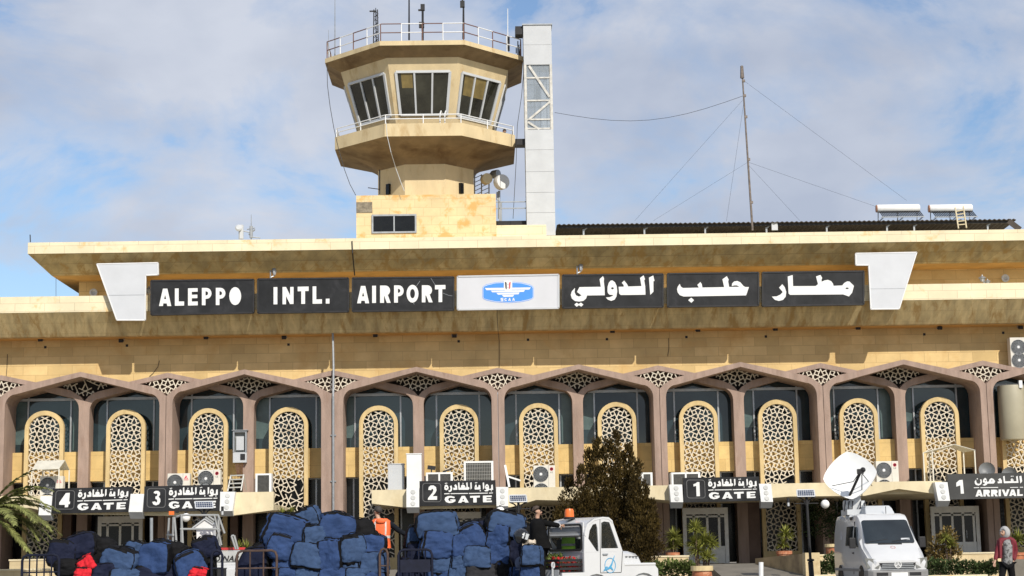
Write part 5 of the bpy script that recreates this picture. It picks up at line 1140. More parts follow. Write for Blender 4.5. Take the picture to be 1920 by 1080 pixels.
# ---------------------------------------------------------------- solar street lamps
M_globe = pm('white lamp globe', (.82, .82, .80), .25, .02, 2); M_pv = pm('solar cells', (.025, .04, .09), .25, .3, 14)
def solar_lamp(px, y, prow, pw, glob, lab, lean=0):
    """px: pole column; prow: top and bottom rows of the panel; glob: list of (side, arm end px, row, globe?)"""
    k = (y-CAM.y)/F; top = P3(px, prow[1], y); t = thing('solar_lamp', lab, 'street lamp', (top.x+lean, y, 0), group='solar street lamps')
    m = MB(); m.tube([(top.x+lean, y, 0), (top.x+lean*.6, y, .9)], .095, 10); m.tube([(top.x+lean*.6, y, .9), top+Vector((0, 0, .02))], .05, 8)
    for z in (.25, .9): m.lathe([(.06, z), (.13, z+.03), (.13, z+.08), (.06, z+.1)], (top.x+lean*.7, y, 0), 10)
    m.build('pole', M_dark, t)
    a, b, c, d = P3(pw[0], prow[1], y-.15), P3(pw[1], prow[1]-.5, y-.15), P3(pw[1]-2, prow[0]-.5, y+.35), P3(pw[0]-1, prow[0], y+.35)
    m = MB(); o = Vector((0, .02, -.03)); m.loft([[a, b, c, d], [a+o, b+o, c+o, d+o]]); pnl = m.build('solar_panel', M_pv, t)
    m = MB()
    n_ = Vector((0, -.008, .006))
    for i in range(0, 9): m.bar(a.lerp(b, i/8)+n_, d.lerp(c, i/8)+n_, .012 if i % 8 else .045, .01, (0, -1, .6))
    for i in range(0, 4): m.bar(a.lerp(d, i/3)+n_, b.lerp(c, i/3)+n_, .010 if i % 3 else .045, .011, (0, -1, .6))
    m.build('panel_frame', M_wpan, pnl)
    for sg, ex, row, g_ in glob:
        e = P3(ex, row, y); s = top+Vector((sg*.06, 0, -.28)); r_ = abs(e.x-s.x)/2; arm = MB(); mid = (s.x+e.x)/2
        zt = top.z-.02
        pts = [(s.x, y, s.z)] + [(mid - sg*r_*math.cos(math.pi*i/10), y, zt-r_*.75+r_*.75*math.sin(math.pi*i/10)) for i in range(11)] + [(e.x, y, e.z+.1)]
        arm.tube(pts, .025, 6); arm.tube([(e.x, y, e.z+.14), (e.x, y, e.z-.02)], .05, 8); ar = arm.build('arm', M_dark, t)
        if g_:
            m = MB(); m.ball((e.x, y, e.z-.06), .155, 16, 10); m.build('globe', M_globe, ar, smooth=True)
        else:
            m = MB(); m.tube([(e.x, y, e.z-.021), (e.x, y, e.z-.15)], .04, 8); m.build('bulb', M_wpan, ar)
    m = MB(); m.bar((top.x-.42, y+.03, top.z-.24), (top.x+.42, y+.03, top.z-.24), .03, .03); m.build('cross_bar', M_dark, t)
solar_lamp(1512, -14, (919, 931), (1495, 1528), [(-1, 1478, 941, False), (1, 1547, 942, True)], 'solar street lamp with one white globe and one broken arm, left of the van', .08)
solar_lamp(972, -14, (929, 941), (956, 988), [(-1, 938, 955, True), (1, 1007, 962, False)], 'solar street lamp behind the right baggage pile, by the man in black')
solar_lamp(383, -14, (941, 953), (367, 400), [(-1, 349, 967, True), (1, 417, 957, False)], 'solar street lamp in front of the gate 3 sign')
tag(MB().tube([P3(284, 1100, -20), P3(284, 971, -20)], .05, 8).build('signpost', M_steel), 'plain grey steel pole left of the white truck', 'pole')
# ---------------------------------------------------------------- vehicles
M_vw = pm('white vehicle paint', (.57, .58, .59), .28, .04, 1.2, stain=(.58, .56, .52), stain_amt=(.62, .9), sscale=1.4, coat=.3)
M_bump = pm('grey plastic bumper', (.22, .22, .22), .6, .12, 4)
M_rub = pm('tyre rubber', (.02, .02, .02), .85, .2, 8)
M_vgl = pm('vehicle glass', (.020, .026, .030), .05, .3, .6, spec=.7)
M_head = pm('headlamp lens', (.17, .17, .15), .12, .15, 6, coat=.5)
M_rim_ = pm('wheel rim metal', (.35, .35, .35), .4, .1, 5, metal=.5)
M_orng = pm('orange beacon plastic', (.80, .17, .03), .3, .1, 4)
def wheel(parent, x, y, r, w_, sg):
    m = MB(); M9 = Matrix.Rotation(R(90)*sg, 3, 'X')
    m.lathe([(r*.6, -w_/2), (r*.92, -w_/2), (r, -w_*.3), (r, w_*.3), (r*.92, w_/2), (r*.6, w_/2)], (x, y, r), 24, M9); t = m.build('tyre', M_rub, parent, local=True, smooth=40)
    m = MB(); m.lathe([(r*.62, -w_*.4), (r*.62, w_*.3), (r*.5, w_*.42), (r*.2, w_*.32), (.02, w_*.36)], (x, y, r), 20, M9); m.build('rim', M_rim_, t, local=True)
def patch(m, q, off, n=8, r=.12):
    """rounded panel on the bilinear surface q (four corners: lower left, lower right, upper right, upper left), proud by off"""
    a, b, c, d = map(Vector, q); nrm = (b-a).cross(d-a).normalized()
    pts = []
    for cx, cy, a0 in ((1-r, r, -90), (1-r, 1-r, 0), (r, 1-r, 90), (r, r, 180)):
        for i in range(n+1):
            an = R(a0+90*i/n); u, v = cx+r*math.cos(an), cy+r*math.sin(an); pts.append(a.lerp(b, u).lerp(d.lerp(c, u), v))
    m.loft([[p-nrm*.01 for p in pts], [p+nrm*off for p in pts]])
# -- satellite van
vx = X(1684, -21, 1050); V = thing('satellite_van', 'white satellite news van with a big square dish on its roof, parked facing the camera', 'van', (vx, -21, 0), R(-90.5))
def vring(x, zb, hb, zw, hw, zt, ht):
    h = [(hb*.93, zb), (hb, zb+.12), (hw, lerp(zb, zw, .6)), (hw*.995, zw), (lerp(hw, ht, .5)+.01, lerp(zw, zt, .5)), (ht, zt-.16), (ht-.05, zt-.05), (ht-.2, zt)]
    return [(x, y, z) for y, z in h] + [(x, -y, z) for y, z in h[::-1]]
st = [(-.10, .40, .80, .80, .82, .93, .70), (-.22, .36, .92, .88, .93, 1.02, .80), (-.60, .34, .95, 1.05, .955, 1.28, .86), (-1.0, .33, .96, 1.22, .96, 1.46, .88), (-1.35, .33, .96, 1.30, .965, 1.80, .84), (-1.72, .33, .96, 1.32, .965, 2.16, .82), (-1.95, .33, .96, 1.32, .965, 2.34, .83), (-2.2, .33, .96, 1.32, .965, 2.44, .84), (-3.2, .33, .96, 1.32, .965, 2.47, .85), (-5.4, .33, .96, 1.32, .965, 2.46, .85), (-5.5, .40, .93, 1.32, .93, 2.40, .80)]
m = MB(); m.loft([vring(*s) for s in st]); m.build('body', M_vw, V, local=True, smooth=32)
m = MB(); patch(m, [(-1.0, -.80, 1.475), (-1.0, .80, 1.475), (-1.80, .735, 2.22), (-1.80, -.735, 2.22)], .018, r=.07); ws = m.build('windscreen', M_vgl, V, local=True)
m = MB()
for y0 in (-.65, .08): m.bar((-1.03, y0, 1.53), (-1.12, y0+.6, 1.60), .025, .02, (.7, 0, .7))
m.build('wiper', M_dark, ws, local=True)
m = MB(); patch(m, [(-1.22, -.35, 1.60), (-1.22, -.12, 1.60), (-1.28, -.12, 1.67), (-1.28, -.35, 1.67)], .03); patch(m, [(-1.08, .38, 1.54), (-1.08, .66, 1.54), (-1.16, .66, 1.62), (-1.16, .38, 1.62)], .024); m.build('dashboard_paper', M_wpan, ws, local=True)
m = MB(); m.box(-.98, -.93, -.40, .36, 1.43, 1.47); m.build('hood_vent', M_dark, V, local=True)
m = MB(); m.prismx([(-.58, .86), (.58, .86), (.48, .62), (-.48, .62)], -.155, -.085); gr = m.build('grille', M_dark, V, local=True)
m = MB()
for i in range(4): m.box(-.08, -.06, -.55+i*.02, .55-i*.02, .64+i*.055, .665+i*.055)
m.build('grille_bar', M_steel, gr, local=True)
m = MB(); Mf = Matrix.Rotation(R(90), 3, 'Y'); m.lathe([(.115, 0), (.115, .02), (.095, .02), (.095, 0)], (-.06, 0, .80), 24, Mf)
for k in range(3):
    a = R(90+120*k); m.bar((-.045, 0, .80), (-.045, math.cos(a)*.1, .80+math.sin(a)*.1), .028, .015, (1, 0, 0))
m.build('star_emblem', M_white, gr, local=True)
for sg in (-1, 1):
    m = MB(); m.loft([[(-.12-.0*sg, sg*.60, .70), (-.24, sg*.90, .72), (-.40, sg*.935, 1.0), (-.26, sg*.50, .94)], [(-.055, sg*.60, .69), (-.16, sg*.945, .71), (-.30, sg*.985, 1.02), (-.15, sg*.50, .96)]]); m.build('headlight', M_head, V, local=True)
m = MB(); m.loft([[(.02, -.80, .33), (.02, .80, .33), (.02, .80, .60), (.02, -.80, .60)], [(-.10, -.955, .32), (-.10, .955, .32), (-.10, .955, .64), (-.10, -.955, .64)], [(-.55, -.985, .32), (-.55, .985, .32), (-.55, .985, .62), (-.55, -.985, .62)]]); bp = m.build('bumper', M_bump, V, local=True, bevel=.02)
m = MB(); m.box(.022, .03, -.70, -.34, .46, .56); m.box(.022, .03, .34, .70, .46, .56); m.build('bumper_slot', M_dark, bp, local=True)
m = MB(); m.box(.024, .035, -.24, .28, .40, .56); m.build('number_plate', M_white, bp, local=True)
# faint crest on the bonnet
m = MB(); q = [Vector((-.55, -.18, 1.238)), Vector((-.55, .18, 1.238))]
for a in range(10):
    an = a*math.pi/5; c_ = Vector((-.72+.09*math.sin(an)*-.9, .02+.07*math.cos(an), 1.342+.09*math.sin(an)*.41)); m.obox(c_, (.03, .02, .03))
m.bar((-.60, -.12, 1.285), (-.60, .16, 1.285), .02, .02); m.build('bonnet_crest', pm('faded red print', (.55, .36, .36), .5), V, local=True)
# flank on the viewer's left is local y negative
def side(pts, nm, mat, off=.012, sg=-1):
    m = MB(); ys = lambda z: .972 if z < 1.34 else lerp(.972, .86, (z-1.32)/(2.3-1.32))+.006
    m.loft([[(x, sg*(ys(z)-.03), z) for x, z in pts], [(x, sg*(ys(z)+off), z) for x, z in pts]]); return m.build(nm, mat, V, local=True)
for sg in (-1, 1):
    side([(-1.45, 1.42), (-2.05, 1.40), (-2.1, 2.02), (-1.85, 2.02)], 'door_window', M_vgl, sg=sg); side([(-2.3, 1.42), (-3.35, 1.42), (-3.35, 2.05), (-2.3, 2.05)], 'side_window', M_vgl, sg=sg)
    side([(-2.18, .5), (-2.2, .5), (-2.2, 2.2), (-2.18, 2.2)], 'door_seam', M_dark, .004, sg); side([(-2.05, 1.16), (-2.2, 1.16), (-2.2, 1.20), (-2.05, 1.20)], 'door_handle', M_dark, .03, sg)
    side([(-1.05, .60), (-5.3, .60), (-5.3, .68), (-1.05, .68)], 'side_moulding', M_bump, .02, sg)
    side([(-4.2, 1.62), (-4.35, 1.62), (-4.4, 1.9), (-4.25, 1.95)], 'side_print', pm('faint grey print', (.42, .43, .46), .5) if sg < 0 else MATS['faint grey print'], .005, sg)
    m = MB(); m.obox((-1.42, sg*1.13, 1.50), (.12, .20, .34)); m.tube([(-1.5, sg*.95, 1.40), (-1.45, sg*1.1, 1.42)], .03, 5); m.build('wing_mirror', M_dark, V, local=True, bevel=.02)
    for x in (-1.0, -4.4): wheel(V, x, sg*.86, .34, .22, -sg)
    m = MB()
    for x in (-1.0, -4.4): m.lathe([(.43, -.02), (.43, .02), (.05, .02)], (x, sg*.955, .36), 24, Matrix.Rotation(R(90), 3, 'X'))
    m.build('wheel_arch', M_dark, V, local=True)
m = MB()
for x in (-3.0, -3.5, -4.6): m.ball((x, -.83, 2.36), .07, 10, 6)
m.build('side_lamp', M_wpan, V, local=True); m = MB(); m.box(-2.9, -2.6, -.875, -.83, 2.26, 2.36); m.build('side_vent', M_dark, V, local=True)
m = MB(); m.loft([[(-2.4, -.45, 2.44), (-2.4, .52, 2.44), (-4.0, .52, 2.44), (-4.0, -.45, 2.44)], [(-2.6, -.42, 2.62), (-2.6, .48, 2.62), (-3.9, .48, 2.62), (-3.9, -.42, 2.62)], [(-2.75, -.36, 2.72), (-2.75, .42, 2.72), (-3.8, .42, 2.72), (-3.8, -.36, 2.72)]]); m.build('roof_unit', M_wpan, V, local=True, bevel=.03)
m = MB(); m.tube([(-2.3, .2, 2.42), (-2.3, .2, 2.68)], .012, 5); m.build('roof_aerial', M_dark, V, local=True)
# dish mount and reflector, in world terms at the van's rear roof
M_dish = pm('white dish enamel', (.80, .81, .80), .4, .03, 2)
yd = -21+3.7; pc = P3(1594.5, 893, yd); kd = (yd-CAM.y)/F; ORG[V.name] = Vector((vx, -21, 0)); Vinv = Matrix.Rotation(R(90.5), 3, 'Z')
def vl(p): return Vinv @ (Vector(p)-Vector((vx, -21, 0)))
m = MB(); rings = []; rr = 49*kd*1.0
tilt = Matrix.Rotation(R(-22), 3, 'Z') @ Matrix.Rotation(R(-20), 3, 'X')
def dpt(r_, k, off=0):
    a = 2*math.pi*k/48; n_ = 1.42; ca, sa = math.cos(a), math.sin(a); s = (abs(ca)**n_+abs(sa)**n_)**(-1/n_)
    u, v = r_*rr*s*ca*1.02, r_*rr*s*sa*.98
    ro = R(7); u, v = u*math.cos(ro)-v*math.sin(ro), u*math.sin(ro)+v*math.cos(ro)
    return vl(pc + tilt @ Vector((u, .30*(1-r_*r_)*rr*.55+off-.1, v)))
m.loft([[dpt(r_, k) for k in range(48)] for r_ in (.02, .3, .55, .8, .97, 1.0)] + [[dpt(r_, k, .05) for k in range(48)] for r_ in (1.0, .8, .4, .02)]); dish = m.build('dish', M_dish, V, local=True, smooth=35)
m = MB(); f_ = lambda px, py, dy: vl(P3(px, py, yd+dy))
m.tube([f_(1590, 936, -.1), f_(1603, 908, -.7), f_(1614, 884, -1.05)], .045, 6); m.tube([f_(1616, 930, -.1), f_(1616, 890, -1.0)], .018, 5)
m.tube([f_(1560, 911, -.05), f_(1600, 903, -.6), f_(1612, 885, -1.0)], .014, 4); m.tube([f_(1635, 911, -.05), f_(1614, 885, -1.0)], .014, 4); m.build('feed_arm', M_dark, dish, local=True)
m = MB()
m.obox(f_(1613, 884, -1.05), (.16, .2, .16)); m.ball(f_(1618, 881, -1.08), .09, 10, 6); m.tube([f_(1609, 880, -1.0), f_(1609, 889, -1.0)], .04, 6); m.build('feed_horn', M_dark, dish, local=True)
m = MB()
for px in (1590, 1615): m.tube([f_(px-8, 948, .2), f_(px+6, 948, .2)], .17, 14)
m.obox(f_(1603, 946, .2), (.34, .34, .55)); m.box(*sorted((f_(1600, 950, .55).x, f_(1600, 950, -.5).x)), *sorted((f_(1583, 960, 0).y, f_(1622, 960, 0).y)), 2.44, 2.62); m.tube([f_(1603, 950, .2), f_(1600, 934, .1)], .14, 10); m.build('dish_mount', M_wpan, V, local=True)
m = MB()
for px in (1583, 1590, 1597, 1612, 1620): m.tube([f_(px, 958, -.4), f_(px+2, 940, .0)], .022, 5)
m.build('mount_cables', M_dark, V, local=True)
# -- tow tractor
mg2 = mg.copy(); mg2.name = 'tinted cab glass'; b_ = mg2.node_tree.nodes['Principled BSDF']; b_.inputs['Base Color'].default_value = (.03, .035, .035, 1); b_.inputs['Alpha'].default_value = .22
TG = P3(1112, 1040, -36); TGZ = 0
T2 = thing('tow_tractor', 'small white airport tow tractor with an orange beacon and a blue emblem on its door', 'tow tractor', (X(1097, -36, 1040), -36.2, 0), R(35)); T2.scale = (1.06, 1, 1)
def arch(cx, r_, zc, a0=0, a1=180, n=10): return [(cx+r_*math.cos(R(lerp(a0, a1, i/n))), zc+r_*math.sin(R(lerp(a0, a1, i/n)))) for i in range(n+1)]
WH = .66
low = [(-1.15, .30), (-1.15, .88), (-.56, .88), (-.56, 1.32), (.50, 1.32), (.50, 1.06), (1.36, 1.03), (1.46, .92), (1.48, .45), (1.48, .30)] + arch(1.05, .44, .40) + arch(-.24, .44, .40)
m = MB(); m.prism(low, -.70, -.64); m.prism(low, .64, .70); m.prism([(-.53, .5), (-.53, 1.31), (.47, 1.31), (.47, 1.05), (1.33, 1.02), (1.42, .9), (1.44, .5)], -.638, .638); m.box(-1.15, -.54, -.638, .638, .55, .84); m.build('body', M_vw, T2, local=True, bevel=.02)
m = MB()
m.loft([[(x, y, z) for y, z in ((-w_, 1.0), (-w_, h-.07), (-w_+.1, h), (w_-.1, h), (w_, h-.07), (w_, 1.0))] for x, w_, h in ((.50, .52, 1.345), (.85, .50, 1.33), (1.10, .46, 1.27), (1.20, .42, 1.14))]); hd = m.build('hood', M_vw, T2, local=True, smooth=40)
m = MB()
for i in range(4): m.box(.70+i*.1, .76+i*.1, -.53, -.48, 1.20, 1.215)
m.build('hood_slot', M_dark, hd, local=True)
m = MB(); m.box(.52, 1.40, -.715, -.40, 1.0, 1.062); m.box(.52, 1.40, .40, .715, 1.0, 1.062); m.build('fender', M_vw, T2, local=True, bevel=.025)
for sg in (-1, 1):
    for x in (-.24, 1.05): wheel(T2, x, sg*.60, .37, .20, -sg)
prof = [(-.56, 1.322), (-.54, 1.75), (-.46, 1.95), (-.28, 2.06), (-.05, 2.10), (.12, 2.09), (.22, 2.02), (.49, 1.322)]
h1 = [(-.44, 1.62), (-.40, 1.80), (-.31, 1.93), (-.22, 1.95), (-.19, 1.85), (-.17, 1.34), (-.22, 1.34)]
h2 = [(-.10, 1.40), (-.08, 1.97), (.0, 2.0), (.14, 1.98), (.37, 1.40)]
for sg in (-1, 1):
    m = MB(); m.prism(prof, sg*.66, sg*.70, [h1, h2]); m.build('side_panel', M_vw, T2, local=True)
    m = MB(); m.prism(h2, sg*.672, sg*.684); m.prism(h1, sg*.672, sg*.684); m.build('side_glass', mg2, T2, local=True)
    m = MB()
    if sg < 0:
        for a, b in (((-.135, .86), (-.115, 2.04)), ((-.135, .86), (.43, .86)), ((.43, .86), (.48, 1.33))): m.bar((a[0], -.702, a[1]), (b[0], -.702, b[1]), .012, .006)
        dr = m.build('door', M_dark, T2, local=True); m = MB(); m.bar((-.07, -.72, 1.27), (.06, -.72, 1.27), .03, .025); m.build('handle', M_steel, dr, local=True)
        m = MB(); c_ = Vector((.13, -.705, 1.02)); m.loops([ell(0, 0, .15, .17, 28), ell(0, 0, .137, .157, 28)], lambda a, b: c_+Vector((a, 0, b)), lambda a, b: c_+Vector((a, -.006, b)))
        for k, pl in enumerate(([(-.21, -.13), (-.03, -.03), (.03, .04), (.11, .20), (.13, .22), (.05, .0), (-.02, -.08)], [(-.02, -.05), (.06, -.11), (.08, -.10), (.02, -.01)], [(-.18, -.10), (-.11, -.02), (-.06, -.03)])): m.loops([pl], lambda a, b: c_+Vector((a, .001*k, b)), lambda a, b: c_+Vector((a, -.007-.001*k, b)))
        m.build('door_emblem', pm('light blue decal', (.07, .36, .62), .5), dr, local=True)
top = [(-.545, 1.70), (-.52, 1.82), (-.46, 1.95), (-.28, 2.06), (-.05, 2.10), (.12, 2.09), (.22, 2.02), (.23, 1.98)]
m = MB(); m.loft([[(x, y, z+.0) for x, z in top] + [(x*.93, y, z-.04) for x, z in top[::-1]] for y in (-.71, -.64, 0, .64, .71)]); m.build('roof', M_vw, T2, local=True, smooth=40)
rr_ = lambda w_, z0, z1, r_: rrect(-w_, z0, w_, z1, r_)
m = MB(); m.prismx([(-.655, 1.322), (.655, 1.322), (.655, 1.98), (-.655, 1.98)], -.545, -.51, [rr_(.59, 1.38, 1.93, .09)]); m.build('rear_panel', M_vw, T2, local=True)
m = MB(); m.prismx(rr_(.62, 1.36, 1.95, .10), -.56, -.55); m2 = MB(); rw = MB(); rw.prismx(rr_(.60, 1.37, 1.94, .09), -.542, -.535); rw.build('rear_window', mg2, T2, local=True)
m = MB(); m.prismx(rr_(.63, 1.35, 1.955, .10), -.556, -.546, [rr_(.575, 1.40, 1.91, .08)]); m.build('window_seal', M_rub, T2, local=True)
m = MB(); m.loft([[(.26, -.60, 1.95), (.26, .60, 1.95), (.50, .60, 1.34), (.50, -.60, 1.34)], [(.245, -.60, 1.95), (.245, .60, 1.95), (.485, .60, 1.34), (.485, -.60, 1.34)]]); m.build('windscreen', mg2, T2, local=True)
m = MB(); m.box(-.30, .1, -.55, .55, 1.33, 1.45); m.box(-.42, -.32, -.5, .5, 1.33, 1.62); m.tube([(.25, .3, 1.34), (.1, .3, 1.6)], .03, 6); m.build('seat', M_dark, T2, local=True)
m = MB(); m.lathe([(.13, 2.07), (.13, 2.11), (.08, 2.12)], (-.33, .12, 0), 14); bc = m.build('beacon_base', M_dark, T2, local=True)
m = MB(); m.lathe([(.105, 2.121), (.10, 2.25), (.085, 2.30), (.02, 2.31)], (-.33, .12, 0), 16); m.build('beacon', M_orng, bc, local=True, smooth=40)
m = MB(); m.box(-1.165, -1.155, -.6, .6, .62, .95); m.build('tail_board', M_wpan, T2, local=True)
m = MB(); m.tube([(-1.22, -.45, .4), (-1.22, -.45, .98)], .022, 6); m.loops([ell(0, 0, .07, .07, 14), ell(0, 0, .05, .05, 14)], lambda a, b: (-1.22+a*.5, -.45, 1.05+b), lambda a, b: (-1.20+a*.5, -.47, 1.05+b)); m.build('tow_ring', M_wpan, T2, local=True)
# vest inside, flowers in the bed
def tl(x, y, z): return Vector(T2.location) + Matrix.Rotation(R(35), 3, 'Z') @ Vector((x*1.06, y, z))
mt_ = mg
M_hv = pm('yellow green vest', (.30, .62, .03), .6, .12, 5)
m = MB(); rings = []
for z, w_, d_ in ((1.39, .25, .05), (1.50, .25, .07), (1.64, .24, .08), (1.75, .20, .07), (1.83, .12, .05)): rings.append([tl(-.475+d_*math.cos(a)*.35, -.02+w_*math.sin(a), z) for a in [k*math.pi/8 for k in range(16)]])
m.loft(rings); vst = thing('safety_vest', 'yellow green safety vest hanging inside the tow tractor', 'vest', tl(-.47, 0, 1.4)); m.build('fabric', M_hv, vst, smooth=50)
m = MB()
for z in (1.47,): m.loft([[tl(-.475+.072*math.cos(a)*.35-.004, -.02+.256*math.sin(a), z+dz) for a in [k*math.pi/8 for k in range(16)]] for dz in (0, .05)], False, False)
m.build('reflective_strip', M_steel, vst)
rf = random.Random(9)
cr = thing('flower_crate', 'dark plastic crate of red flowers in the bed of the tow tractor', 'crate', tl(-.86, -.33, .845))
m = MB()
for a, b, c_, d_ in ((-.30, .30, -.30, -.28), (-.30, .30, .28, .30), (-.30, -.28, -.278, .278), (.28, .30, -.278, .278)):
    for z in (.0, .09, .18, .27): m.add([tl(-.86+x, -.33+y, .85+z+h) for x in (a, b) for y in (c_, d_) for h in (0, .055)], [(0,1,3,2), (4,6,7,5), (0,4,5,1), (2,3,7,6), (1,5,7,3), (0,2,6,4)])
m.build('slats', M_dark, cr)
m = MB()
for i in range(420): leaf(m, tl(-.86+rf.uniform(-.26,.26), -.33+rf.uniform(-.26,.26), .86+rf.random()*.34), (rf.uniform(-1,1), rf.uniform(-1,1), 1), .06, .05, rf)
m.build('flowers', leafmat('red petals', (.50, .03, .03)), cr, fixn=False)
m = MB()
for i in range(160): leaf(m, tl(-.86+rf.uniform(-.27,.27), -.33+rf.uniform(-.27,.27), .86+rf.random()*.30), (rf.uniform(-1,1), rf.uniform(-1,1), 1), .09, .04, rf)
m.build('foliage', M_shr, cr, fixn=False)
hp = thing('potted_greenery', 'leafy green seedlings in the rear of the tow tractor bed beside the red flowers', 'plants', tl(-.86, .3, .85)); m = MB()
for i in range(700): leaf(m, tl(-.86+rf.uniform(-.28,.28), .32+rf.uniform(-.34,.34), .86+rf.random()*.38), (rf.uniform(-1,1), rf.uniform(-1,1), .8), rf.uniform(.08,.16), .05, rf)
m.build('leaves', M_shr, hp, fixn=False)
# -- white flatbed truck behind the left pile
yt = -27.0; kt = (yt-CAM.y)/F
TR = thing('service_truck', 'white service truck with a grey tube rack, partly hidden behind the left baggage pile', 'truck', (X(410, yt, 1060), yt, 0))
p_ = lambda px, py, dy=0: P3(px, py, yt+dy)
x0, x1 = X(348, yt), X(462, yt)
m = MB(); m.box(x0, x1, yt, yt+1.8, .55, Z(1060, yt, 430)); m.box(x0, x1, yt+.05, yt+1.75, Z(1060, yt, 430)+.001, Z(1052, yt, 430)); m.loft([[(x0, yt+.1, Z(1051, yt, 430)), (x1, yt+.1, Z(1051, yt, 430)), (x1, yt+.1, Z(1040, yt, 430)), (x0, yt+.1, Z(1040, yt, 430))], [(x0, yt+1.7, Z(1051, yt, 430)), (x1, yt+1.7, Z(1051, yt, 430)), (x1, yt+1.7, Z(1031, yt, 430)), (x0, yt+1.7, Z(1031, yt, 430))]]); m.box(X(427, yt), X(455, yt), yt-.08, yt-.003, .5, Z(1066, yt, 430)); m.build('body', M_vw, TR, bevel=.02)
m = MB(); m.box(X(398, yt), X(460, yt), yt+.02, yt+.098, Z(1053, yt, 430), Z(1034, yt, 430)); brd = m.build('name_strip', pm('grey name strip', (.42, .43, .42), .5, .1, 3), TR)
c = bpy.data.curves.new('txt', 'FONT'); c.body = 'DINARK'; c.size = .21; c.extrude = .006; c.offset = .005; c.shear = .3; c.space_character = 1.1
tmp = bpy.data.objects.new('txt', c); COL.objects.link(tmp); me = bpy.data.meshes.new_from_object(tmp.evaluated_get(bpy.context.evaluated_depsgraph_get())); bpy.data.objects.remove(tmp)
lo = bpy.data.objects.new('lettering', me); COL.objects.link(lo); me.materials.clear(); me.materials.append(M_dark); lo.parent = brd; lo.rotation_euler.x = R(90); q = P3(401, 1052.5, yt)-ORG[TR.name]; lo.location = (q.x, .012, q.z)
m = MB(); m.box(X(402, yt), X(428, yt), yt-.03, yt-.001, .5, Z(1065, yt, 415)); m.build('dark_locker', M_dark, TR)
m = MB(); m.box(x0+.1, X(458, yt), yt+.3, yt+.5, Z(1031, yt, 430), Z(1026.5, yt, 430)); m.build('red_light_bar', pm('red light bar', (.50, .04, .04), .35), TR)
m = MB(); tb = lambda a, b, r_=.03: m.tube([a, b], r_, 6)
tb(p_(340, 966), p_(409, 966)); tb(p_(338, 992), p_(412, 992)); tb(p_(327, 970), p_(331, 1020)); tb(p_(340, 966), p_(343, 1024)); tb(p_(325, 971), p_(340, 966, 1)); tb(p_(317, 971, .8), p_(314, 1025, .8)); tb(p_(325, 971), p_(324, 1020, .1)); tb(p_(402, 966), p_(415, 1022)); tb(p_(409, 966), p_(421, 1000)); tb(p_(314, 1003, .8), p_(325, 1003)); tb(p_(412, 992), p_(404, 1024)); tb(p_(391, 968), p_(402, 976)); tb(p_(385, 970), p_(400, 980)); tb(p_(340, 966, 1.4), p_(409, 966, 1.4)); tb(p_(340, 966), p_(340, 966, 1.4)); tb(p_(409, 966), p_(409, 966, 1.4)); tb(p_(409, 966, 1.4), p_(412, 1030, 1.4)); tb(p_(340, 966, 1.4), p_(340, 1030, 1.4)); tb(p_(434, 1005), p_(442, 1030)); tb(p_(439, 1004), p_(446, 1030)); tb(p_(434, 1005), p_(439, 1004))
m.build('tube_rack', pm('grey tube', (.30, .31, .31), .5, .1, 4), TR)
m = MB(); m.obox(p_(322, 962), (.14, .12, .10)); m.build('amber_lamp', M_orng, TR); m = MB(); m.obox(p_(332, 957), (.09, .09, .14)); m.build('work_lamp', M_dark, TR)
for x in (x0+.5, x1-.5): 
    m = MB(); m.lathe([(.2, -.12), (.38, -.1), (.38, .1), (.2, .12)], (x, yt+.1, .4), 20, Matrix.Rotation(R(90), 3, 'X')); m.build('wheel', M_rub, TR)
# white house-shaped cabinet on the truck
o3 = [(362, 989), (384, 974), (398, 983), (399, 992), (399, 1030), (369, 1030), (368, 994)]
yh = yt+.5; m = MB(); m.prism([at(a, b, yh) for a, b in o3], yh, yh+.6); hb = thing('house_box', 'white gable-shaped box standing on the service truck', 'box', (X(384, yh, 1030), yh+.3, Z(1031, yh, 384)))
m.build('casing', M_white, hb, bevel=.01)
m = MB(); a, b, c_ = P3(361, 990, yh), P3(384, 973, yh), P3(400, 983.5, yh); m.bar(a+Vector((0,.3,.0)), b+Vector((0,.3,.0)), .035, .7); m.bar(b+Vector((0,.3,.0)), c_+Vector((0,.3,.0)), .035, .68); m.build('roof_edge', M_wpan, hb)
m = MB(); r_ = random.Random(3)
for i in range(14):
    a = P3(r_.uniform(356, 398), r_.uniform(970, 984), yh+.65); b = P3(r_.uniform(352, 402), r_.uniform(972, 988), yh+.75); m.tube(sag(a, b, .05, 5), .012, 4)
tag(m.build('wire_tangle', M_dark), 'tangle of dark wires behind the white gable-shaped box', 'wires')
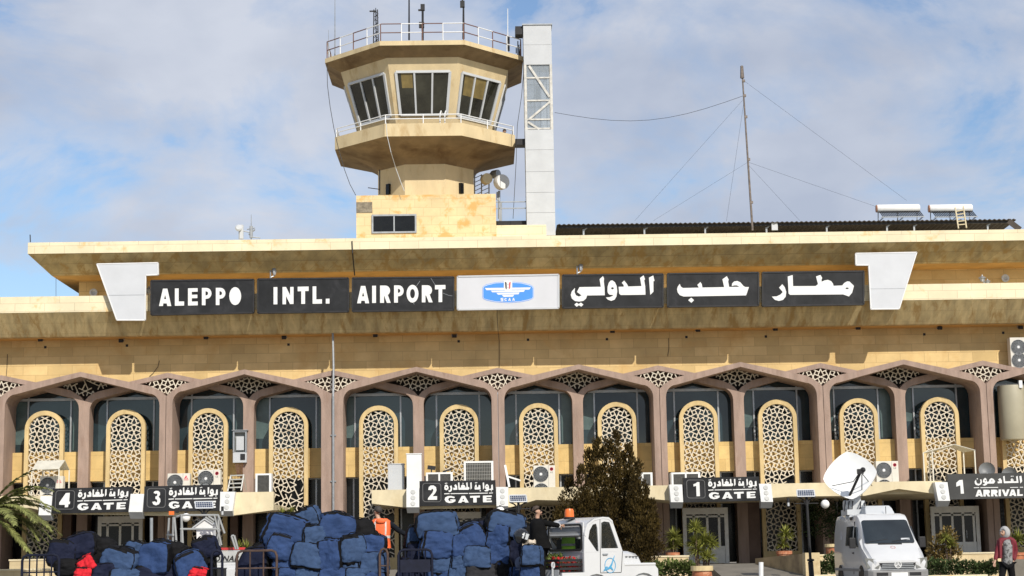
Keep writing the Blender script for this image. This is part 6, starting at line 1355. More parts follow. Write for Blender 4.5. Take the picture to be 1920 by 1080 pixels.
# ---------------------------------------------------------------- baggage trolleys and bags
M_rail = pm('dark blue rail paint', (.008, .010, .024), .5, .25, 5, spec=.25); M_railb = pm('brown rusty rail', (.07, .04, .028), .55, .3, 6)
def trolley(px0, px1, y, lab, mat, ends, zdeck=.62, grp='baggage trolleys'):
    """ends: list of (px left, px right, top row, y offset, bars)"""
    x0, x1 = X(px0, y, 1060), X(px1, y, 1060); t = thing('baggage_trolley', lab, 'trolley', ((x0+x1)/2, y, 0), group=grp)
    m = MB(); m.box(x0, x1, y-2.0, y+1.5, zdeck-.08, zdeck); m.build('deck', M_steel, t)
    for sx in (x0+.35, x1-.35):
        for yy in (y-1.7, y+1.3):
            m = MB(); m.lathe([(.1, -.07), (.2, -.06), (.2, .06), (.1, .07)], (sx, yy, .2), 16, Matrix.Rotation(R(90), 3, 'X')); m.build('wheel', M_rub, t)
    m = MB(); m.box(x0+.2, x1-.2, y-1.6, y+1.2, .3, zdeck-.081); m.build('chassis', M_dark, t)
    for a, b, tp, dy, n, plate in ends:
        m = MB(); xa, zt = at(a, tp, y+dy); xb = X(b, y+dy, tp); r_ = .12
        m.tube([(xa, y+dy, zdeck), (xa, y+dy, zt-r_), (xa+r_*.3, y+dy, zt-r_*.3), (xa+r_, y+dy, zt), (xb-r_, y+dy, zt), (xb-r_*.3, y+dy, zt-r_*.3), (xb, y+dy, zt-r_), (xb, y+dy, zdeck)], .03, 8)
        for i in range(1, n): x = lerp(xa, xb, i/n); m.tube([(x, y+dy, zdeck), (x, y+dy, zt-.02)], .018, 6)
        for f_ in (.45, .9): m.tube([(xa, y+dy, lerp(zdeck, zt, 1-f_)), (xb, y+dy, lerp(zdeck, zt, 1-f_))], .018, 6)
        er = m.build('end_rail', mat, t)
        if plate: m = MB(); m.box(xa+.04, xb-.04, y+dy-.03, y+dy-.012, zt-.50, zt-.22); m.build('rail_plate', M_rail, er)
YBG = -36.0
trolley(42, 415, YBG-.1, 'baggage trolley with a dark blue barred end rail, carrying the left pile', M_rail, [(42, 111, 1041, -.65, 5, False), (397, 417, 1032, -.5, 1, False)])
trolley(444, 727, YBG-.1, 'baggage trolley with brown end rails, carrying the middle pile', M_railb, [(444, 519, 1033, -.7, 3, False), (712, 727, 1028, -.55, 1, False)])
trolley(748, 1034, YBG-.1, 'baggage trolley with a dark barred end rail and plate, carrying the right pile', M_rail, [(747, 810, 1031, -.7, 5, True)])
def fab(name, c, st): return pm(name, c, .8, .16, 3.5, .8, 6, spec=.15, stain=st, stain_amt=(.60, .85), sscale=2.5)
M_b = [fab('blue bag canvas', (.026, .052, .135), (.036, .066, .15)), fab('worn blue bag canvas', (.036, .066, .138), (.024, .046, .11))]
M_n = fab('navy bag cloth', (.009, .012, .030), (.014, .018, .038)); M_k = fab('black bag cloth', (.007, .007, .008), (.012, .012, .013)); M_r = fab('red bag cloth', (.55, .02, .03), (.38, .015, .02)); M_g = fab('grey bag cloth', (.025, .025, .028), (.045, .045, .045))
M_trim = pm('black bag trim', (.006, .006, .007), .8, .3, 8, spec=.15)
def bagproto(seed, mat, trim=1):
    """a stuffed soft bag about one unit wide: puckered skin, black top panel and edge strips, carry straps"""
    r_ = random.Random(seed); n = 22; sh = Vector((seed*3.7, seed*1.3, seed*2.1)); m = MB()
    ex = r_.uniform(4.5, 8.0); lean = r_.uniform(-.10, .10); pinch = r_.uniform(.05, .16)
    def surf(p):
        q = Vector(p); s = (abs(q.x)**ex+abs(q.y)**ex+abs(q.z)**ex)**(-1/ex); v = Vector((q.x*s*.5, q.y*s*.42, q.z*s*.5))
        top = max(0, v.z+.1); v.x *= 1-pinch*top*1.2; v.y *= 1-.25*top; v.x += lean*v.z; v.z -= .05*(v.x*2)**2*(1 if v.z > 0 else .2)
        o = v.normalized()
        v += o*(.085*noise.noise(v*2.0+sh) + .022*noise.noise(v*4.5+sh*2) + .055*abs(noise.noise(Vector((v.x*2.6+v.z*4.5, v.y*3, v.z*5.5-v.x*4.5))+sh))**.7 + .03*abs(noise.noise(Vector((v.x*6-v.z*4, v.y*5, v.z*7+v.x*5))+sh*1.7)) )
        w_ = noise.noise(Vector((v.x*2.5+v.z*2, v.y*3, v.z*9))+sh*3); v += o*.014*w_
        return v
    for ax in range(3):
        for sg in (-1, 1):
            o = len(m.v)
            for i in range(n+1):
                for j in range(n+1):
                    a, b = -1+2*i/n, -1+2*j/n; p = [0, 0, 0]; p[ax] = sg; p[(ax+1) % 3] = a; p[(ax+2) % 3] = b; m.v.append(tuple(surf(p)))
            for i in range(n):
                for j in range(n):
                    a, b = -1+2*(i+.5)/n, -1+2*(j+.5)/n; k = o+i*(n+1)+j; p = [0, 0, 0]; p[ax] = sg; p[(ax+1) % 3] = a; p[(ax+2) % 3] = b
                    blk = trim and ((p[2] == 1 and (abs(p[1]) < .55 or seed % 2) and abs(p[0]) < .9) or (p[2] > .72 and seed % 3 == 1 and p[1] == -1 and p[0] < .5) or (p[0] == (-1 if seed % 2 else 1)) or (abs(p[0]+.80) < .10 and seed % 3 == 0) or (p[2] < -.86 and seed % 2))
                    m.f.append([k, k+n+1, k+n+2, k+1]); m.m.append(1 if blk else 0)
    t = thing('duffel_bag', 'bag', 'bag'); me = m.build('body', [mat, M_trim], t, local=True)
    bm = bmesh.new(); bm.from_mesh(me.data); bmesh.ops.remove_doubles(bm, verts=bm.verts, dist=.0015); bmesh.ops.recalc_face_normals(bm, faces=bm.faces); bm.to_mesh(me.data); bm.free(); me.data.polygons.foreach_set('use_smooth', [True]*len(me.data.polygons))
    m = MB()
    for y in (-.9, .9):
        loop = []
        for x, z in [(a, 1) for a in (-.9, -.5, 0, .5, .9)] + [(1, b) for b in (.5, 0, -.5)] + [(a, -1) for a in (.9, 0, -.9)] + [(-1, b) for b in (-.5, 0, .5)]:
            v = surf((x, y, z)); loop.append(v + v.normalized()*.006)
        m.tube(loop+[loop[0]], .020, 5)
    m.build('piping', M_trim, t, local=True)
    m = MB()
    for y in (-.35, .35):
        m = MB(); a, b = surf((-.4, y, 1)), surf((.4, y, 1)); m.tube([a, a.lerp(b, .25)+Vector((0, y*.15, .07)), a.lerp(b, .75)+Vector((.03, y*.2, .06)), b], .018, 5); m.build('carry_strap', M_trim, t, local=True)
    return t
PB = {'b': [bagproto(i, M_b[i % 2]) for i in (1, 2, 3, 4, 5, 6)], 'n': [bagproto(7, M_n), bagproto(8, M_n)], 'k': [bagproto(9, M_k)], 'r': [bagproto(10, M_r)], 'g': [bagproto(11, M_g)]}
rb = random.Random(21); CNT = {k: 0 for k in PB}
def bag(kind, x0, y0, x1, y1, lab, dy=0.0, roll=0, grp=None, dep=None):
    pr = PB[kind][CNT[kind] % len(PB[kind])]; CNT[kind] += 1; c = copy_tree(pr); Y = YBG+dy; k = (Y-CAM.y)/F
    p = P3((x0+x1)/2, (y0+y1)/2, Y); c.rotation_mode = 'XYZ'
    c.location = p; c.scale = ((x1-x0)*k*1.10, dep or .75, (y1-y0)*k*1.12); c.rotation_euler = (R(rb.uniform(-5, 5)), R(roll), R(rb.uniform(-16, 16)))
    tag(c, lab, 'bag', grp)
GL, GM, GR = 'bags of the left pile', 'bags of the middle pile', 'bags of the right pile'
for a in (('n', 94, 1018, 142, 1062, 'dark navy bag at the left end of the left pile, behind the barred rail', 0, 8), ('n', 122, 1004, 182, 1046, 'dark navy bag on top of the left pile at its left', .1, -12), ('k', 174, 1013, 217, 1052, 'black bag between the navy bags and the blue bags of the left pile', .25, 5),
          ('r', 150, 1043, 182, 1072, 'tilted bright red bag in the left pile below the navy bag', -.2, -32), ('r', 148, 1064, 180, 1090, 'red bag low in the left pile, above the frame edge', -.3, 5), ('k', 108, 1052, 152, 1080, 'flat shiny black bag low behind the barred rail', -.1, 0),
          ('b', 198, 1029, 259, 1072, 'slumped blue bag left of the boxy one in the left pile', -.2, 18), ('b', 269, 1020, 320, 1070, 'boxy blue bag with an open black top in the left pile', -.15, -4), ('b', 240, 1018, 276, 1056, 'small blue bag squeezed behind two bigger ones in the left pile', .2, 10),
          ('b', 333, 1034, 386, 1084, 'tilted blue bag with a black end near the right end of the left pile', -.2, -18), ('n', 364, 1010, 407, 1046, 'dark navy cooler bag at the top right of the left pile', 0, -12), ('k', 312, 1022, 350, 1062, 'black bag wedged between the blue bags of the left pile', .15, 12),
          ('r', 364, 1064, 396, 1088, 'red bag at the lower right end of the left pile', -.3, 12), ('n', 178, 1056, 222, 1092, 'dark navy bag low in the left pile right of the red bags', -.25, 0), ('b', 210, 1068, 262, 1100, 'blue bag at the bottom of the left pile, cut by the frame', -.3, 0), ('n', 258, 1062, 340, 1100, 'wide dark navy bag at the bottom of the left pile', -.1, 0), ('k', 384, 1035, 404, 1082, 'narrow black bag at the right end of the left pile', .1, 0), ('k', 120, 1040, 200, 1100, 'black bag deep inside the left pile', .7, 0), ('k', 200, 1035, 350, 1095, 'long black bag deep inside the left pile', .7, 0)):
    bag(a[0], *a[1:5], a[5], a[6], a[7], GL)
for a in (('b', 500, 970, 574, 1022, 'biggest blue bag, lying at the upper left of the middle pile', -.1, 14), ('b', 550, 955, 600, 996, 'crumpled blue bag at the very top of the middle pile', .15, -18), ('b', 598, 967, 660, 1016, 'wide blue bag with black straps at the upper right of the middle pile', -.05, 6), ('b', 567, 987, 611, 1024, 'small blue bag tucked under the top bag of the middle pile', -.2, -6),
          ('b', 504, 1004, 553, 1047, 'blue bag with a black flap, left in the second row of the middle pile', -.25, 20), ('b', 552, 1021, 605, 1065, 'square greyish blue bag in the middle of the middle pile', -.32, 8), ('b', 600, 1016, 641, 1067, 'upright greyish blue bag with a black side in the middle pile', -.34, -6), ('b', 637, 1004, 681, 1052, 'blue bag with an open black top at the right of the middle pile', -.25, -4),
          ('b', 679, 1006, 721, 1043, 'blue bag at the right end of the middle pile, below the orange vest', -.15, 3), ('b', 676, 1037, 724, 1076, 'blue bag second from the bottom at the right end of the middle pile', -.25, -2), ('b', 516, 1044, 556, 1072, 'blue bag in the third row at the left of the middle pile', -.2, 6), ('b', 640, 1045, 678, 1074, 'blue bag in the third row, right of the upright one', -.18, 0),
          ('b', 514, 1066, 556, 1096, 'blue bag in the bottom row at the left of the middle pile', -.3, 0), ('b', 556, 1062, 600, 1096, 'blue bag in the bottom row below the square greyish one', -.28, 3), ('b', 599, 1066, 646, 1098, 'blue bag in the bottom row below the upright one', -.36, -3), ('b', 646, 1067, 686, 1098, 'blue bag in the bottom row, second from the right of the middle pile', -.34, 2), ('b', 684, 1070, 724, 1098, 'blue bag in the bottom row at the right of the middle pile', -.3, 0),
          ('n', 455, 1030, 506, 1092, 'dark navy bag behind the brown end rail of the middle pile', -.1, 4), ('n', 478, 1018, 512, 1050, 'small dark navy bag leaning at the left of the middle pile', .05, -24), ('k', 505, 1000, 600, 1095, 'black bag deep inside the middle pile at left', .75, 0), ('k', 590, 995, 715, 1095, 'black bag deep inside the middle pile at right', .75, 0), ('k', 655, 980, 700, 1030, 'black bag behind the top right of the middle pile', .45, 0)):
    bag(a[0], *a[1:5], a[5], a[6], a[7], GM)
for a in (('b', 787, 961, 857, 1006, 'large blue bag on top of the right pile at left, below the gate 2 sign', -.15, -5), ('b', 790, 999, 847, 1042, 'blue bag directly under the large top left bag of the right pile', -.25, 3), ('b', 804, 1037, 851, 1072, 'blue bag behind the barred rail, third from the top in the right pile', -.2, 0), ('b', 844, 1004, 879, 1041, 'blue bag in the second column of the right pile, upper one', -.2, -3), ('b', 845, 1037, 879, 1064, 'blue bag in the second column of the right pile, lower one', -.22, 2),
          ('b', 862, 983, 910, 1030, 'tilted blue bag with a black flap near the middle of the right pile', -.15, -20), ('b', 874, 1026, 922, 1064, 'blue bag in the middle of the right pile under the tilted one', -.28, 3), ('b', 915, 985, 956, 1025, 'blue bag with a vertical black strap in the right pile', -.2, 5), ('b', 914, 961, 977, 1006, 'large drooping blue bag on top of the right pile at right', -.1, 14), ('b', 919, 1021, 953, 1056, 'small blue bag under the strapped one of the right pile', -.22, 0),
          ('n', 948, 1010, 986, 1056, 'dark navy jacket-like bag below the helmet', -.1, 12), ('b', 979, 1024, 1015, 1060, 'blue bag at the right end of the right pile, beside the man in black', -1.55, 0), ('b', 980, 1056, 1017, 1098, 'blue bag at the bottom right of the right pile', -1.5, 2), ('g', 878, 1058, 930, 1098, 'grey black bag at the bottom middle of the right pile', -.3, 0), ('k', 920, 1050, 956, 1096, 'black bag at the bottom of the right pile left of the cap', -.2, 0),
          ('b', 843, 1062, 879, 1098, 'blue bag at the bottom of the second column of the right pile', -.25, 0), ('b', 950, 1066, 984, 1098, 'blue bag at the bottom of the right pile below the cap', -.3, 3), ('b', 762, 986, 792, 1030, 'blue bag behind the left end of the right pile, by the worker\'s hand', .3, 8), ('n', 768, 1020, 800, 1060, 'dark navy bag low behind the barred rail of the right pile', .15, 0), ('n', 750, 1045, 812, 1098, 'dark blue bag low behind the barred rail plate', .1, 0), ('b', 800, 1066, 850, 1098, 'blue bag at the bottom left of the right pile', -.2, 0),
          ('n', 895, 975, 925, 1010, 'dark navy bag between the two top bags of the right pile', .35, 0), ('k', 780, 990, 880, 1095, 'black bag deep inside the right pile at left', .75, 0), ('k', 870, 985, 1005, 1095, 'black bag deep inside the right pile at right', .75, 0)):
    bag(a[0], *a[1:5], a[5], a[6], a[7], GR)
for l_ in PB.values():
    for t in l_:
        for ch in list(t.children): bpy.data.objects.remove(ch)
        bpy.data.objects.remove(t)
# helmet, paper, cap
Y = YBG-1.35; k = (Y-CAM.y)/F; c = P3(978, 1006, Y)
t = thing('helmet', 'black motorcycle helmet with a white sticker on the right baggage pile', 'helmet', c-Vector((0, 0, .2)))
m = MB(); m.ball(c, .20, 20, 12, (.95, 1.0, .88)); m.build('shell', pm('gloss black shell', (.012, .012, .013), .15, .2, 3, coat=.4), t, smooth=True)
m = MB(); Mz = Matrix.Rotation(R(20), 3, 'Y')
for dx in (0, .07, .11): m.obox(c+Vector((.04+dx*.8, -.185+dx*.35, .02-dx*.3)), (.035, .03, .13), Mz)
m.build('sticker', M_wpan, t)
m = MB(); rk_ = random.Random(6); c = P3(992, 1018, Y)
m.loft([[c+Vector(((u-.5)*.30, -.1+.05*math.sin(u*9), zz+.03*math.sin(u*14+zz*30))) for u in [i/10 for i in range(11)]] + [c+Vector(((u-.5)*.30, .1, zz-.02)) for u in [1-i/10 for i in range(11)]] for zz in (-.06, 0, .05)])
tag(m.build('crumpled_paper', pm('cream paper', (.62, .54, .44), .7)), 'crumpled cream paper on the blue bag beside the man in black', 'paper')
c = P3(975, 1056, Y+.55); t = thing('cap', 'grey blue cap with a white crest low on the right baggage pile', 'cap', c-Vector((0, 0, .15)))
m = MB(); m.ball(c, .13, 16, 10, (.9, .7, 1.1)); m.build('crown', fab('grey blue cap cloth', (.09, .11, .17), (.12, .14, .2)), t, smooth=True)
m = MB(); m.prism([(c.x-.01, c.z+.06), (c.x+.055, c.z+.05), (c.x+.05, c.z-.03), (c.x+.025, c.z-.06), (c.x-.005, c.z-.03)], c.y-.105, c.y-.08); m.build('crest', M_white, t)
m = MB(); m.ball(c+Vector((0, -.06, -.14)), .12, 14, 6, (1, .8, .18)); m.build('peak', MATS['grey blue cap cloth'], t, smooth=True)
# ---------------------------------------------------------------- people
M_skin = pm('skin', (.42, .25, .17), .55, .08, 6); M_hair = pm('dark hair', (.022, .017, .014), .7, .3, 30)
def skinned(chains, rad, name, mat, parent, sub=2, scale=1.0, add=0.0):
    """chains: lists of joint names sharing joints; rad: radius per joint; J: positions -> one continuous skinned mesh"""
    names = []; E_ = []
    for ch in chains:
        for n in ch:
            if n not in names: names.append(n)
        E_ += [(names.index(a), names.index(b)) for a, b in zip(ch, ch[1:])]
    me = bpy.data.meshes.new('tmp'); me.from_pydata([J[n] for n in names], E_, []); o = bpy.data.objects.new('tmp', me); COL.objects.link(o)
    md = o.modifiers.new('s', 'SKIN'); md.branch_smoothing = .6
    sv = me.skin_vertices[0].data if me.skin_vertices else None
    if sv is None:
        bpy.context.view_layer.objects.active = o; bpy.ops.mesh.customdata_skin_add(); sv = me.skin_vertices[0].data
    for i, n in enumerate(names):
        r_ = rad[n]; r_ = r_ if hasattr(r_, '__len__') else (r_, r_); sv[i].radius = (r_[0]*scale+add, r_[1]*scale+add); sv[i].use_root = (i == 0)
    ss = o.modifiers.new('d', 'SUBSURF'); ss.levels = sub; ss.render_levels = sub
    bpy.context.view_layer.update()
    m2 = bpy.data.meshes.new_from_object(o.evaluated_get(bpy.context.evaluated_depsgraph_get())); bpy.data.objects.remove(o); m2.name = name
    m2.materials.clear(); m2.materials.append(mat); m2.polygons.foreach_set('use_smooth', [True]*len(m2.polygons))
    ob = bpy.data.objects.new(name, m2); COL.objects.link(ob); ob.parent = parent; ORG[ob.name] = Vector((0, 0, 0)); return ob
RAD = dict(hem=(.15, .11), pelvis=(.15, .11), spine=(.145, .105), chest=(.165, .115), neckb=.065, neck=.055, jaw=.062, face=(.078, .088), crown=.07, nose=.013, earL=.017, earR=.017)
for s in 'LR':
    RAD.update({'sh'+s: .065, 'el'+s: .043, 'wr'+s: .029, 'pa'+s: (.030, .022), 'hip'+s: .088, 'kn'+s: .058, 'an'+s: .040, 'toe'+s: .033})
    for i in range(5): RAD.update({f'f{i}a{s}': .0095, f'f{i}b{s}': .009, f'f{i}c{s}': .0075})
ARM = lambda s: ['chest', 'sh'+s, 'el'+s, 'wr'+s, 'pa'+s]
LEG = lambda s: ['pelvis', 'hip'+s, 'kn'+s, 'an'+s, 'toe'+s]
def figure(t, joints, face, clothes, hair=None, M_hair_=None, sub=2):
    """joints in local metres; face: unit vector the face looks along (x, y)"""
    global J
    J = {k: Vector(v) for k, v in joints.items()}; f = Vector((*face, 0)).normalized(); sd = Vector((f.y, -f.x, 0))
    c = J['face']; J['nose'] = c + f*.105 + Vector((0, 0, -.012)); J['earL'] = c - sd*.088; J['earR'] = c + sd*.088
    ch = [['pelvis', 'spine', 'chest', 'neckb', 'neck', 'jaw', 'face', 'crown'], ['face', 'nose'], ['face', 'earL'], ['face', 'earR'], ARM('L'), ARM('R'), LEG('L'), LEG('R')]
    for s in 'LR':
        a = (J['pa'+s]-J['wr'+s]).normalized(); cr = a.cross(Vector((0, 1, 0.2))).normalized(); cu = J.get('curl'+s, Vector((0, -.4, -.6)))
        for i, (off, ln) in enumerate(((-.028, .052), (-.010, .062), (.010, .058), (.027, .046), (-.042, .040))):
            b = J['pa'+s] + cr*off + (a*.02 if i < 4 else -a*.035)
            dd = a if i < 4 else (a*.6 - cr*.8).normalized()
            J[f'f{i}a{s}'] = b + dd*.012; J[f'f{i}b{s}'] = b + dd*ln*.6 + cu*.008; J[f'f{i}c{s}'] = b + dd*ln + cu*.035
            ch.append(['pa'+s, f'f{i}a{s}', f'f{i}b{s}', f'f{i}c{s}'])
    skinned(ch, RAD, 'body', M_skin, t, sub)
    for nm, chains, mat, add in clothes: skinned(chains, RAD, nm, mat, t, sub, 1.06, add)
    m = MB(); e = c + f*.083 + Vector((0, 0, .012))
    for sg in (-1, 1): m.ball(e+sd*.032*sg, .011, 8, 6)
    m.build('eyes', M_dark, t, local=True, smooth=True)
    m = MB(); q = c + f*.086 + Vector((0, 0, -.052)); m.bar(q-sd*.024, q+sd*.024, .012, .014, (0, 0, 1)); m.build('mouth', pm('lips', (.27, .11, .09), .5) if 'lips' not in MATS else MATS['lips'], t, local=True)
    m = MB(); m.bar(e+sd*.048+Vector((0,0,.024)), e+sd*.014+Vector((0,0,.027)), .01, .012, (0,0,1)); m.bar(e-sd*.048+Vector((0,0,.024)), e-sd*.014+Vector((0,0,.027)), .01, .012, (0,0,1)); m.build('eyebrows', M_hair, t, local=True)
    if hair:
        m = MB(); hc = J['crown']*.5 + c*.5 - f*.018 + Vector((0, 0, .012)); n = 20
        ax_ = (Vector((0, 0, 1))*.80 - f*.60).normalized(); e2 = ax_.cross(sd).normalized(); rings = []
        for j in range(8):
            th = hair*j/7; rings.append([hc + ax_*(.098*math.cos(th)) + (sd*math.cos(2*math.pi*i/n)*.092 + e2*math.sin(2*math.pi*i/n)*.104)*(math.sin(th)+.02) for i in range(n)])
        m.loft(rings); m.build('hair', M_hair_ or M_hair, t, local=True, smooth=True)
def px2l(t, Y, **pp):
    """photo pixel joints (px, py[, dy]) -> local metres of figure t"""
    return {k: P3(v[0], v[1], Y+(v[2] if len(v) > 2 else 0)) - Vector(t.location) for k, v in pp.items()}
# man in the orange vest, back to the camera, on the trolley deck
Y = -35.0; M_navy = pm('dark navy jacket cloth', (.008, .010, .015), .85, .3, 8, .3, 30, spec=.15); M_vest = pm('orange vest cloth', (.86, .15, .04), .7, .08, 6, .3, 18); M_refl = pm('silver reflective tape', (.60, .56, .52), .35, .08, 10); M_trou = pm('black trousers', (.007, .007, .008), .85, .25, 8, .3, 25, spec=.15)
t = thing('person', 'man seen from behind in an orange vest with silver stripes, reaching over the bags', 'person', (X(714, Y, 1020), Y, .62))
figure(t, px2l(t, Y, pelvis=(714, 1030), spine=(714, 1008), chest=(714, 986), neckb=(710, 974, -.02), neck=(708, 969, -.01), jaw=(706.5, 965, .01), face=(707, 960, .0), crown=(708.5, 955, -.01), shL=(697, 980), elL=(687, 1002, .12), wrL=(694, 1018, .32), paL=(698, 1020, .40), shR=(731, 981), elR=(749, 996, .05), wrR=(765, 1004, .12), paR=(770, 1005, .14),
       hipL=(707, 1037), knL=(706, 1066), anL=(706, 1094), toeL=(705, 1097, .2), hipR=(722, 1037), knR=(723, 1066), anR=(723, 1094), toeR=(724, 1097, .2)), (-.8, .55), [('jacket', [['spine', 'chest', 'neckb'], ['chest', 'shL', 'elL', 'wrL'], ['chest', 'shR', 'elR', 'wrR']], M_navy, .018), ('trousers', [['pelvis', 'hipL', 'knL', 'anL'], ['pelvis', 'hipR', 'knR', 'anR']], M_trou, .02), ('shoes', [['anL', 'toeL']], M_trou, .015), ('shoes', [['anR', 'toeR']], M_trou, .015)], 1.75, pm('greying hair', (.04, .034, .03), .75, .4, 40))
k = (Y-CAM.y)/F; ctr = P3(714, 1000, Y)-Vector(t.location)
def torso_ring(z, w_, d_, n=24, ex=2.6): 
    out = []
    for i in range(n):
        a = 2*math.pi*i/n; ca, sa = math.cos(a), math.sin(a); s = (abs(ca)**ex+abs(sa)**ex)**(-1/ex); out.append(Vector((ctr.x+w_*s*ca, ctr.y+d_*s*sa, z)))
    return out
zr = lambda py: P3(714, py, Y).z-t.location.z
sec = [(1028, .24, .19), (1018, .225, .18), (1008, .215, .175), (996, .23, .175), (984, .235, .17), (977, .225, .15), (972.5, .15, .11)]
m = MB(); m.loft([torso_ring(zr(py), w_, d_) for py, w_, d_ in sec], False, False); vs_ = m.build('vest', M_vest, t, local=True, smooth=True)
m = MB(); wz = lambda py: (lambda a, b, u: (lerp(a[1], b[1], u), lerp(a[2], b[2], u)))(*next((p, q, (py-p[0])/(q[0]-p[0])) for p, q in zip(sec, sec[1:]) if q[0] <= py <= p[0]))
m.loft([torso_ring(zr(py), wz(py)[0]+.006, wz(py)[1]+.006) for py in (1009.5, 1004.5)], False, False)
for u0 in (-.62, .46):
    rows = []
    for py in (1003, 996, 988, 980, 974.5):
        w_, d_ = wz(py); z = zr(py); rows.append([Vector((ctr.x+(u0+du)*w_, ctr.y-d_*(1-abs(u0+du)**2.6)**(1/2.6)-.008, z)) for du in (0, .16)])
    for a, b in zip(rows, rows[1:]): m.quad(a[0], a[1], b[1], b[0])
m.build('reflective_tape', M_refl, vs_, local=True, fixn=False)
m = MB(); hd_ = P3(714, 977, Y-.17)-Vector(t.location); m.ball(hd_, .12, 14, 8, (1, .35, .55)); m.build('hood', M_vest, vs_, local=True, smooth=True)
# man in the black coat, profile to the right, hand on the tractor roof
Y = -36.9; M_coat = pm('black coat cloth', (.0055, .0055, .006), .85, .25, 8, .3, 30, spec=.12); hr_ = pm('brown cropped hair', (.06, .04, .028), .75, .35, 40)
t = thing('person', 'man in a black coat seen from the side, hand on the tow tractor roof', 'person', (X(1010, Y, 1020), Y, .62))
figure(t, px2l(t, Y, pelvis=(1010, 1026), spine=(1009, 1006), chest=(1009, 985), neckb=(1007, 973), neck=(1007, 968), jaw=(1010, 964.5), face=(1008, 960), crown=(1006, 955), shL=(1003, 979, .15), elL=(1000, 1002, .15), wrL=(1006, 1020, .0), paL=(1008, 1025, -.03), shR=(1015, 979, -.12), elR=(1034, 983, -.05), wrR=(1049, 985.5, .12), paR=(1054, 985.5, .18),
       hipL=(1007, 1033, .09), knL=(1012, 1062, .09), anL=(1010, 1091, .09), toeL=(1020, 1094, .09), hipR=(1013, 1033, -.09), knR=(1018, 1062, -.09), anR=(1015, 1091, -.09), toeR=(1026, 1094, -.09)), (.97, -.25), [('trousers', [['pelvis', 'hipL', 'knL', 'anL'], ['pelvis', 'hipR', 'knR', 'anR']], M_trou, .02), ('sleeves', [['neckb', 'chest', 'shL', 'elL', 'wrL'], ['chest', 'shR', 'elR', 'wrR']], M_coat, .022), ('shoes', [['anL', 'toeL']], M_trou, .015), ('shoes', [['anR', 'toeR']], M_trou, .015)], 1.45, hr_)
ctr = P3(1009, 1000, Y)-Vector(t.location); zr = lambda py: P3(1009, py, Y).z-t.location.z
m = MB(); m.loft([[v+Vector((dx, 0, 0)) for v in torso_ring(zr(py), w_, d_)] for py, dx, w_, d_ in ((1028, .06, .25, .24), (1022, .05, .24, .235), (1008, .02, .20, .225), (994, 0, .185, .23), (983, -.01, .175, .24), (977, -.02, .14, .20), (972, -.02, .085, .09))], False, False); m.build('coat', M_coat, t, local=True, smooth=True)
m = MB(); m.bar(P3(1046, 985.2, Y+.09)-Vector(t.location), P3(1048.5, 985.4, Y+.12)-Vector(t.location), .075, .075); m.build('shirt_cuff', M_white, t, local=True)
# boy in the grey hood
Y = -32.0; g = MB(); g.box(16.5, 60, -35, -27, .003, .15); tag(g.build('sidewalk', M_pave, origin=(0, 0, 0)), kind='structure')
M_hood = pm('grey hoodie cloth', (.26, .26, .26), .85, .12, 8, .3, 25, stain=(.035, .035, .035), stain_amt=(.50, .56), sscale=14); M_gh = pm('plain grey hood cloth', (.36, .36, .36), .85, .1, 8, .3, 25); M_redj = pm('dark red jacket cloth', (.16, .012, .022), .75, .2, 6, .3, 25)
t = thing('person', 'boy in a grey hood and red jacket walking at the right edge', 'person', (X(1885, Y, 1060), Y, .15))
figure(t, px2l(t, Y, hem=(1888, 1064), pelvis=(1888, 1052), spine=(1888, 1036), chest=(1888, 1019), neckb=(1886, 1009.5), neck=(1884.5, 1006, -.01), jaw=(1880.5, 1003, -.05), face=(1881, 999, -.03), crown=(1882.5, 995, -.01), shL=(1875.5, 1015), elL=(1870, 1034, -.02), wrL=(1866, 1051, -.10), paL=(1865, 1056, -.12), shR=(1900, 1015), elR=(1904, 1034, .08), wrR=(1900, 1052, .04), paR=(1899, 1057, .02),
       hipL=(1882, 1058, 0), knL=(1878, 1086, -.10), anL=(1878, 1112, .02), toeL=(1872, 1115, -.1), hipR=(1894, 1058, 0), knR=(1899, 1086, .02), anR=(1908, 1109, .2), toeR=(1903, 1116, .1)), (-.75, -.65), [('hoodie', [['hem', 'pelvis', 'spine', 'chest', 'neckb']], M_hood, .032), ('jacket', [['neckb', 'shL', 'elL', 'wrL'], ['neckb', 'shR', 'elR', 'wrR']], M_redj, .024), ('trousers', [['pelvis', 'hipL', 'knL', 'anL'], ['pelvis', 'hipR', 'knR', 'anR']], M_trou, .018), ('shoes', [['anL', 'toeL']], M_trou, .015), ('shoes', [['anR', 'toeR']], M_trou, .015)], 1.2)
c = P3(1883.5, 998.5, Y)-Vector(t.location); f = Vector((-.75, -.65, .0)).normalized(); sd = Vector((f.y, -f.x, 0)); m = MB(); rings = []
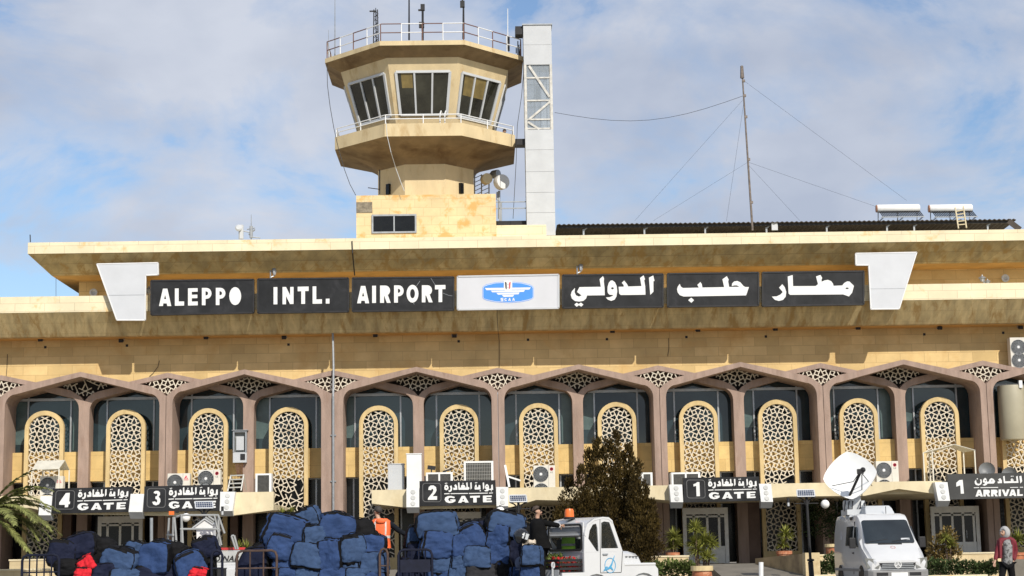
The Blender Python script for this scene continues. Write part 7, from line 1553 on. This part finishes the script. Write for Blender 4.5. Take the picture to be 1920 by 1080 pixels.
for j in range(9):
    th = R(32 + 140*j/8); rad = .135*math.sin(th)+.012
    rings.append([c + f*(.12*math.cos(th)) - f*.015 + (sd*math.cos(a)*rad*.92 + Vector((0, 0, 1))*math.sin(a)*rad*1.12) for a in [2*math.pi*i/18 for i in range(18)]])
rings2 = [[p+(c-p)*.10 for p in r_] for r_ in rings]; m.loft(rings2[:1]+rings); m.loft([rings2[0], rings2[1], rings2[2]], False, False); m.build('hood', M_gh, t, local=True, smooth=True)
for sx, x0_, x1_ in ((-1, 1874.5, 1879), (1, 1896, 1902)):
    m = MB(); rows = []
    for py, w_ in ((1012, 0), (1020, 1.0), (1034, 2.0), (1047, 2.6)):
        a, b = P3(x0_, py, Y-.15)-Vector(t.location), P3(x1_, py, Y-.15+(.1 if sx > 0 else 0))-Vector(t.location); o_ = Vector((0, .26, 0)); rows.append([a, b, b+o_, a+o_])
    m.loft(rows); m.build('jacket_front', M_redj, t, local=True, smooth=40)
# person sitting on the tower balcony
yb2 = TY-1.65; q = P3(946, 262, yb2); t = thing('person', 'person with dark hair sitting behind the balcony rail of the control tower', 'person', (q.x, yb2, b1[1]+.06)); J0 = dict(pelvis=(0, 0, .12), spine=(0, 0, .32), chest=(0, 0, .50), neckb=(0, 0, .62), neck=(0, -.01, .67), jaw=(0, -.03, .71), face=(0, -.01, .78), crown=(0, 0, .85), shL=(-.17, 0, .56), elL=(-.24, -.05, .32), wrL=(-.12, -.25, .30), paL=(-.06, -.30, .30), shR=(.17, 0, .56), elR=(.24, -.05, .32), wrR=(.12, -.25, .30), paR=(.06, -.30, .30), hipL=(-.09, -.02, .12), knL=(-.22, -.30, .30), anL=(-.10, -.40, .06), toeL=(-.08, -.5, .04), hipR=(.09, -.02, .12), knR=(.22, -.30, .30), anR=(.10, -.40, .06), toeR=(.08, -.5, .04))
figure(t, J0, (-.3, -1), [('jacket', [['spine', 'chest', 'neckb'], ['chest', 'shL', 'elL', 'wrL'], ['chest', 'shR', 'elR', 'wrR']], M_navy, .018), ('trousers', [['pelvis', 'hipL', 'knL', 'anL'], ['pelvis', 'hipR', 'knR', 'anR']], M_trou, .02)], 1.5, None, 1)
